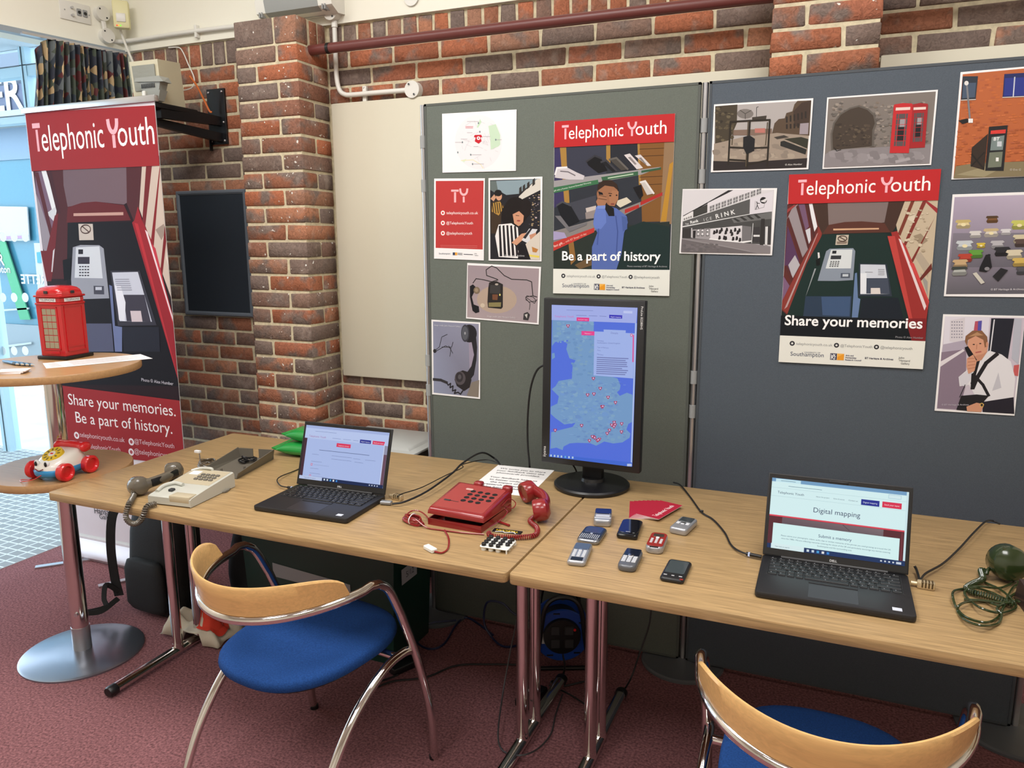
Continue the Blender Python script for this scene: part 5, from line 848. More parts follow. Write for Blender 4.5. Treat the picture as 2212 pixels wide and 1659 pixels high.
def d_s2(A):
    A.uv(0, 0, 1, 1, (222, 250, 252)); A.uv(0, 0, 1, .05, (120, 165, 205)); A.uv(.03, .005, .22, .05, (205, 240, 250)); A.text('Telephonic Youth', .05, .215, (70, 84, 110), x1=.25); ui_lines(A, ((.07, .03, .18), (.13, .1, .38)), (110, 140, 160)); ui_lines(A, ((0, .135, 1), (.0, .255, 1)), (176, 205, 212), .0005)
    for s_, u, u1 in (('About the project', .34, .44), ('News & events', .47, .55), ('Contact us', .58, .645)): A.text(s_, u, .21, (90, 104, 124), x1=u1)
    A.uv(.67, .165, .80, .245, (36, 48, 150)); A.text('Digital mapping', .685, .215, (225, 235, 250), x1=.785); A.uv(.82, .165, .955, .245, (226, 50, 84)); A.text('Send your input', .835, .215, (250, 230, 235), x1=.94); A.uv(.86, .06, .95, .115, (176, 210, 225)); A.uv(.863, .066, .947, .109, (222, 246, 250))
    A.text('Digital mapping', .5, .425, (70, 80, 110), size=.0172, al='C'); A.uv(0, .525, 1, .545, (232, 70, 90)); A.uv(0, .545, 1, .95, (92, 40, 50)); A.uv(.1, .548, .84, .66, [(112, 92, 100), (130, 112, 118), (112, 96, 104), (96, 78, 88)]); A.line([(.55, .55), (.6, .62)], .001, (70, 56, 62)); A.uv(.965, .56, .975, .95, (120, 50, 60)); A.uv(.985, 0, 1, .93, (214, 240, 246))
    A.uv(.035, .64, .955, .94, (222, 252, 252)); A.text('Submit a memory', .5, .765, (50, 66, 110), size=.0105, al='C')
    for v, s_ in ((.815, 'Please submit your photographs, videos, audio clips or written memories of the phones you used growing up around the UK'), (.855, 'since the 1980s. We are collecting memories covering the whole of the UK and particularly encourage any stories covering'), (.895, 'Southampton and the surrounding area')): A.text(s_, .5, v, (90, 110, 130), size=.0049, al='C')
    A.uv(0, .935, 1, 1, (24, 52, 100)); A.uv(.03, .93, .28, 1, (226, 248, 250)); A.text('Type here to search', .06, .975, (90, 105, 120), x1=.17); task(A, .935)
    for i in range(4): A.uv(.83+i*.028, .96, .842+i*.028, .98, (215, 225, 235), i == 0)
    A.uv(.94, .955, .975, .985, (205, 215, 228))
laptop((1.503, -.815, TT), math.radians(.5), 'open black laptop on the right table showing Digital mapping page', d_s2, 1)
# ------------------------------------------------------------------ portrait monitor
t = thing('monitor', 'black portrait monitor on round foot showing a blue map', 'monitor', (.765, -.30, TT)); mz = .072; mw, mh = .3345, .543
MB().lathe([(.121, 0), (.124, .004), (.124, .011), (.118, .016), (.04, .02)], n=64).build('foot', black, t)
MB().rbox(-.034, .034, -.002, .03, .012, .3, .006, 2).build('stand_column', black, t); MB().cyl((0, .012, .014), (0, .012, .03), .045, .04).build('swivel', black, t)
hd = bpy.data.objects.new('display', None); C.objects.link(hd); hd.parent = t; hd.location = (0, -.015, mz); hd.rotation_euler = (math.radians(-1.5), 0, math.radians(-2))
MB().rbox(-mw/2, mw/2, -.018, .012, 0, mh, .004, 2).build('housing', mat('monitor_black', (26, 27, 30), .38), hd); MB().rbox(-mw/2+.05, mw/2-.05, .012, .035, .12, .42, .01, 2).build('rear_cover', black, hd)
sw, sh = .281, .499
def d_mon(A):
    sea = (86, 116, 226); land = (120, 160, 206)
    A.uv(0, 0, 1, 1, sea)
    L = [(145, 195), (555, 215), (550, 330), (600, 420), (640, 560), (640, 690), (700, 745), (780, 770), (808, 840), (800, 880), (772, 905), (800, 940), (870, 910), (925, 930), (930, 1190), (880, 1215), (860, 1270), (900, 1310), (890, 1350), (820, 1395), (730, 1405), (640, 1385), (560, 1425), (500, 1400), (370, 1395), (300, 1400), (240, 1430), (230, 1465), (170, 1440), (110, 1450), (120, 1290), (200, 1270), (330, 1240), (360, 1200), (250, 1215), (160, 1150), (118, 1110), (120, 1040), (185, 1010), (200, 940), (130, 870), (170, 840), (200, 790), (330, 770), (340, 640), (370, 590), (310, 570), (280, 480), (300, 390), (170, 410), (140, 450)]
    A.poly(L, land); A.speck((170, 220, 540, 420), 60, [(128, 168, 200), (112, 150, 200), (134, 172, 208)], 8, 26, 2); A.speck((320, 420, 640, 740), 60, [(128, 166, 200), (112, 152, 200)], 8, 24, 3); A.speck((230, 800, 770, 1200), 170, [(126, 166, 208), (112, 150, 204), (132, 170, 204), (118, 158, 212)], 8, 28, 4); A.speck((380, 1210, 860, 1370), 70, [(126, 166, 204), (112, 150, 200)], 8, 24, 5); A.poly([(140, 520), (165, 515), (170, 560), (140, 580)], land)
    rnd = random.Random(9)
    for i in range(70): x = rnd.uniform(180, 860); y = rnd.uniform(780, 1340); A.line([(x, y), (x+rnd.uniform(15, 45), y+rnd.uniform(-3, 8))], .0006, (92, 120, 180) if i % 2 else (150, 186, 226), i == 0)
    A.poly([(145, 47), (987, 80), (975, 230), (142, 195)], (168, 180, 240)); A.line([(290, 98), (550, 106)], .0014, (130, 140, 200)); A.text('Telephonic Youth', 170, 168, (206, 120, 190), end=(360, 172)); A.poly([(708, 146), (837, 152), (835, 186), (708, 180)], (58, 54, 190)); A.text('Digital mapping', 722, 172, (215, 215, 250), end=(822, 177)); A.poly([(388, 170), (512, 175), (510, 210), (387, 206)], (236, 60, 140)); A.text('Send your input', 402, 195, (250, 215, 235), end=(495, 199))
    for x0, x1, y in ((385, 485, 150), (508, 590, 155), (615, 680, 159)): A.line([(x0, y), (x1, y+4)], .0014, (120, 130, 190))
    A.poly([(850, 108), (938, 112), (936, 136), (848, 132)], (196, 206, 250)); A.poly([(962, 230), (985, 230), (918, 1600), (900, 1598)], (176, 196, 240))
    A.poly([(560, 308), (652, 312), (652, 290), (870, 300), (868, 325), (960, 330), (935, 770), (546, 738)], (166, 186, 242)); A.poly([(434, 303), (562, 308), (560, 348), (433, 344)], (240, 70, 150)); A.text('Memory 1', 465, 332, (250, 215, 235), end=(528, 335)); A.poly([(938, 345), (950, 345), (942, 610), (930, 610)], (232, 80, 150)); A.ell(926, 347, 13, 15, (226, 80, 130), 14); A.ell(926, 347, 8, 9, (200, 215, 245), 10); A.text('Details', 722, 332, (120, 130, 190), end=(792, 337))
    for s_, x, y, x1 in (('Location', 588, 402, 650), ('Southampton, United Kingdom', 588, 425, 812), ('Type of Memory', 586, 468, 698), ('Audio', 586, 494, 620), ('Memory', 584, 536, 645)): A.text(s_, x, y, (104, 116, 176), end=(x1, y+8))
    for i in range(9): A.line([(584-i, 562+i*19.5), ((890, 862, 876, 872, 880, 826, 884, 870, 856)[i], 576+i*19.5)], .003, (118, 128, 184), i == 0)
    for x, y in ((303, 252), (545, 767), (611, 864), (486, 926), (548, 917), (687, 951), (759, 1003), (625, 1042), (634, 1040), (423, 1224), (163, 1268), (744, 1196), (719, 1222), (752, 1220), (741, 1238), (818, 1210), (697, 1272), (674, 1303), (815, 1290), (540, 1335), (528, 1333), (550, 1345), (499, 1372), (576, 1372), (598, 1358), (585, 1366)): A.poly([(x-16, y-2), (x-15, y-13), (x+15, y-13), (x+16, y-2), (x+9, y+10), (x, y+20), (x-9, y+10)], (178, 36, 84)); A.ell(x, y-1, 8, 9, (205, 190, 226), 12)
    A.poly([(100, 1500), (914, 1590), (912, 1632), (100, 1530)], (70, 110, 216)); 
    for i, x in enumerate((120, 155, 188, 222, 260, 296, 332)): A.rect(x-8, 1504+i*3.7, x+8, 1524+i*3.7, (190, 214, 240) if i != 4 else (110, 180, 235), i == 0)
    A.rect(866, 1602, 912, 1626, (190, 205, 240))
A = Art(sw, sh, [(145, 47), (987, 80), (912, 1632), (100, 1525)]); d_mon(A); A.build('screen', SCREEN, hd, Matrix.Translation((-sw/2+.003, -.0185, .022+sh)) @ FACE)
B = Art(.01, .05); me_ = B.build
t2 = MB()
v, f, a, b_ = txt_mesh('iiyama', False); k = .035/(b_-a); t2.add([(0, 0, (X-a)*k) if False else (-Y_*k, 0, (X-a)*k) for X, Y_ in v], f); t2.build('maker_mark', whitem, hd, loc=(-mw/2+.016, -.0186, .02))
v, f, a, b_ = txt_mesh('ProLite B2280HS', False); k = .07/(b_-a); t2 = MB(); t2.add([(Y_*k, 0, -(X-a)*k) for X, Y_ in v], f); t2.build('model_mark', whitem, hd, loc=(mw/2-.013, -.0186, .525))
# ------------------------------------------------------------------ mobile phones
silver = mat('silver_plastic', (176, 178, 184), .3, .6); glassy = mat('dark_phone_glass', (14, 16, 24), .08, coat=.5); scr_b = mat('blue_grey_lcd', (74, 84, 104), .12); keyw = mat('silver_keys', (205, 206, 210), .35, .3); redp = mat('red_phone_cover', (142, 36, 32), .3); pgrey = mat('gunmetal_plastic', (104, 106, 112), .35, .4); scr_d = mat('dark_lcd', (52, 58, 62), .15); amber = mat('amber_lcd', (62, 50, 46), .2)
def mobile(label, c, rz, w, l, h, body, parts, r=.006, vert=.01):
    t = thing('mobile_phone', label, 'mobile phone', (c[0], c[1], TT), math.radians(rz), 'old mobile phones on the right table')
    MB().rbox(-w/2, w/2, -l/2, l/2, .0, h, r, 3, vert=vert).build('body', body, t)
    for nm, m_, rects, dz in parts:
        b = MB()
        for x0, y0, x1, y1 in rects: b.rbox(x0*w, x1*w, y0*l, y1*l, h-.001, h+dz, min(.0006, dz*.45), 1, vert=(.3 if nm in ('face', 'keys', 'centre_key') else .12)*min((x1-x0)*w, (y1-y0)*l))
        b.build(nm, m_, t)
    return t
def grid(x0, y0, x1, y1, nx, ny, g=.2):
    dx = (x1-x0)/nx; dy = (y1-y0)/ny; return [(x0+i*dx+dx*g/2, y0+j*dy+dy*g/2, x0+(i+1)*dx-dx*g/2, y0+(j+1)*dy-dy*g/2) for i in range(nx) for j in range(ny)]
mobile('closed silver and navy flip phone nearest the monitor foot', (.889, -.595), 14, .05, .094, .022, silver, [('outer_display', glassy, [(-.46, .02, .46, .47)], .0012), ('hinge_band', keyw, [(-.4, -.22, .4, -.08)], .0015), ('lower_band', keyw, [(-.47, -.36, .47, -.3)], .001)])
mobile('black keyboard phone with silver rim between flip phone and silver handset', (.897, -.727), 2, .062, .105, .014, mat('blackberry_rim', (150, 152, 156), .25, .8), [('face', mat('navy_face', (26, 30, 44), .18), [(-.46, -.42, .46, .46)], .001), ('display', mat('navy_lcd', (44, 56, 90), .12), [(-.38, .02, .38, .42)], .0015), ('keys', keyw, grid(-.42, -.4, .42, -.1, 10, 4, .5), .002), ('track_button', alu, [(-.06, -.08, .06, -.01)], .002)], vert=.014)
mobile('silver candybar phone at the table front with blue-grey screen', (.906, -.862), 8, .047, .124, .015, silver, [('display', scr_b, [(-.42, .12, .42, .44)], .001), ('keys', keyw, grid(-.4, -.28, .4, .08, 3, 5, .3), .0016), ('speaker_plate', black, [(-.32, -.46, .32, -.3)], .0008), ('joystick', alu, [(-.09, .04, .09, .11)], .0025)])
mobile('glossy black touch phone in the middle of the group', (.981, -.645), 6, .058, .122, .015, mat('piano_black', (16, 16, 19), .12), [('face', glassy, [(-.47, -.38, .47, .47)], .0008), ('logo', silver, [(-.1, -.34, .1, -.31)], .0012)])
mobile('dark grey candybar phone with navy screen and silver keys', (1.035, -.853), 3, .046, .112, .018, pgrey, [('display', mat('navy_gloss', (22, 28, 44), .08), [(-.42, .06, .42, .46)], .001), ('keys', keyw, grid(-.42, -.3, .42, .04, 3, 4, .16), .0016), ('centre_key', chrome, [(-.16, .02, .16, .12)], .0025)], vert=.016)
mobile('small red and silver candybar phone', (1.073, -.722), 3, .046, .106, .02, silver, [('face', redp, [(-.46, -.44, .46, .46)], .001), ('display', amber, [(-.3, .18, .3, .38)], .0016), ('keys', keyw, grid(-.4, -.26, .4, .06, 3, 4, .4), .0022), ('centre_key', whitem, [(-.1, .06, .1, .14)], .003), ('charge_port', black, [(-.25, -.49, .25, -.44)], .0005)], vert=.017)
mobile('silver slider phone lying nearest the right laptop cable', (1.115, -.570), -9, .05, .1, .02, silver, [('display', scr_d, [(-.36, .06, .36, .44)], .001), ('keys', keyw, grid(-.4, -.14, .4, .02, 3, 2, .25), .0014), ('centre_key', black, [(-.12, -.05, .12, 0)], .002)])
mobile('black touchscreen phone with three silver touch marks at right', (1.152, -.868), 0, .058, .118, .012, mat('matte_black_phone', (26, 26, 28), .35), [('display', mat('grey_lcd_off', (62, 70, 74), .1), [(-.4, -.22, .4, .42)], .0006), ('touch_keys', keyw, [(-.38, -.36, -.24, -.33), (-.06, -.36, .06, -.33), (.24, -.36, .38, -.33)], .0008), ('corner_key', redp, [(.32, -.49, .46, -.44)], .0008)])
# ------------------------------------------------------------------ fan of cards
for i in range(8):
    top = i == 7; t = thing('leaflet_card', 'red Telephonic Youth card on top of the fanned stack' if top else ('lowest', 'second lowest', 'third lowest', 'fourth lowest', 'fourth from top', 'third from top', 'second from top')[i]+' red card of the fanned stack', 'card', (0, 0, 0), group='fanned red cards')
    a = math.radians(74+4.2*(7-i)); d = Vector((math.cos(a), math.sin(a), 0)); c = Vector((1.004-.0022*(7-i), -.535, 0))+d*.0745
    t.location = (c.x, c.y, TT+.0013*i); t.rotation_euler.z = a
    MB().box(-.0745, .0745, -.037, .037, 0, .0012).build('card', mat('card_white', (226, 205, 210), .5), t)
    A = Art(.149, .074); A.uv(0, 0, 1, 1, (164, 32, 54))
    if top: wordmark(A, (.016, .058), (.128, .058), .0145)
    A.build('printed_face', PRINT, t, loc=(-.0745, .037, .00125))
# ------------------------------------------------------------------ notice on the left table
def flat_sheet(name, label, pts, z, draw, quad=None, w=.297, h=.21, cat='paper sheet'):
    """sheet lying flat; pts = world centre and angle"""
    (cx, cy), a = pts; t = thing(name, label, cat, (cx, cy, z), a); MB().box(-w/2, w/2, -h/2, h/2, 0, .0005).build('sheet', mat('white_paper', (235, 233, 232), .6), t)
    A = Art(w, h); draw(A); A.build('printed_text', PRINT, t, loc=(-w/2, h/2, .0006))['kind'] = 'stuff'; return t
def d_note(A):
    for i, s_ in enumerate(('We invite you to share', 'your feedback using the', 'phonecards provided.', '', 'Your feedback helps us', 'to better understand', 'the impact of our', 'research project and', 'helps future activities.')):
        if s_: A.text(s_, .5, .14+i*.087, (60, 58, 66), size=.018, al='C', bold=True)
p = [tb(*q) for q in ((1075, 1009.7), (1195, 1019.9))]; an = math.atan2(p[1].y-p[0].y, p[1].x-p[0].x)
flat_sheet('notice_sheet', 'white feedback notice lying behind the red telephone', ((.497, -.335), math.radians(4)), TT, d_note, w=.21, h=.297)
# ------------------------------------------------------------------ red telephone
redt = mat('red_telephone_plastic', (138, 32, 34), .24, coat=.25); redi = mat('red_telephone_matt', (156, 60, 56), .45); redd = mat('dark_red_inside', (92, 16, 20), .5)
def handset_mesh(L=.2, rc=.03, hd_=.022):
    """handset along x; cups point to -z"""
    m = MB(); prof = []
    n = 22
    for i in range(n+1):
        u = -1+2*i/n; x = u*L/2*.98; z = .03*(1-u*u)-.005; e = abs(u); wy = .0165+.011*max(0, (e-.55)/.45); hz = .012+.006*max(0, (e-.6)/.4)
        if e > .95: wy *= .75; hz *= .8
        prof.append([(x, wy*math.cos(a), z+hz*math.sin(a)) for a in [2*pi*k/18 for k in range(18)]])
    m.loft(prof)
    return m
def cups(hs, L, rc, depth, mt):
    for s_ in (-1, 1):
        m = MB()
        ax = Vector((-s_*.28, 0, -1)).normalized(); c = Vector((s_*L*.405, 0, .012)); a = ax.orthogonal().normalized(); b = ax.cross(a)
        m.loft([m.ring(c+ax*q, a*r_, b*r_, 24) for q, r_ in ((-.008, rc*.5), (.0, rc*.9), (.008, rc), (depth, rc), (depth+.004, rc*.93), (depth+.004, rc*.75), (depth, rc*.6))])
        m.build('earpiece' if s_ > 0 else 'mouthpiece', mt, hs)
T = thing('telephone', 'red push-button telephone with its keypad removed and lid ajar', 'telephone', (.523, -.712, TT), math.radians(-2))
def tray(m, x0, x1, y0, y1, h, th, z0=0):
    m.box(x0, x1, y0, y1, z0, z0+th); m.box(x0, x0+th, y0, y1, z0+th, z0+h); m.box(x1-th, x1, y0, y1, z0+th, z0+h); m.box(x0+th, x1-th, y0, y0+th, z0+th, z0+h); m.box(x0+th, x1-th, y1-th, y1, z0+th, z0+h); return m
tray(MB(), -.085, .085, -.1, .1, .02, .003).build('base_tray', redt, T); MB().rbox(-.06, .06, -.05, .07, .003, .016, .002).build('circuit_board', mat('circuit_dark', (40, 30, 34), .5), T)
LID = bpy.data.objects.new('lid', None); C.objects.link(LID); LID.parent = T; LID.location = (0, .0, .0275); LID.rotation_euler = (math.radians(-3.5), math.radians(2), math.radians(3))
m = MB(); lw_, ld = .087, .103; zf, zb_ = .020, .046
R = []
for x, e in ((-lw_, .006), (-lw_+.003, .001), (-lw_+.008, 0), (lw_-.008, 0), (lw_-.003, .001), (lw_, .006)): R.append([(x, -ld, 0), (x, -ld-.001+e*.5, zf*.5), (x, -ld+.003+e*.4, zf-.003-e), (x, -ld+.01, zf-e), (x, ld-.012, zb_-e), (x, ld-.004, zb_-.004-e), (x, ld, .01), (x, ld, 0)])
m.loft(R); m.build('cover', redt, LID, 50)
sl = math.atan2(zb_-zf, 2*ld-.022); FM = Matrix.Translation((0, -.001, (zf+zb_)/2)) @ Matrix.Rotation(sl, 4, 'X')
fp = MB().rbox(-.076, .076, -.088, .086, -.001, .0008, .0004, 1, vert=.008); fp.xf(FM); fp.build('face_plate', redi, LID)
for r_ in range(4):
    for c_ in range(4):
        if r_ == 3 and c_ == 3: continue
        h_ = MB(); h_.cyl((-.012+c_*.0232, .042-r_*.0232, .0006), (-.012+c_*.0232, .042-r_*.0232, .0013), .0082, n=20); h_.xf(FM); h_.build('button_hole', black, LID)
h_ = MB().rbox(-.040, -.016, .046, .057, .0005, .002, .0006, 1, vert=.005); h_.xf(FM); h_.build('number_window', mat('number_window', (205, 170, 160), .2), LID); h_ = MB().rbox(-.066, -.046, -.046, -.038, .0005, .0025, .0007, 1); h_.xf(FM); h_.build('slide_switch', dark, LID); h_ = MB().box(-.046, -.02, -.043, -.041, .0005, .0015); h_.xf(FM); h_.build('slide_slot', dark, LID)
for x in (-.02, .074): MB().rbox(x-.014, x+.014, .084, .112, .03, .056, .007, 3).build('cradle_prong', redt, LID)
hs = thing('telephone_handset', 'red telephone handset standing on edge beside its phone', 'handset', (.682, -.598, TT+.0325)); hs.rotation_euler = (math.radians(-78), 0, math.radians(-56))
hs.scale = (1.1, 1.1, 1.1); hs.location.z = TT+.0385; hm = handset_mesh(); hm.build('handle', redt, hs); cups(hs, .2, .0295, .03, redt)
lines = lambda pts, r, n=8, k=6: MB().tube(spl(pts, k), r, n)
cc = thing('curly_cord', 'red curly cord between red handset and telephone', 'cord', (0, 0, 0)); R_ = lambda x, y, h=0: tb(820+x*.226, 960+y*.226, h)
MB().tube(coil([R_(1480, 690, .01), R_(1440, 735, .008), R_(1505, 800, .008), R_(1490, 865, .008), R_(1380, 885, .008), R_(1200, 885, .008), R_(1070, 875, .008), R_(1040, 845, .01)], .006, .006, 8), .0019, 5).build('coil', redt, cc)
cc = thing('line_cord', 'red bundled line cord tied with white string left of the red telephone', 'cord', (0, 0, 0))
pts = [R_(500, 750, .004), R_(420, 660, .012), R_(340, 630, .014), R_(270, 660, .012), R_(280, 710, .01)]
for i in range(7):
    o = i*.0032; s_ = 1-i*.045
    for q in range(8): a = 2*pi*q/8+(.3 if i % 2 else 0); c0 = R_(320, 755, 0); pts.append(c0+Vector((math.cos(a)*.041*s_*math.cos(-.3)-math.sin(a)*.015*s_*math.sin(-.3), math.cos(a)*.041*s_*math.sin(-.3)+math.sin(a)*.015*s_*math.cos(-.3), .004+.0028*i+.002*math.sin(a*2+i))))
pts += [R_(450, 795, .004), R_(600, 820, .003), R_(800, 845, .003), R_(1000, 860, .003)]
lines(pts, .0021, 6, 4).build('cord_run', redt, cc); lines([R_(620, 820, .003), R_(660, 900, .003), R_(655, 990, .003), R_(600, 1035, .003), R_(525, 1025, .004)], .0026, 6).build('cord_end', redt, cc)
c0 = R_(315, 755, 0); MB().tube([c0+Vector((0, .022*math.cos(a), .014+.0135*math.sin(a))) for a in [2*pi*i/20 for i in range(20)]], .0016, 5, True).build('string_tie', whitem, cc)
cl = MB().rbox(-.021, .021, -.009, .009, 0, .011, .002, 1); cl2 = cl.build('plug', mat('clear_white_plastic', (226, 224, 218), .3), cc); q = R_(485, 1015); cl2.location = q; cl2.rotation_euler.z = math.radians(-28)
cc = thing('loose_wire', 'thin red wires hanging out at the right of the red telephone', 'wire', (0, 0, 0))
lines([R_(1170, 590, .04), R_(1240, 520, .045), R_(1300, 560, .03), R_(1270, 610, .02), R_(1190, 590, .03)], .0015, 6).build('wire', redt, cc); lines([R_(1190, 610, .03), R_(1220, 650, .02), R_(1150, 730, .012), R_(1050, 790, .02)], .0015, 6).build('wire', redt, cc); lines([R_(1130, 735, .006), R_(1200, 760, .004), R_(1240, 775, .004)], .0036, 8).build('sleeve', redt, cc)
t = thing('label_plate', 'small black plate with yellow lettering beside red telephone', 'label', R_(1220, 835), math.radians(4)); MB().rbox(-.042, .042, -.013, .013, 0, .002, .001, 1).build('plate', black, t); B = Art(.08, .022); B.text('TELECOM', .1, .75, (226, 190, 40), x1=.9, bold=True); B.build('lettering', PRINT, t, Matrix.Translation((.04, -.011, .0022)) @ Matrix.Rotation(pi, 4, 'Z'))
MB().tube(spl([(-.03, -.016, .003), (-.01, -.01, .004), (.0, -.017, .004), (.02, -.008, .004), (.03, -.016, .003)], 5), .0012, 5).build('string_tie', whitem, t)
t = thing('keypad', 'white loose keypad with black buttons at the table front', 'keypad', (.687, -.885, TT), math.radians(3)); kwm = mat('keypad_white', (226, 226, 220), .4)
MB().rbox(-.04, .04, -.036, .036, .009, .012, .001, 1, vert=.008).build('plate', kwm, t)
for i in range(4):
    for j in range(4):
        if i == 3 and j == 0: continue
        x = -.03+i*.02; y = -.026+j*.0175; MB().cyl((x, y, 0.0), (x, y, .009), .007, n=14).build('socket', kwm, t); MB().lathe([(.0062, .012), (.0062, .018), (.005, .0195), (.003, .0188)], (x, y, 0), 16).build('button', black, t)
for x, y in ((.038, .03), (.036, -.034)): MB().cyl((x, y, 0), (x, y, .01), .002).build('pin', kwm, t)
# ------------------------------------------------------------------ white desk telephone, grey handset, tray
wt = mat('ivory_telephone_plastic', (190, 190, 180), .3, coat=.2); wtd = mat('ivory_inset', (186, 174, 148), .4); gt = mat('grey_telephone_plastic', (96, 89, 78), .22, coat=.3); gtd = mat('taupe_shell', (104, 98, 88), .35)
Wq = lambda x, y, h=0: tb(240+x*.17179, 960+y*.17179, h)
T = thing('telephone', 'ivory push-button telephone base on the left table end', 'telephone', (-.385, -.868, TT), math.radians(6))
m = MB(); w0, d0_ = .078, .108
prof = [(-d0_, .004), (-d0_, .026), (-d0_+.008, .030), (-.035, .038), (-.015, .040), (d0_-.004, .052), (d0_, .046), (d0_, .004)]
m.loft([[(x, y*(1 if abs(x) < .0779 else .995), z if abs(x) < .0779 else z-.002) for y, z in prof] for x in (-w0, -w0+.004, w0-.004, w0)]); m.build('body', wt, T)
MB().rbox(-w0+.01, w0-.005, -d0_+.01, d0_-.01, 0, .006, .002, 1).build('underside', black, T)
fm = Matrix.Translation((0, .045, .0462)) @ Matrix.Rotation(math.atan2(.012, .119), 4, 'X')
b = MB().rbox(-.07, .07, -.055, .056, -.001, .0008, .0004, 1); b.xf(fm); b.build('inset_panel', wtd, T); b = MB().box(-.06, -.025, .012, .040, .0005, .0014); b.xf(fm); b.build('number_card', whitem, T)
km = mat('grey_keys', (112, 108, 100), .35)
for i in range(4):
    for j in range(3): b = MB().rbox(-.012+i*.0185, .001+i*.0185, -.025+j*.018, -.015+j*.018, .0005, .005, .001, 1); b.xf(fm); b.build('key', km, T)
b = MB(); b.rbox(-.03, -.014, -.075, -.058, .033, .041, .002, 1); b.build('hook_switch', dark, T)
MB().tube(spl([(-.062, -.085, .034), (-.066, -.05, .041), (-.045, -.025, .0445), (-.01, -.03, .043)], 6), .006, 10).build('handset_rest', wt, T); MB().rbox(.0, .076, -.1085, -.07, .012, .0345, .004, 2).build('front_block', wtd, T); MB().tube(spl([(-.07, .085, .05), (-.045, .1, .056), (-.005, .1, .058), (.0, .1, .05)], 6), .005, 10).build('handset_rest', wt, T)
hs = thing('telephone_handset', 'taupe grey handset lying left of the ivory telephone', 'handset', (-.548, -.852, TT+.0365)); hs.rotation_euler = (math.radians(180-8), 0, math.radians(98))
hs.rotation_euler = (math.radians(82), 0, math.radians(97)); hs.location.z = TT+.0325
handset_mesh(.215).build('handle', gt, hs); cups(hs, .215, .03, .034, gt); MB().rbox(-.06, .06, -.012, .012, .02, .034, .004, 2).build('open_back', black, hs)
cc = thing('curly_cord', 'grey curly cord looping over the front edge of the left table', 'cord', (0, 0, 0))
def fr(px, py, y): return onY(px, py, y)
yo = YF-.012
MB().tube(coil([Wq(285, 560, .03), Wq(290, 620, .012), Wq(265, 680, .011), Vector((fr(280, 1088, YF).x, YF-.002, TT+.011)), fr(272, 1108, yo-.004), fr(274, 1122, yo-.006), fr(286, 1131, yo-.006), fr(300, 1128, yo-.004), fr(309, 1114, yo-.003), Vector((fr(318, 1099, YF).x, YF-.002, TT+.011)), Wq(520, 755, .011), Wq(570, 740, .012)], .0068, .0062, 8), .0026, 5).build('coil', gt, cc)
T = thing('telephone_base_shell', 'dark taupe empty telephone shell lying upside down', 'telephone shell', (-.462, -.578, TT), math.radians(11))
m = MB(); x0, x1, y0, y1 = -.074, .074, -.122, .122
m.hexa([(x0+.008, y0, 0), (x1-.008, y0, 0), (x1-.008, y1, 0), (x0+.008, y1, 0), (x0+.008, y0, .004), (x1-.008, y0, .004), (x1-.008, y1, .004), (x0+.008, y1, .004)])
for a, b_ in (((x0+.008, y0), (x0+.008, y1)), ((x1-.008, y0), (x1-.008, y1))): s_ = -1 if a[0] < 0 else 1; m.hexa([(a[0]-.002*s_, a[1], .003), (a[0]+.001*s_, a[1], .003), (b_[0]+.001*s_, b_[1], .003), (b_[0]-.002*s_, b_[1], .003), (a[0]+.006*s_, a[1], .022), (a[0]+.009*s_, a[1], .022), (b_[0]+.009*s_, b_[1], .04), (b_[0]+.006*s_, b_[1], .04)])
for a, b_ in ((x0+.004, -.012), (.012, x1-.004)): m.box(a, b_, y1-.004, y1, .003, .038)
m.build('shell', gtd, T)
rnd = random.Random(2); w_ = [(rnd.uniform(-.03, .03), .05+rnd.uniform(-.025, .025), .008+rnd.uniform(0, .02)) for i in range(14)]; MB().tube(spl(w_, 5), .003, 6).build('wire_tangle', black, T)
for x, y in ((-.03, -.06), (.035, -.02), (.02, .085)): MB().cyl((x, y, .003), (x, y, .014), .004).build('screw_post', gtd, T)
cc = thing('line_cord', 'grey coiled line cord with white plug behind the grey handset', 'cord', (0, 0, 0)); c0 = Wq(1215, 270); pts = []
for i in range(5):
    for q in range(8): a = 2*pi*q/8; pts.append(c0+Vector((.036*math.cos(a)*(1-.06*i), .03*math.sin(a)*(1-.05*i), .004+.004*i+.002*math.sin(a*3+i))))
pts += [Wq(1135, 250, .02), Wq(1110, 120, .03)]
lines([Wq(1010, 400, .003), Wq(1070, 320, .003)]+pts, .0021, 6, 4).build('cord_run', gt, cc); MB().rbox(-.012, .012, -.006, .006, 0, .009, .001, 1).build('plug', whitem, cc, loc=Wq(1090, 105, .026)); lines([Wq(1480, 480, .004), Wq(1510, 530, .003), Wq(1460, 590, .003), Wq(1400, 605, .003)], .0018, 6).build('cord_tail', gt, cc)
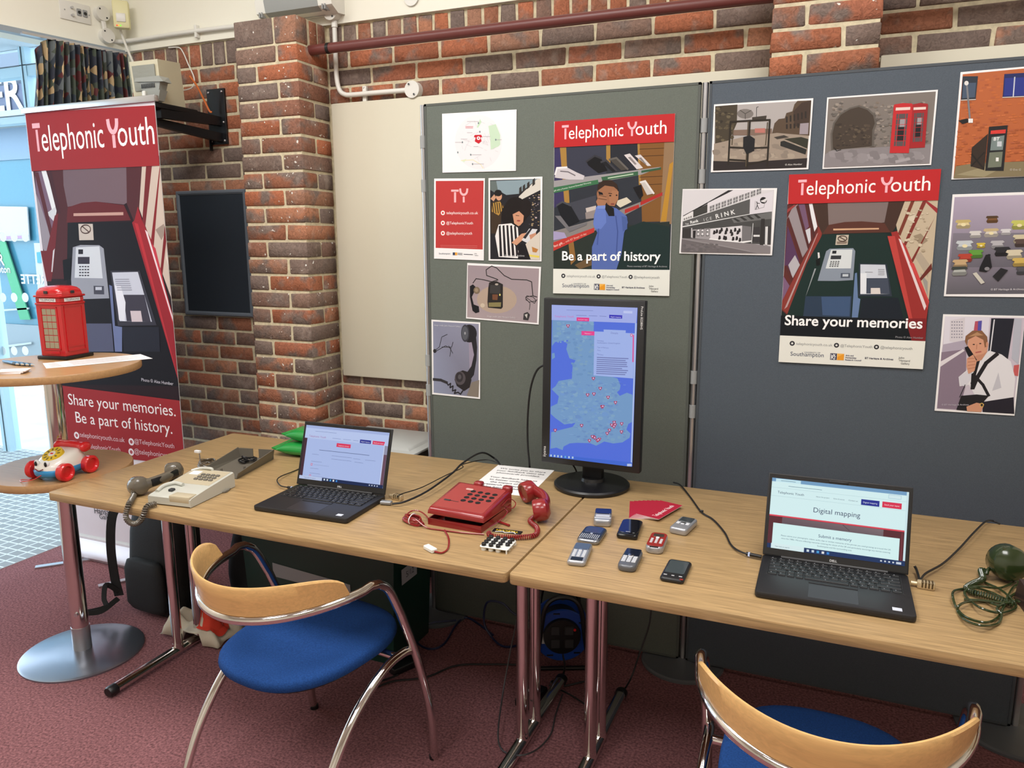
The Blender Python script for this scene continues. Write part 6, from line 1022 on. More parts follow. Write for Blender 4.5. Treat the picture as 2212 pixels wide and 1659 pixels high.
# ------------------------------------------------------------------ green packs
grn = mat('green_foil', (34, 140, 62), .25, coat=.3, bump=(40, .3))
def pack(label, c, rz, L, Wd, h):
    t = thing('wipes_pack', label, 'packet', c, rz, 'green packets'); m = MB(); R = []; n = 24
    for i in range(n+1):
        u = -1+2*i/n; k = max(.03, (1-abs(u)**3.5))**.55; wz = Wd/2*(1 if abs(u) < .9 else 1+.05); R.append([(u*L/2, wz*(abs(math.cos(a))**.7)*(1 if math.cos(a) > 0 else -1)*(.93+.07*k), h/2+h/2*k*math.sin(a)*(1+.05*math.sin(9*a+4*u))) for a in [2*pi*q/24 for q in range(24)]])
    m.loft(R); m.build('packet', grn, t)
    for s_ in (-1, 1):
        f_ = MB(); f_.add([(s_*L/2, -Wd*.46, h/2-.004), (s_*L/2, Wd*.46, h/2-.004), (s_*(L/2+.016), Wd*.5, h/2+.006), (s_*(L/2+.016), -Wd*.5, h/2+.004), (s_*L/2, -Wd*.46, h/2+.003), (s_*L/2, Wd*.46, h/2+.003), (s_*(L/2+.016), Wd*.5, h/2+.009), (s_*(L/2+.016), -Wd*.5, h/2+.007)], [(0, 1, 2, 3), (4, 5, 6, 7), (0, 1, 5, 4), (2, 3, 7, 6), (0, 3, 7, 4), (1, 2, 6, 5)])
        f_.build('crimped_seal', grn, t)
    return t
pack('lower of two stacked green packets behind the left laptop', (-.345, -.335, TT), math.radians(4), .2, .13, .052)
t = pack('upper of two stacked green packets behind the left laptop', (-.322, -.325, TT+.051), math.radians(-5), .18, .12, .05); MB().rbox(-.02, .05, -.03, .03, .046, .052, .002).build('lid_flap', whitem, t)
# ------------------------------------------------------------------ cables on the tables
def cable(name, label, pts, r, extra=None, m_=rubber, cat='cable', k=7):
    t = thing(name, label, cat); MB().tube(spl(pts, k), r, 8).build('cable_run', m_, t); return t
Lq = lambda x, y, h=0: tb(480+x*.25316, 800+y*.25316, h)
t = cable('charger_cable', 'thin black charger cable left of the left laptop', [Lq(735, 805, .003), Lq(600, 865, .004), Lq(500, 905, .01), Lq(468, 940, .012), Lq(500, 985, .01), Lq(570, 1000, .009)], .002); b = MB().cyl(Lq(560, 998, .009), Lq(610, 1005, .0095), .0045, .004); b.build('plug', black, t); MB().cyl(Lq(590, 1002, .0092), Lq(597, 1003, .0093), .0049).build('light_ring', emit('charger_glow', (215, 225, 255), 1.2), t)
t = cable('video_cable', 'thick black video cable from left laptop to behind the table', [Lq(1450, 1140, .009), Lq(1560, 1120, .012), Lq(1750, 1030, .02), Lq(1960, 880, .03), tb(1000, 1000, .045), tb(1040, 978, .05), tb(1068, 990, .012), tb(1080, 1003, .004)], .0034); b = MB().rbox(-.018, .018, -.009, .009, 0, .01, .002, 1); b.build('plug', mat('plug_grey', (150, 152, 156), .35, .5), t, loc=Lq(1400, 1140, .003)).rotation_euler.z = math.radians(12)
t = thing('cable_lock', 'brass combination lock with black cable at the left laptop', 'cable lock'); brass = mat('brass_lock', (206, 186, 150), .35, .5)
def lock(t, p, rz):
    e = bpy.data.objects.new('lock', None); C.objects.link(e); e.parent = t; e.location = p; e.rotation_euler.z = rz
    MB().cyl((0, 0, .009), (.014, 0, .009), .005).build('barrel', brass, e); MB().rbox(.012, .05, -.009, .009, 0, .018, .004, 2).build('lock_body', brass, e)
    for i in range(4): MB().rbox(.021+i*.0068, .0258+i*.0068, -.0095, .0095, .004, .0185, .001, 1).build('number_wheel', mat('brass_dark', (92, 76, 50), .5, .4), e)
lock(t, Lq(1425, 1090, 0)+Vector((.002, 0, 0)), math.radians(-8)); MB().tube(spl([Lq(1490, 1085, .012), Lq(1530, 1055, .02), Lq(1700, 1000, .012), Lq(1900, 900, .012), Lq(2050, 830, .02), tb(1000, 1003, .02), tb(1050, 993, .012), tb(1086, 1004, .003)], 7), .0018, 6).build('cable_run', rubber, t)
Nq = lambda x, y, h=0: tb(1580+x*.2857, 980+y*.2857, h)
t = thing('cable_lock', 'brass combination lock with black cable at the right laptop', 'cable lock'); lock(t, Vector((1.671, -.728, TT)), math.radians(-3)); MB().tube(spl([Vector((1.69, -.722, TT+.014)), Nq(1470, 905, .014), Nq(1600, 830, .012), Nq(1720, 720, .012), Nq(1830, 600, .018), Nq(1920, 515, .014), Nq(1975, 508, .006), Nq(2030, 530, .003)], 7), .0026, 8).build('cable_run', rubber, t); MB().tube(spl([Vector((1.69, -.722, TT+.012)), Nq(1400, 880, .014), Nq(1385, 850, .02)], 5), .0032, 8).build('cable_end', black, t)
t = cable('charger_cable', 'black charger cable running to the right laptop past the phones', [tb(1455, 1042, .004), tb(1470, 1048, .006), tb(1492, 1075, .004), tb(1515, 1106, .004), tb(1540, 1122, .004), tb(1565, 1150, .004), tb(1580, 1178, .004), tb(1605, 1194, .008), tb(1640, 1201, .009)], .0026); MB().cyl(tb(1612, 1196, .009), tb(1645, 1203, .009), .005, .0046).build('plug', black, t); MB().cyl(tb(1616.5, 1197, .009), tb(1620, 1197.7, .009), .0055).build('light_ring', MATS['charger_glow'], t); MB().rbox(-.006, .006, -.003, .003, 0, .006, .001, 1).build('tie', black, t, loc=tb(1515, 1106, .003))
t = cable('monitor_cable', 'black cable curving down from the left side of the monitor', [onY(1182, 785, -.27), onY(1160, 800, -.22), onY(1146, 840, -.19), onY(1140, 900, -.17), onY(1140, 960, -.165), onY(1144, 1008, -.165), onY(1146, 1060, -.165), onY(1150, 1200, -.165)], .0036); 
t = cable('monitor_cable', 'short black cable under the monitor housing', [onY(1225, 990, -.22), onY(1236, 1002, -.2), onY(1245, 1018, -.185), onY(1250, 1040, -.165), onY(1250, 1150, -.165)], .003)
# ------------------------------------------------------------------ green telephone at the right edge
og = mat('olive_telephone_plastic', (42, 54, 28), .18, coat=.4)
Gq = lambda x, y, h=0: tb(1900+x*.16275, 1130+y*.16275, h)
hs = thing('telephone_handset', 'olive green telephone handset at the right picture edge', 'handset', (1.975, -.575, TT+.047)); hs.scale = (1.22, 1.22, 1.22); hs.rotation_euler = (math.radians(80), 0, math.radians(25)); handset_mesh(.215).build('handle', og, hs); cups(hs, .215, .034, .036, og)
cc = thing('curly_cord', 'olive green tangled telephone cord at the right table edge', 'cord')
MB().tube(spl([Gq(1560, 560, .03), Gq(1450, 610, .025), Gq(1420, 680, .015)], 5), .0042, 8).build('strain_relief', og, cc)
MB().tube(coil([Gq(1420, 650, .012), Gq(1350, 630, .012), Gq(1370, 740, .012), Gq(1250, 800, .01), Gq(1160, 860, .01), Gq(1250, 920, .011), Gq(1400, 960, .012), Gq(1600, 1020, .012), Gq(1780, 1080, .012)], .006, .0052, 8), .0021, 5).build('coil', og, cc)
for pts in ([(1800, 780), (1600, 860), (1300, 840), (1130, 870), (990, 900), (970, 970), (1020, 1120), (1150, 1250), (1400, 1320), (1560, 1260), (1640, 1130), (1700, 980), (1780, 850), (1917, 790)], [(1917, 880), (1760, 960), (1600, 1090), (1400, 1040), (1200, 1040), (1060, 1090), (1040, 1180), (1140, 1290), (1350, 1360), (1560, 1340), (1620, 1220), (1560, 1130), (1700, 1040), (1917, 1050)], [(1400, 790), (1600, 880), (1760, 1020), (1800, 1130), (1600, 1190), (1350, 1130), (1180, 1010), (1130, 910), (1250, 860), (1480, 920), (1650, 1000)], [(1120, 1010), (1400, 1030), (1700, 1060), (1860, 1000), (1880, 900), (1840, 780)]): MB().tube(spl([Gq(x, y, .004+.012*((i*7) % 3)/2) for i, (x, y) in enumerate(pts)], 6), .0028, 8).build('cord_run', og, cc)
t = thing('telephone', 'dark telephone base cut off by the right picture edge', 'telephone', (1.965, -.80, TT), math.radians(6)); MB().hexa([(-.075, -.11, 0), (.09, -.11, 0), (.09, .1, 0), (-.075, .1, 0), (-.07, -.105, .03), (.085, -.105, .03), (.085, .095, .05), (-.07, .095, .05)]).build('body', mat('dark_brown_plastic', (52, 38, 36), .3), t); MB().box(-.074, .088, -.112, -.108, 0.002, .012).build('trim_strip', alu, t); b = MB().rbox(-.05, .07, -.07, .06, .036, .045, .002, 1); b.build('keypad_panel', mat('grey_panel', (120, 112, 108), .4), t)
# ------------------------------------------------------------------ loudspeaker, bracket, sensor lamp
spk = mat('aged_beige_plastic', (205, 196, 168), .5)
t = thing('wall_bracket', 'black steel wall bracket with shelf holding the beige loudspeaker', 'bracket', (-1.35, .40, 2.0))
MB().rbox(-.053, .055, -.012, -.001, 0, .256, .001, 1).build('wall_plate', blackm, t)
for x, z in ((-.04, .24), (.042, .24), (.042, .1), (-.04, .015), (.042, .015)): MB().sphere((x, -.012, z), .0065, n=10, m=6).build('bolt', alu, t)
MB().rbox(-.2, .02, -.40, -.15, .115, .138, .004, 2).build('shelf', blackm, t)
MB().hexa([(-.02, -.36, .075), (.012, -.36, .075), (.03, -.012, .085), (-.0, -.012, .085), (-.02, -.36, .14), (.012, -.36, .14), (.03, -.012, .125), (-.0, -.012, .125)]).build('upper_arm', blackm, t)
MB().hexa([(-.05, -.36, .045), (-.02, -.36, .045), (.03, -.012, .01), (-.0, -.012, .01), (-.05, -.36, .078), (-.02, -.36, .078), (.03, -.012, .05), (-.0, -.012, .05)]).build('lower_arm', blackm, t)
MB().box(-.04, -.036, -.03, -.012, -.03, .03).build('cable_tab', black, t); MB().box(-.06, -.02, -.37, -.361, .05, .07).build('rating_label', grey_p, t)
t = thing('loudspeaker', 'beige loudspeaker box on the black bracket shelf', 'loudspeaker', (-1.432, .135, 2.1385)); t.rotation_euler = (0, 0, math.radians(2))
m = MB(); F = [(-.079, -.075, .004), (.079, -.075, .004), (.06, .085, .004), (-.06, .085, .004), (-.081, -.085, .185), (.081, -.085, .185), (.06, .07, .2), (-.06, .07, .2)]; m.hexa(F); m.box(-.06, .06, -.07, .07, 0, .005); m.build('cabinet', spk, t)
g = MB(); g.add([(-.062, -.0785, .06), (.062, -.0785, .06), (.064, -.0855, .165), (-.064, -.0855, .165), (-.062, -.083, .06), (.062, -.083, .06), (.064, -.09, .165), (-.064, -.09, .165)], [(0, 1, 2, 3), (4, 5, 6, 7), (0, 1, 5, 4), (1, 2, 6, 5), (2, 3, 7, 6), (3, 0, 4, 7)]); g.build('grille', mat('grille_grey', (150, 150, 140), .8, bump=(900, .6)), t)
t = thing('sensor_lamp', 'small grey hooded sensor lamp in front of the loudspeaker', 'lamp', (-1.345, .022, 2.1385)); sg = mat('weathered_grey_plastic', (150, 150, 142), .5)
MB().hexa([(-.085, -.03, .085), (.085, -.03, .075), (.075, .025, .075), (-.075, .025, .085), (-.075, -.03, .1), (.06, -.03, .1), (.06, .025, .1), (-.075, .025, .1)]).build('hood', sg, t); MB().hexa([(-.05, -.02, .045), (.045, -.02, .045), (.045, .02, .045), (-.05, .02, .045), (-.062, -.024, .082), (.06, -.024, .08), (.06, .02, .08), (-.062, .02, .082)]).build('head', sg, t)
MB().hexa([(-.04, -.018, .002), (.035, -.018, .002), (.035, .015, .002), (-.04, .015, .002), (-.055, -.024, .044), (.055, -.024, .044), (.055, .018, .044), (-.055, .018, .044)]).build('base', sg, t)
for i in range(9): MB().box(-.05+i*.009, -.0465+i*.009, -.0255, -.021, .056, .074).build('vent_slot', dark, t)
MB().rbox(-.045, -.028, -.03, -.022, .02, .045, .002).build('clip', white_p, t)
t = cable('speaker_cable', 'orange cable hanging from the loudspeaker shelf to the wall', [(-1.40, .285, 2.30), (-1.385, .31, 2.26), (-1.375, .34, 2.20), (-1.36, .355, 2.15), (-1.35, .36, 2.145)], .0045, m_=mat('orange_cable', (226, 122, 62), .4))
t = cable('thin_cable', 'thin white cable from the cream band to the back of the loudspeaker', [(-1.62, .388, 2.466), (-1.56, .392, 2.462), (-1.535, .392, 2.44), (-1.50, .385, 2.38), (-1.455, .37, 2.31), (-1.43, .33, 2.26), (-1.425, .27, 2.235), (-1.43, .225, 2.23)], .003, m_=white_p)
# ------------------------------------------------------------------ curtain
cm = bpy.data.materials.new('patterned_curtain'); cm.use_nodes = True; nt = cm.node_tree; b = nt.nodes['Principled BSDF']; b.inputs['Roughness'].default_value = .75
tc = nt.nodes.new('ShaderNodeTexCoord'); mp = nt.nodes.new('ShaderNodeMapping'); nt.links.new(tc.outputs['UV'], mp.inputs[0]); mp.inputs['Scale'].default_value = (1, 1, 1); vo = nt.nodes.new('ShaderNodeTexVoronoi'); vo.inputs['Scale'].default_value = 24; nt.links.new(mp.outputs[0], vo.inputs['Vector']); rp = nt.nodes.new('ShaderNodeValToRGB'); nt.links.new(vo.outputs['Color'], rp.inputs[0]); e = rp.color_ramp; e.interpolation = 'CONSTANT'; e.elements[0].color = lin((52, 60, 70)); e.elements[1].position = .22; e.elements[1].color = lin((70, 78, 66))
for p_, c_ in ((.38, (44, 48, 60)), (.5, (176, 150, 112)), (.6, (92, 40, 42)), (.68, (96, 102, 104)), (.8, (56, 60, 52)), (.9, (196, 170, 130))): q = e.elements.new(p_); q.color = lin(c_)
nt.links.new(rp.outputs[0], b.inputs['Base Color'])
t = thing('curtain', 'bunched patterned curtain hanging beside the entrance above the banner', 'curtain', lw(.25, 0, 2.475)); m = MB(); nx, nz = 150, 26; vs = []; uvs = []
for j in range(nz+1):
    v = j/nz; z = 2.447-v*1.9; pin = max(0, 1-(v/.06)) 
    for i in range(nx+1):
        u = i/nx; wob = math.sin(u*2*pi*16+.8*math.sin(u*21)+1.3*v); wid = .42*(1+.12*min(1, v*6))
        s_ = .035+wid*u+.004*math.sin(v*9+u*30); off = .055+.030*wob*(.55+.45*min(1, v*6))+.012*math.sin(u*11+v*5)-.02*max(0, u-.85)/.15*2*pin
        zz_ = z-.06*max(0, (u-.86)/.14)**2*(1-v); p = Vector(lw(s_, off, zz_))-t.location; vs.append(p[:]); uvs.append((u*1.9, v*1.9))
fs = [(j*(nx+1)+i, j*(nx+1)+i+1, (j+1)*(nx+1)+i+1, (j+1)*(nx+1)+i) for j in range(nz) for i in range(nx)]
m.add(vs, fs); o = m.build('fabric', cm, t, 180); uvl = o.data.uv_layers.new(name='UVMap'); 
for l in o.data.loops: uvl.data[l.index].uv = uvs[l.vertex_index]
so = o.modifiers.new('thickness', 'SOLIDIFY'); so.thickness = .0012
r_ = MB(); lbox(r_, 0, .52, .035, .055, 2.447, 2.458); r_.xf(Matrix.Translation(-t.location)); r_.build('rail', alu, t)
# ------------------------------------------------------------------ snap frame
t = thing('snap_frame', 'empty dark snap frame on the brick wall beside the pillar', 'picture frame', (-1.42, .398, 1.475)); fw_, fh_ = .224, .311; fm_ = mat('dark_aluminium', (104, 112, 122), .35, 0)
MB().box(-fw_+.01, fw_-.01, -.014, -.004, -fh_+.01, fh_-.01).build('panel', mat('dark_slate_panel', (46, 53, 62), .3), t)
prof = [(0, -.003), (0, -.014), (.006, -.022), (.014, -.022), (.022, -.016), (.022, -.003)]
for a, nm in ((0, 'bottom'), (1, 'right'), (2, 'top'), (3, 'left')):
    hx, hz = (fw_, fh_) if a % 2 == 0 else (fh_, fw_); m = MB(); R = []
    for s_ in (-1, 1): R.append([(s_*(hx-d_), y, -hz+d_) for d_, y in prof])
    m.loft(R); m.xf(Matrix.Rotation(a*-pi/2, 4, 'Y')); m.build('frame_rail', fm_, t)
# ------------------------------------------------------------------ things on the round table
def ut(px, py, h=0): return at(px, py, 2, 1.111+h)
rb = mat('glossy_red_enamel', (186, 28, 34), .2, coat=.4); wnd = mat('box_window_khaki', (150, 142, 118), .4)
t = thing('phone_box_model', 'red model telephone box on the round table top', 'ornament', (-1.188, -.652, 1.111), math.radians(8.1)); hw = .054
MB().rbox(-.066, .066, -.066, .066, 0, .014, .004, 2).build('plinth', black, t); MB().hexa([(-hw, -hw, .014), (hw, -hw, .014), (hw, hw, .014), (-hw, hw, .014), (-hw-.001, -hw-.001, .205), (hw+.001, -hw-.001, .205), (hw+.001, hw+.001, .205), (-hw-.001, hw+.001, .205)]).build('body', rb, t)
MB().rbox(-.058, .058, -.058, .058, .2, .209, .003, 2).build('cornice', rb, t); MB().rbox(-.055, .055, -.055, .055, .209, .228, .002, 1).build('sign_band', rb, t)
m = MB(); m.rbox(-.060, .060, -.060, .060, .228, .236, .003, 2)
R = []
for k, z in ((1, .236), (.99, .244), (.93, .254), (.8, .262), (.55, .268), (.1, .27)): R.append([(x*.058*k, y*.058*k, z) for x, y in ((-1, -.8), (-.8, -1), (0, -1.02), (.8, -1), (1, -.8), (1.02, 0), (1, .8), (.8, 1), (0, 1.02), (-.8, 1), (-1, .8), (-1.02, 0))])
m.loft(R); m.build('domed_roof', rb, t)
for rot in (0, pi/2):
    Rm = Matrix.Rotation(rot, 4, 'Z'); b = MB().box(-.036, .036, -.0565, -.055, .2125, .2245); b.xf(Rm); b.build('sign', whitem, t); B = Art(.072, .012); B.text('TELEPHONE', .06, .8, (70, 50, 50), x1=.94); B.build('sign_lettering', PRINT, t, Rm @ Matrix.Translation((-.036, -.0567, .2245)) @ FACE)
    b = MB().rbox(-.008, .008, -.0625, -.058, .242, .252, .001, 1); b.xf(Rm); b.build('crown_mark', dark, t)
for i in range(3):
    for j in range(6): MB().rbox(-.031+i*.0205, -.031+i*.0205+.0185, -hw-.0018, -hw+.002, .042+j*.0245, .042+j*.0245+.0215, .0006, 1).build('window_pane', wnd, t)
fr_ = MB()
for a in (-.037, .033): fr_.box(a, a+.004, -hw-.003, -hw, .036, .194)
fr_.box(-.037, .037, -hw-.003, -hw, .19, .194); fr_.box(-.037, .037, -hw-.003, -hw, .036, .04); fr_.box(-.03, .03, -hw-.002, -hw, .02, .032); fr_.build('door_frame', rb, t)
pf = MB()
for a in (-.042, .039): pf.box(hw, hw+.003, a, a+.003, .03, .196)
for z in (.03, .046, .193): pf.box(hw, hw+.003, -.042, .042, z, z+.003)
pf.build('side_panel_moulding', rb, t)
def d_lines(A):
    for i in range(9): A.line([(.12, .16+i*.085), (.9-.12*(i % 3), .16+i*.085)], .0022, (120, 116, 122), i == 0)
t = flat_sheet('notice_sheet', 'white printed sheet overhanging the round table edge', ((-.985, -.655), math.radians(64)), 1.1119, d_lines, w=.29, h=.15)
t = flat_sheet('notice_sheet', 'second white sheet partly under the overhanging sheet on the round table', ((-1.045, -.77), math.radians(58)), 1.1111, d_lines, w=.12, h=.14)
for i in range(4):
    a = ut(2+i*10, 779+i*1.2, .006); bq = ut(40+i*11, 787+i*.6, .006); d = (bq-a).normalized(); pm = mat('blue_pen_plastic', (60, 120, 170), .3)
    t = thing('pen', ('leftmost', 'second from left', 'third from left', 'rightmost')[i]+' blue pen in the row beside the model phone box', 'pen', bq-Vector((0, 0, .0055)), group='blue pens on round table'); o = Vector((0, 0, .0055)); L = .125 if i < 3 else .125
    MB().cyl(-d*.012+o, -d*L+o, .0046, n=12).build('barrel', pm, t); MB().cyl(-d*.012+o, d*.004+o, .0046, .002, n=12).build('tip', chrome, t); MB().cyl(-d*.04+o, -d*.018+o, .0052, n=12).build('grip', dark, t)
c0 = ut(22, 806)
for i in range(3):
    t = thing('card', ('bottom', 'middle', 'top')[i]+' white card of the small pile at the round table front', 'card', (c0.x+.004*i, c0.y+.003*i, 1.111+.0035*i), math.radians(30+4*i), 'white cards on round table'); MB().rbox(-.045, .045, -.03, .03, 0, .0034, .0008, 1).build('card_stock', mat('pink_white_card', (232, 222, 222), .5), t)
# toy telephone
tw = mat('toy_white', (236, 232, 224), .25, coat=.3); tr = mat('toy_red', (214, 36, 42), .25, coat=.3); tbl = mat('toy_blue', (48, 140, 196), .3, coat=.2); ty = mat('toy_yellow', (226, 192, 48), .3); tg = mat('toy_green', (96, 160, 60), .35)
t = thing('toy_telephone', 'white toy telephone on red wheels with red receiver on the lower shelf', 'toy', (-.99, -.862, .735), math.radians(6))
def ro(x, y, z, n=20, e=2.8): return [(x*math.copysign(abs(math.cos(a))**(2/e), math.cos(a)), y[0]+(y[1]-y[0])*(.5+.5*math.copysign(abs(math.sin(a))**(2/e), math.sin(a))), z) for a in [2*pi*i/n for i in range(n)]]
MB().loft([ro(.050, (-.082, .072), .014), ro(.058, (-.088, .08), .022), ro(.060, (-.09, .082), .036), ro(.058, (-.086, .08), .04)]).build('hull', tbl, t, 60)
R = []
for k, f0, f1, z in ((1, -.086, .080, .038), (1.0, -.084, .079, .05), (.98, -.076, .076, .059), (.94, -.06, .073, .070), (.88, -.035, .069, .081), (.8, -.005, .064, .089), (.6, .015, .057, .092)): R.append([(x, y, z) for x, y, _ in ro(.058*k, (f0, f1), z)])
MB().loft(R).build('shell', tw, t, 60)
for sx_ in (-1, 1):
    for y in (-.05, .055): m = MB(); m.loft([m.ring((sx_*q, y, .031), (0, r_, 0), (0, 0, r_), 28) for q, r_ in ((.055, .029), (.058, .031), (.076, .031), (.08, .028), (.08, .022), (.072, .018), (.072, .001))]); m.build('wheel', tr, t)
    MB().cyl((sx_*.05, -.05, .031), (sx_*.06, -.05, .031), .008).build('axle', tbl, t)
D = Matrix.Translation((0, -.03, .081)) @ Matrix.Rotation(math.radians(30), 4, 'X')
m = MB().cyl((0, 0, -.006), (0, 0, .006), .036, .034, n=36); m.xf(D); m.build('dial', ty, t)
for i in range(10): a = 2*pi*i/10+.3; m = MB().rbox(.018, .029, -.0028, .0028, .0055, .0068, .0005, 1); m.xf(D @ Matrix.Rotation(a, 4, 'Z')); m.build('dial_slot', mat('toy_slot', (110, 96, 30), .5), t)
m = MB().cyl((0, 0, .005), (0, 0, .0078), .0125, n=24); m.xf(D); m.build('dial_hub', tw, t); m = MB().rbox(-.006, .006, -.003, .003, .0075, .0084, .0003, 1); m.xf(D); m.build('hub_mark', tr, t)

for sx_, cl_ in ((-1, mat('toy_purple', (150, 80, 120), .35)), (1, tg)): m = MB().rbox(sx_*.034-.012, sx_*.034+.012, .0, .028, .072, .084, .004, 2); m.build('side_panel', cl_, t)
m = MB(); n = 20; R = []
for i in range(n+1): u = -1+2*i/n; e_ = abs(u); R.append([(u*.066, .052+(.019+.007*max(0, e_-.6)/.4)*math.cos(a)*(1 if e_ < .97 else .6), .094+.006*(1-u*u)-.006*max(0, e_-.6)+(.013+.006*max(0, e_-.6)/.4)*math.sin(a)*(1 if e_ < .97 else .6)) for a in [2*pi*k/18 for k in range(18)]])
m.loft(R); m.build('receiver', tr, t, 60)
for x in (-.024, .018): MB().sphere((x, -.074, .063), .011, .006, .012, 14, 8).build('eye_white', whitem, t); MB().sphere((x, -.0795, .062), .006, .003, .0085, 12, 8).build('eye', black, t)
MB().tube(spl([(-.02, -.0875, .046), (-.003, -.0895, .041), (.014, -.0875, .047)], 5), .0018, 6).build('mouth', mat('toy_mouth', (120, 40, 44), .4), t)
MB().tube(spl([(.005, -.088, .026), (-.02, -.1, .012), (-.06, -.108, .004), (-.085, -.09, .003), (-.06, -.075, .003), (-.09, -.02, .003), (-.14, .02, .003)], 6), .0013, 6).build('pull_string', tr, t)
# ------------------------------------------------------------------ under the tables
bp_ = mat('black_nylon', (10, 10, 12), .75, bump=(300, .4))
t = thing('backpack', 'black backpack standing under the left table end', 'bag', (-1.08, -.38, 0), math.radians(-4))
R = []
for k, kd, z, dy in ((.86, .8, .0, 0), (.97, .95, .02, 0), (1, 1, .1, 0), (1, 1, .22, .005), (.97, .95, .34, .012), (.9, .85, .43, .02), (.72, .6, .49, .03), (.4, .3, .515, .03)): R.append([(x, y+dy, z) for x, y, _ in ro(.155*k, (-.1*kd, .09*kd), z, 28, 3.4)])
MB().loft(R).build('body', bp_, t, 70); MB().loft([[(x, y-.098, z) for x, y, _ in ro(.115*k, (-.03*k, .01), z, 20, 3)] for k, z in ((.8, .03), (1, .05), (1, .2), (.85, .24), (.6, .25))]).build('front_pocket', bp_, t, 70)
def strap(pts, w, nm='strap', par=None, m_=bp_):
    P = spl(pts, 6); m = MB(); R = []
    for i, p in enumerate(P):
        d = (P[min(i+1, len(P)-1)]-P[max(i-1, 0)]).normalized(); sd = d.cross(Vector((.3, -1, .25))).normalized()*w/2; nn = d.cross(sd).normalized()*.0015
        R.append([(p+sd+nn)[:], (p-sd+nn)[:], (p-sd-nn)[:], (p+sd-nn)[:]])
    m.loft(R); return m.build(nm, m_, par)
strap([(-.10, -.085, .49), (-.155, -.11, .43), (-.17, -.125, .3), (-.168, -.125, .16), (-.15, -.125, .07)], .042, 'shoulder_strap', t); strap([(-.15, -.125, .09), (-.19, -.15, .12), (-.185, -.17, .07), (-.165, -.18, .04), (-.20, -.22, .03), (-.245, -.25, .026)], .022, 'webbing', t); strap([(-.15, -.13, .06), (-.16, -.2, .034), (-.2, -.235, .03), (-.25, -.255, .026)], .022, 'webbing', t); MB().tube(spl([(-.04, 0, .515), (-.03, -.01, .545), (.03, -.01, .545), (.04, 0, .515)], 5), .009, 8).build('grab_handle', bp_, t)
# tote bag
tot = mat('calico', (206, 196, 176), .9, bump=(500, .5)); 
t = thing('tote_bag', 'crumpled calico tote bag with red disc print on the floor', 'bag', (-.765, -.49, 0)); rnd = random.Random(12); nx, ny = 26, 20; vs = []; top = []
def hgt(u, v): 
    e_ = max(0, 1-max(abs(u), abs(v))**4); return (.012+.12*e_*(.66+.26*math.sin(5*u+3*v+1)+.18*math.sin(8*v-4*u)))*(1-.25*u)
for j in range(ny+1):
    for i in range(nx+1): u = -1+2*i/nx; v = -1+2*j/ny; x = u*.135*(1+.07*math.sin(5*v)); y = v*.105*(1+.09*math.sin(4*u+1)); z = hgt(u, v); z = max(z, .062 if abs(x-.028) < .045 else .008); vs.append((x, y, z))
m = MB().add(vs, [(j*(nx+1)+i, j*(nx+1)+i+1, (j+1)*(nx+1)+i+1, (j+1)*(nx+1)+i) for j in range(ny) for i in range(nx)]); o = m.build('fabric', tot, t, 180); o.modifiers.new('thickness', 'SOLIDIFY').thickness = .004
R = [[(.075+.04*k*math.cos(a), -.095+.0*k, 0) for a in [2*pi*i/24 for i in range(24)]] for k in (1,)]
m = MB(); n = 28; vv = [(.06, -.02)]+[(.06+.07*math.cos(2*pi*i/n), -.03+.07*math.sin(2*pi*i/n)) for i in range(n)]
def hz_(x, y): return max(hgt(x/.135, y/.105), .062 if abs(x-.028) < .045 else .008)+.007
grid_ = []
for k in (0, .25, .5, .75, 1): grid_.append([(.058+.062*k*math.cos(2*pi*i/n), -.03+.062*k*math.sin(2*pi*i/n)) for i in range(n)])
b = MB()
for k in range(4):
    A0, A1 = grid_[k], grid_[k+1]
    b.add([(x, y, hz_(x, y)) for x, y in A0]+[(x, y, hz_(x, y)) for x, y in A1], [(i, (i+1) % n, n+(i+1) % n, n+i) for i in range(n)])
b.build('red_disc_print', mat('red_print', (216, 62, 40), .8), t, 180)
# coat heaped behind the table leg
t = thing('coat', 'dark coat heaped between the backpack and the green crate', 'coat', (-.775, -.125, 0)); m = MB(); R = []
for j in range(13):
    v = j/12; r0 = (1-.55*v**2)*(1 if v < .98 else .3); R.append([(.14*r0*math.cos(a)*(1+.12*math.sin(3*a+5*v)), .155*r0*math.sin(a)*(1+.1*math.sin(4*a-6*v)), .012+.50*v+.012*math.sin(5*a+9*v)*(0 < v < 1)) for a in [2*pi*i/40 for i in range(40)]])
m.loft(R); m.build('cloth', mat('dark_coat_cloth', (20, 24, 28), .85, bump=(200, .5)), t, 70)
for x, y, z, r_ in ((.09, -.13, .42, .5), (.10, -.15, .30, -.4)): b = MB().rbox(-.028, .028, -.002, .002, -.014, .014, .0015, 1); b.xf(Matrix.Translation((x, y, z)) @ Matrix.Rotation(r_, 4, 'Y') @ Matrix.Rotation(.3, 4, 'Z')); b.build('garment_tag', mat('pink_tag', (206, 170, 166), .6), t)
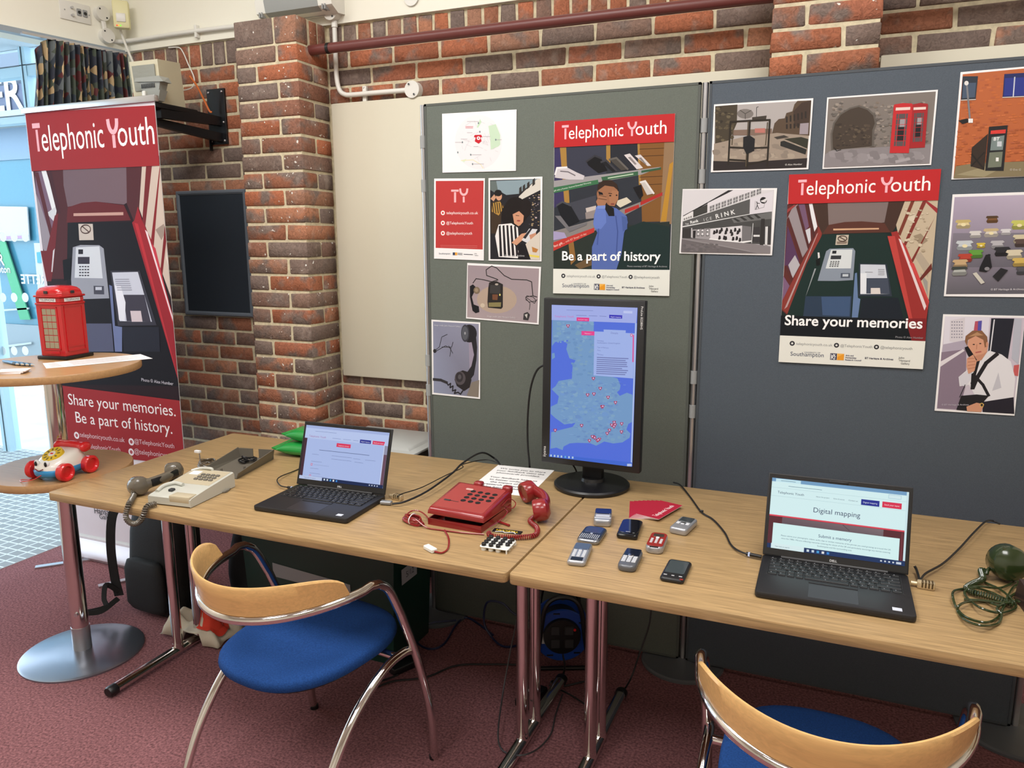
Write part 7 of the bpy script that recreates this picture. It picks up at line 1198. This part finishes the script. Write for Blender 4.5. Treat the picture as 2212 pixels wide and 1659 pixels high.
# crates
gc = mat('dark_green_crate_plastic', (14, 52, 44), .35)
def crate(name, label, x0, x1, y0, y1, z0, h, m_, lid=None):
    t = thing(name, label, 'crate', ((x0+x1)/2, (y0+y1)/2, z0)); w = (x1-x0)/2; d = (y1-y0)/2; m = MB(); th = .004; b_ = .94
    def wall(a0, a1, c0, c1): m.hexa([a0, a1, c1, c0]*1+[a0, a1, c1, c0]) 
    o = [(-w*b_, -d*b_), (w*b_, -d*b_), (w*b_, d*b_), (-w*b_, d*b_)]; O = [(-w, -d), (w, -d), (w, d), (-w, d)]
    m.box(-w*b_, w*b_, -d*b_, d*b_, 0, th)
    for i in range(4):
        j = (i+1) % 4; q = .975; m.add([(*o[i], 0), (*o[j], 0), (*O[j], h), (*O[i], h), (o[i][0]*q, o[i][1]*q, th), (o[j][0]*q, o[j][1]*q, th), (O[j][0]*q, O[j][1]*q, h), (O[i][0]*q, O[i][1]*q, h)], [(0, 1, 2, 3), (7, 6, 5, 4), (3, 2, 6, 7), (0, 4, 5, 1), (0, 3, 7, 4), (1, 5, 6, 2)])
    m.build('body', m_, t); r = MB()
    for a in ((-w-.008, w+.008, -d-.008, -d), (-w-.008, w+.008, d, d+.008), (-w-.008, -w, -d, d), (w, w+.008, -d, d)): r.box(a[0], a[1], a[2], a[3], h-.03, h)
    r.build('rim', m_, t)
    if lid: 
        l = MB().rbox(-w-.01, w+.01, -d-.01, d+.01, h, h+.012, .004, 2); 
        lo = l.build('lid', lid, t); MB().hexa([(-w+.03, -d+.03, h+.012), (w-.03, -d+.03, h+.012), (w-.03, d-.03, h+.012), (-w+.03, d-.03, h+.012), (-w+.045, -d+.045, h+.022), (w-.045, -d+.045, h+.022), (w-.045, d-.045, h+.022), (-w+.045, d-.045, h+.022)]).build('raised_panel', lid, lo)
    return t
T = crate('hire_crate', 'dark green hire crate with taped label under the left table', -.62, .075, -.425, -.145, 0, .46, gc)
def cr_face(x, z): f_ = z/.46; y = -.14*(.94+.06*f_); return Vector((x, y, z))
tp = MB(); q = [(-.20, .262), (.155, .245), (.155, .29), (-.20, .318)]; tp.add([cr_face(x, z)-Vector((0, .0025, 0)) for x, z in q]+[cr_face(x, z)-Vector((0, .0005, 0)) for x, z in q], [(0, 1, 2, 3), (4, 5, 6, 7), (0, 1, 5, 4), (2, 3, 7, 6), (1, 2, 6, 5), (0, 3, 7, 4)]); tp.build('tape_label', mat('grey_tape', (150, 154, 156), .4), T)
B = Art(.3, .05); B.text('ARGENTS', .08, .85, (136, 140, 142), x1=.72, size=.04, bold=True); B.build('ghost_lettering', PRINT, T, Matrix.Translation((-.19, -.1378, .318)) @ Matrix.Rotation(math.radians(2.5), 4, 'Y') @ FACE)
B = Art(.3, .06); B.text('HIRE', .12, .9, (205, 205, 200), x1=.62, size=.062, bold=True); B.build('lettering', PRINT, T, Matrix.Translation((-.165, -.1375, .248)) @ Matrix.Rotation(math.radians(3), 4, 'Y') @ FACE)
B = Art(.11, .06); B.uv(0, 0, 1, 1, (176, 182, 190)); B.text('5/12', .3, .7, (40, 44, 60), x1=.8); B.build('paper_label', PRINT, T, Matrix.Translation((.3465, -.09, .36)) @ Matrix.Rotation(pi/2, 4, 'Z') @ FACE)
crate('storage_crate', 'black crate behind the left table beneath the grey lidded box', -.53, -.175, .0, .34, 0, .42, mat('black_crate_plastic', (24, 25, 28), .4))
crate('storage_box', 'grey lidded storage box behind the left laptop', -.52, -.09, .0, .34, .42, .25, mat('dark_box_plastic', (40, 41, 44), .4), mat('grey_box_lid', (176, 178, 176), .4))
# cable reel
t = thing('cable_reel', 'blue and black extension cable reel on the floor under the tables', 'cable reel', (.605, -.135, 0), math.radians(24)); rbm = mat('reel_blue', (24, 66, 156), .35)
m = MB(); cz = .122; rr = .102
for y0, y1 in ((-.055, -.045), (.045, .055)): m.loft([m.ring((0, y, cz), (r_, 0, 0), (0, 0, r_), 40) for y, r_ in ((y0, .06), (y0, rr-.004), ((y0+y1)/2, rr), (y1, rr-.004), (y1, .06))])
m.build('flange', rbm, t); m = MB(); m.loft([m.ring((0, y, cz), (.075, 0, 0), (0, 0, .075), 32) for y in (-.045, .045)]); m.build('wound_cable', rubber, t); m = MB(); m.loft([m.ring((0, y, cz), (r_, 0, 0), (0, 0, r_), 32) for y, r_ in ((-.056, .07), (-.066, .066), (-.066, .01))]); m.build('socket_hub', black, t)
for i in range(4): a = pi/4+i*pi/2; MB().rbox(.036*math.cos(a)-.017, .036*math.cos(a)+.017, -.071, -.064, cz+.036*math.sin(a)-.017, cz+.036*math.sin(a)+.017, .003, 1).build('socket', dark, t)
for i in range(5): a = .6+i*1.2; MB().rbox(.088*math.cos(a)-.012, .088*math.cos(a)+.012, -.0575, -.0545, cz+.088*math.sin(a)-.003, cz+.088*math.sin(a)+.003, .001, 1).build('flange_slot', black, t)
MB().cyl((.045, -.068, cz+.03), (.045, -.072, cz+.03), .005).build('reset_button', tr, t); MB().rbox(-.085, -.06, -.058, -.0545, cz-.03, cz+.012, .001, 1).build('rating_label', whitem, t)
for y in (-.08, .08):
    MB().tube(spl([(-.1, y, .008), (-.085, y, .1), (-.06, y, .25), (0, y, .285), (.06, y, .25), (.085, y, .1), (.1, y, .008)], 6), .009, 8).build('stand_frame', black, t); MB().cyl((-.11, y, .008), (.11, y, .008), .0079).build('stand_foot', black, t)
MB().cyl((0, -.08, .285), (0, .08, .285), .013).build('carry_handle', black, t); MB().cyl((0, -.064, cz), (0, .08, cz), .012).build('axle', black, t)
# adapters and floor cables
def brickad(label, c, rz, lab=False):
    t = thing('power_adapter', label, 'power adapter', (c.x, c.y, 0), rz); MB().rbox(-.032, .032, -.06, .06, 0, .028, .006, 2).build('case', black, t)
    if lab: MB().box(-.018, .012, .0, .045, .028, .0284).build('rating_label', whitem, t)
brickad('black laptop power adapter on the carpet beside the blue seat', fl(872, 1442), math.radians(-25)); brickad('black power adapter with white label between the table legs', fl(1148, 1512), math.radians(-8), True)
navy = mat('navy_cable', (26, 34, 74), .4)
cable('floor_cable', 'black cable from power adapter across the carpet to reel', [fl(860, 1458, .01), fl(832, 1468, .004), fl(803, 1477, .004), fl(812, 1484, .004), fl(852, 1471, .004), fl(920, 1463, .004), fl(985, 1438, .004), fl(1060, 1435, .004), fl(1120, 1436, .004)], .0035)
cable('floor_cable', 'navy cable looped on the carpet beside the pole foot', [fl(1065, 1372, .004), fl(1030, 1345, .004), fl(1005, 1334, .006), fl(985, 1350, .006), fl(960, 1390, .004), fl(930, 1402, .004), fl(902, 1388, .004), fl(903, 1358, .02), fl(935, 1345, .03), fl(985, 1340, .025)], .0042, m_=navy)
cable('floor_cable', 'navy cable standing in a loop left of the reel', [Vector((.49, -.10, .10)), onY(1110, 1325, -.1), onY(1085, 1303, -.1), onY(1052, 1302, -.1), onY(1046, 1345, -.11), onY(1064, 1378, -.12), fl(1090, 1397, .006), fl(1130, 1392, .006)], .0042, m_=navy)
cable('floor_cable', 'thin grey cable hanging from the tables and looping over the left foot bar', [onY(1128, 1262, -.42), onY(1118, 1330, -.43), onY(1100, 1420, -.46), onY(1086, 1500, -.52), fl(1076, 1580, .03), fl(1082, 1616, .01), fl(1105, 1630, .02), fl(1135, 1630, .048), fl(1165, 1615, .02), fl(1190, 1585, .005), fl(1200, 1545, .005), fl(1215, 1500, .005)], .0026, m_=mat('grey_cable', (60, 58, 60), .4))
cable('floor_cable', 'black cable hanging behind the right table down to its foot bar', [onY(1408, 1300, -.17), onY(1402, 1350, -.19), onY(1382, 1410, -.22), onY(1365, 1460, -.27), fl(1348, 1492, .01), fl(1338, 1515, .006)], .003)
cable('floor_cable', 'black cable curving from reel sockets across the carpet', [fl(1216, 1414, .10), fl(1220, 1440, .05), fl(1213, 1462, .006), fl(1190, 1474, .004), fl(1215, 1482, .004), fl(1262, 1472, .004)], .0035)
cable('floor_cable', 'black cable lying between the two table frames', [fl(1186, 1480, .004), fl(1225, 1497, .01), fl(1262, 1520, .004), fl(1290, 1540, .004)], .003)
